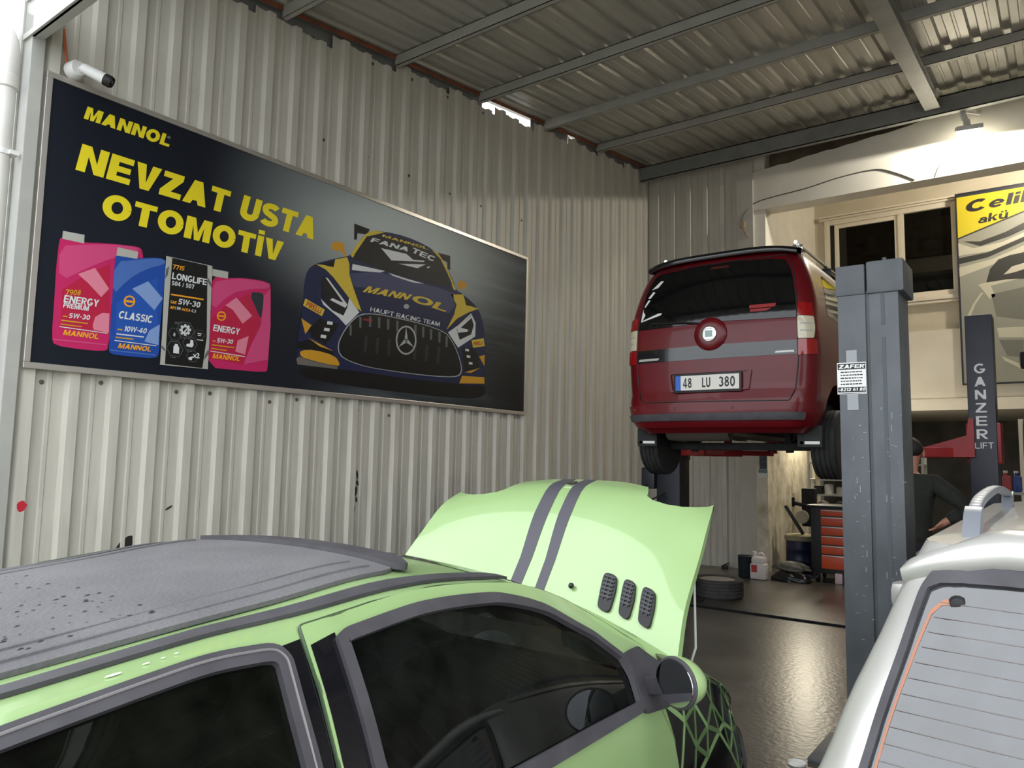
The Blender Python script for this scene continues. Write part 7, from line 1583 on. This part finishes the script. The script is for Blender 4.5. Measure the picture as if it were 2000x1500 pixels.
# notices on the pier
pn = thing('wall_notice', (1.88, 11.37, 1.55), 'small dark picture notice pinned on the flaking pier', 'notice')
bm = BM(); box(bm, (1.83, 11.372, 1.53), (1.94, 11.379, 1.74)); obj('sheet', bm, mat('notice_blue', (74, 84, 96), .6, rgb2=(50, 44, 52), scale=18), pn, smooth=False)
bm = BM(); box(bm, (1.815, 11.371, 1.47), (1.95, 11.379, 1.525)); obj('teal_strip', bm, mat('notice_teal', (110, 132, 130), .6), pn, smooth=False)
bm = BM(); box(bm, (1.81, 11.371, 1.40), (1.96, 11.379, 1.465)); tag(obj('paper_note', bm, M_PAPER, smooth=False), 'plain white paper strip below the picture notice', 'notice')
# lid on the floor in front
bm = BM(); lathe(bm, [(.0005, .004), (.038, .004), (.046, .010), (.048, 0)], (4.31, 4.37, .0), 'Z', 28); tag(obj('plastic_lid', bm, M_WPL), 'white plastic lid lying on the concrete before the silver car', 'lid')
# rack and goods behind the lettered column
gr_ = thing('goods_rack', (5.4, 10.4, 0), 'metal rack of bottles behind the lettered navy column', 'shelf')
for z in (.5, .95, 1.32): bm = BM(); box(bm, (4.95, 10.2, z), (6.3, 10.6, z+.03)); obj('shelf_board', bm, M_STEEL, gr_)
for x in (4.97, 6.28):
    for y in (10.22, 10.58): bm = BM(); box(bm, (x-.02, y-.02, 0), (x+.02, y+.02, 1.37)); obj('post', bm, M_STEEL, gr_)
bm = BM(); box(bm, (5.06, 12.62, 0), (6.2, 12.66, 2.3)); tag(obj('white_board', bm, M_WHITE, smooth=False), 'white board standing behind the bottle rack at the right', 'board')
for k, (x, rgb, w_) in enumerate(((5.02, (176, 48, 52), 'red'), (5.12, (36, 60, 140), 'blue'), (5.23, (40, 64, 150), 'blue'), (5.36, (170, 52, 50), 'red'), (5.5, (40, 62, 140), 'blue'))):
    b_ = thing('oil_bottle', (x, 10.32, 1.35), '%s plastic bottle, %s from the left on the rack behind the navy column' % (w_, ordw[k]), 'bottle', 'bottles on the goods rack')
    bm = BM(); box(bm, (x-.042, 10.27, 1.35), (x+.042, 10.37, 1.53), .015); tube(bm, [(x-.01, 10.32, 1.52), (x-.01, 10.32, 1.57)], .018, 10); obj('bottle', bm, mat('bottle_%s' % w_, rgb, .4), b_)
    bm = BM(); tube(bm, [(x-.01, 10.32, 1.565), (x-.01, 10.32, 1.59)], .022, 10); obj('cap', bm, M_WPL, b_)
# ---------------------------------------------------------------- mechanic with his back to the camera
pe = thing('person', (4.50, 7.0, 0), 'person in dark green jumper seen from behind, hand on hip, beneath red lift arm', 'person')
M_SKIN = mat('skin', (176, 124, 102), .55); M_JUMP = mat('dark_jumper', (36, 38, 30), .9, rgb2=(28, 30, 24), scale=30); M_TROU = mat('dark_trousers', (26, 27, 32), .9, rgb2=(20, 21, 25), scale=20)
X, Y = 4.50, 7.0
def hand_chain(J, E, w, dirv, side, thumb, curl):
    """palm and five separate fingers from wrist joint index w"""
    wp = Vector(J[w][:3]); d = Vector(dirv).normalized(); s = Vector(side).normalized(); n = d.cross(s)
    J.append((*(wp+d*.05), .026)); p = len(J)-1; E.append((w, p))
    for k, (off, L) in enumerate(((-.030, .068), (-.010, .080), (.010, .076), (.029, .060))):
        b = wp+d*.088+s*off; J.append((*b, .0105)); i = len(J)-1; E.append((p, i))
        q = b+(d+n*curl*.4).normalized()*L*.45; J.append((*q, .0095)); E.append((i, i+1))
        q2 = q+(d+n*curl*1.2).normalized()*L*.35; J.append((*q2, .0085)); E.append((i+1, i+2))
        q3 = q2+(d*.6+n*curl*1.6).normalized()*L*.25; J.append((*q3, .007)); E.append((i+2, i+3))
    b = wp+d*.03+s*thumb*.03; J.append((*b, .0125)); i = len(J)-1; E.append((p, i))
    q = b+(d*.7+s*thumb*.8).normalized()*.035; J.append((*q, .011)); E.append((i, i+1)); J.append((*(q+(d+s*thumb*.3).normalized()*.03), .009)); E.append((i+1, i+2))
J = [(X, Y, .95, (.165, .115)), (X, Y+.01, 1.12, (.155, .10)), (X+.005, Y+.01, 1.32, (.175, .11)), (X+.01, Y+.0, 1.46, (.16, .10)), (X+.015, Y+.01, 1.56, .065), (X+.02, Y+.03, 1.62, .058), (X+.02, Y+.05, 1.69, (.072, .085)), (X+.02, Y+.05, 1.77, (.078, .098)), (X+.02, Y+.05, 1.83, (.062, .078)),
     (X+.20, Y+.0, 1.49, .066), (X+.33, Y-.03, 1.39, .054), (X+.43, Y-.02, 1.30, .046), (X+.36, Y+.01, 1.24, .042), (X+.27, Y-.02, 1.19, .030),
     (X-.19, Y+.0, 1.49, .066), (X-.27, Y+.12, 1.36, .054), (X-.28, Y+.24, 1.27, .046), (X-.22, Y+.36, 1.32, .040), (X-.17, Y+.45, 1.38, .030),
     (X+.10, Y, .86, .10), (X+.115, Y+.01, .66, .085), (X+.12, Y+.015, .48, .064), (X+.125, Y-.01, .30, .056), (X+.13, Y-.02, .10, .040), (X+.135, Y+.06, .045, .040), (X+.14, Y+.15, .035, .034),
     (X-.10, Y, .86, .10), (X-.115, Y+.01, .66, .085), (X-.12, Y+.015, .48, .064), (X-.125, Y-.01, .30, .056), (X-.13, Y-.02, .10, .040), (X-.135, Y+.06, .045, .040), (X-.14, Y+.15, .035, .034)]
E_ = [(0, 1), (1, 2), (2, 3), (3, 4), (4, 5), (5, 6), (6, 7), (7, 8), (3, 9), (9, 10), (10, 11), (11, 12), (12, 13), (3, 14), (14, 15), (15, 16), (16, 17), (17, 18), (0, 19), (19, 20), (20, 21), (21, 22), (22, 23), (23, 24), (24, 25), (0, 26), (26, 27), (27, 28), (28, 29), (29, 30), (30, 31), (31, 32)]
J2, E2 = list(J), list(E_)
hand_chain(J2, E2, 13, (-.75, .05, -.62), (-.1, -1, .1), 1, .3); hand_chain(J2, E2, 18, (.35, .75, .45), (-.9, .4, 0), -1, .3)
body = skin_body('body', J2, E2, M_SKIN, pe)
def sub(name, idx, grow, m):
    mp = {o: i for i, o in enumerate(idx)}
    jj = [(*J[i][:3], tuple(v+grow for v in J[i][3]) if isinstance(J[i][3], tuple) else J[i][3]+grow) for i in idx]
    ee = [(mp[a], mp[b]) for a, b in E_ if a in mp and b in mp]
    return skin_body(name, jj, ee, m, pe)
sub('jumper', [0, 1, 2, 3, 4, 9, 10, 11, 12, 13, 14, 15, 16, 17], .02, M_JUMP)
sub('trousers', [0, 1, 19, 20, 21, 22, 26, 27, 28, 29], .016, M_TROU)
for s in (1, -1):
    bm = BM(); box(bm, (X+s*.137-.052, Y-.10, .0), (X+s*.137+.052, Y+.20, .10), .035); box(bm, (X+s*.130-.05, Y-.085, .06), (X+s*.13+.05, Y+.05, .17), .03); obj('shoe', bm, M_BLACK, pe)
bm = BM(); bmesh.ops.create_uvsphere(bm, u_segments=22, v_segments=14, radius=1)
for v in bm.verts:
    c = v.co; k = 1+.03*math.sin(9*c.x+7*c.z); v.co = Vector((X+.02+.098*c.x*k, Y+.035+.108*c.y*k, 1.775+(.098 if c.z > 0 else .075)*c.z*k))
bmesh.ops.delete(bm, geom=[v for v in bm.verts if v.co.y > Y+.09 and v.co.z < 1.80], context='VERTS'); obj('hair', bm, mat('dark_hair', (30, 24, 20), .7), pe)
for s in (1, -1):
    bm = BM(); bmesh.ops.create_uvsphere(bm, u_segments=12, v_segments=8, radius=1)
    for v in bm.verts: v.co = Vector((X+.02+s*.098+.012*v.co.x, Y+.055+.02*v.co.y, 1.735+.034*v.co.z))
    obj('ear', bm, M_SKIN, pe)
bm = BM(); prism(bm, [(X+.02-.012, Y+.145, 1.73), (X+.02+.012, Y+.145, 1.73), (X+.02+.018, Y+.15, 1.695), (X+.02-.018, Y+.15, 1.695)], (0, .022, -.004)); obj('nose', bm, M_SKIN, pe)
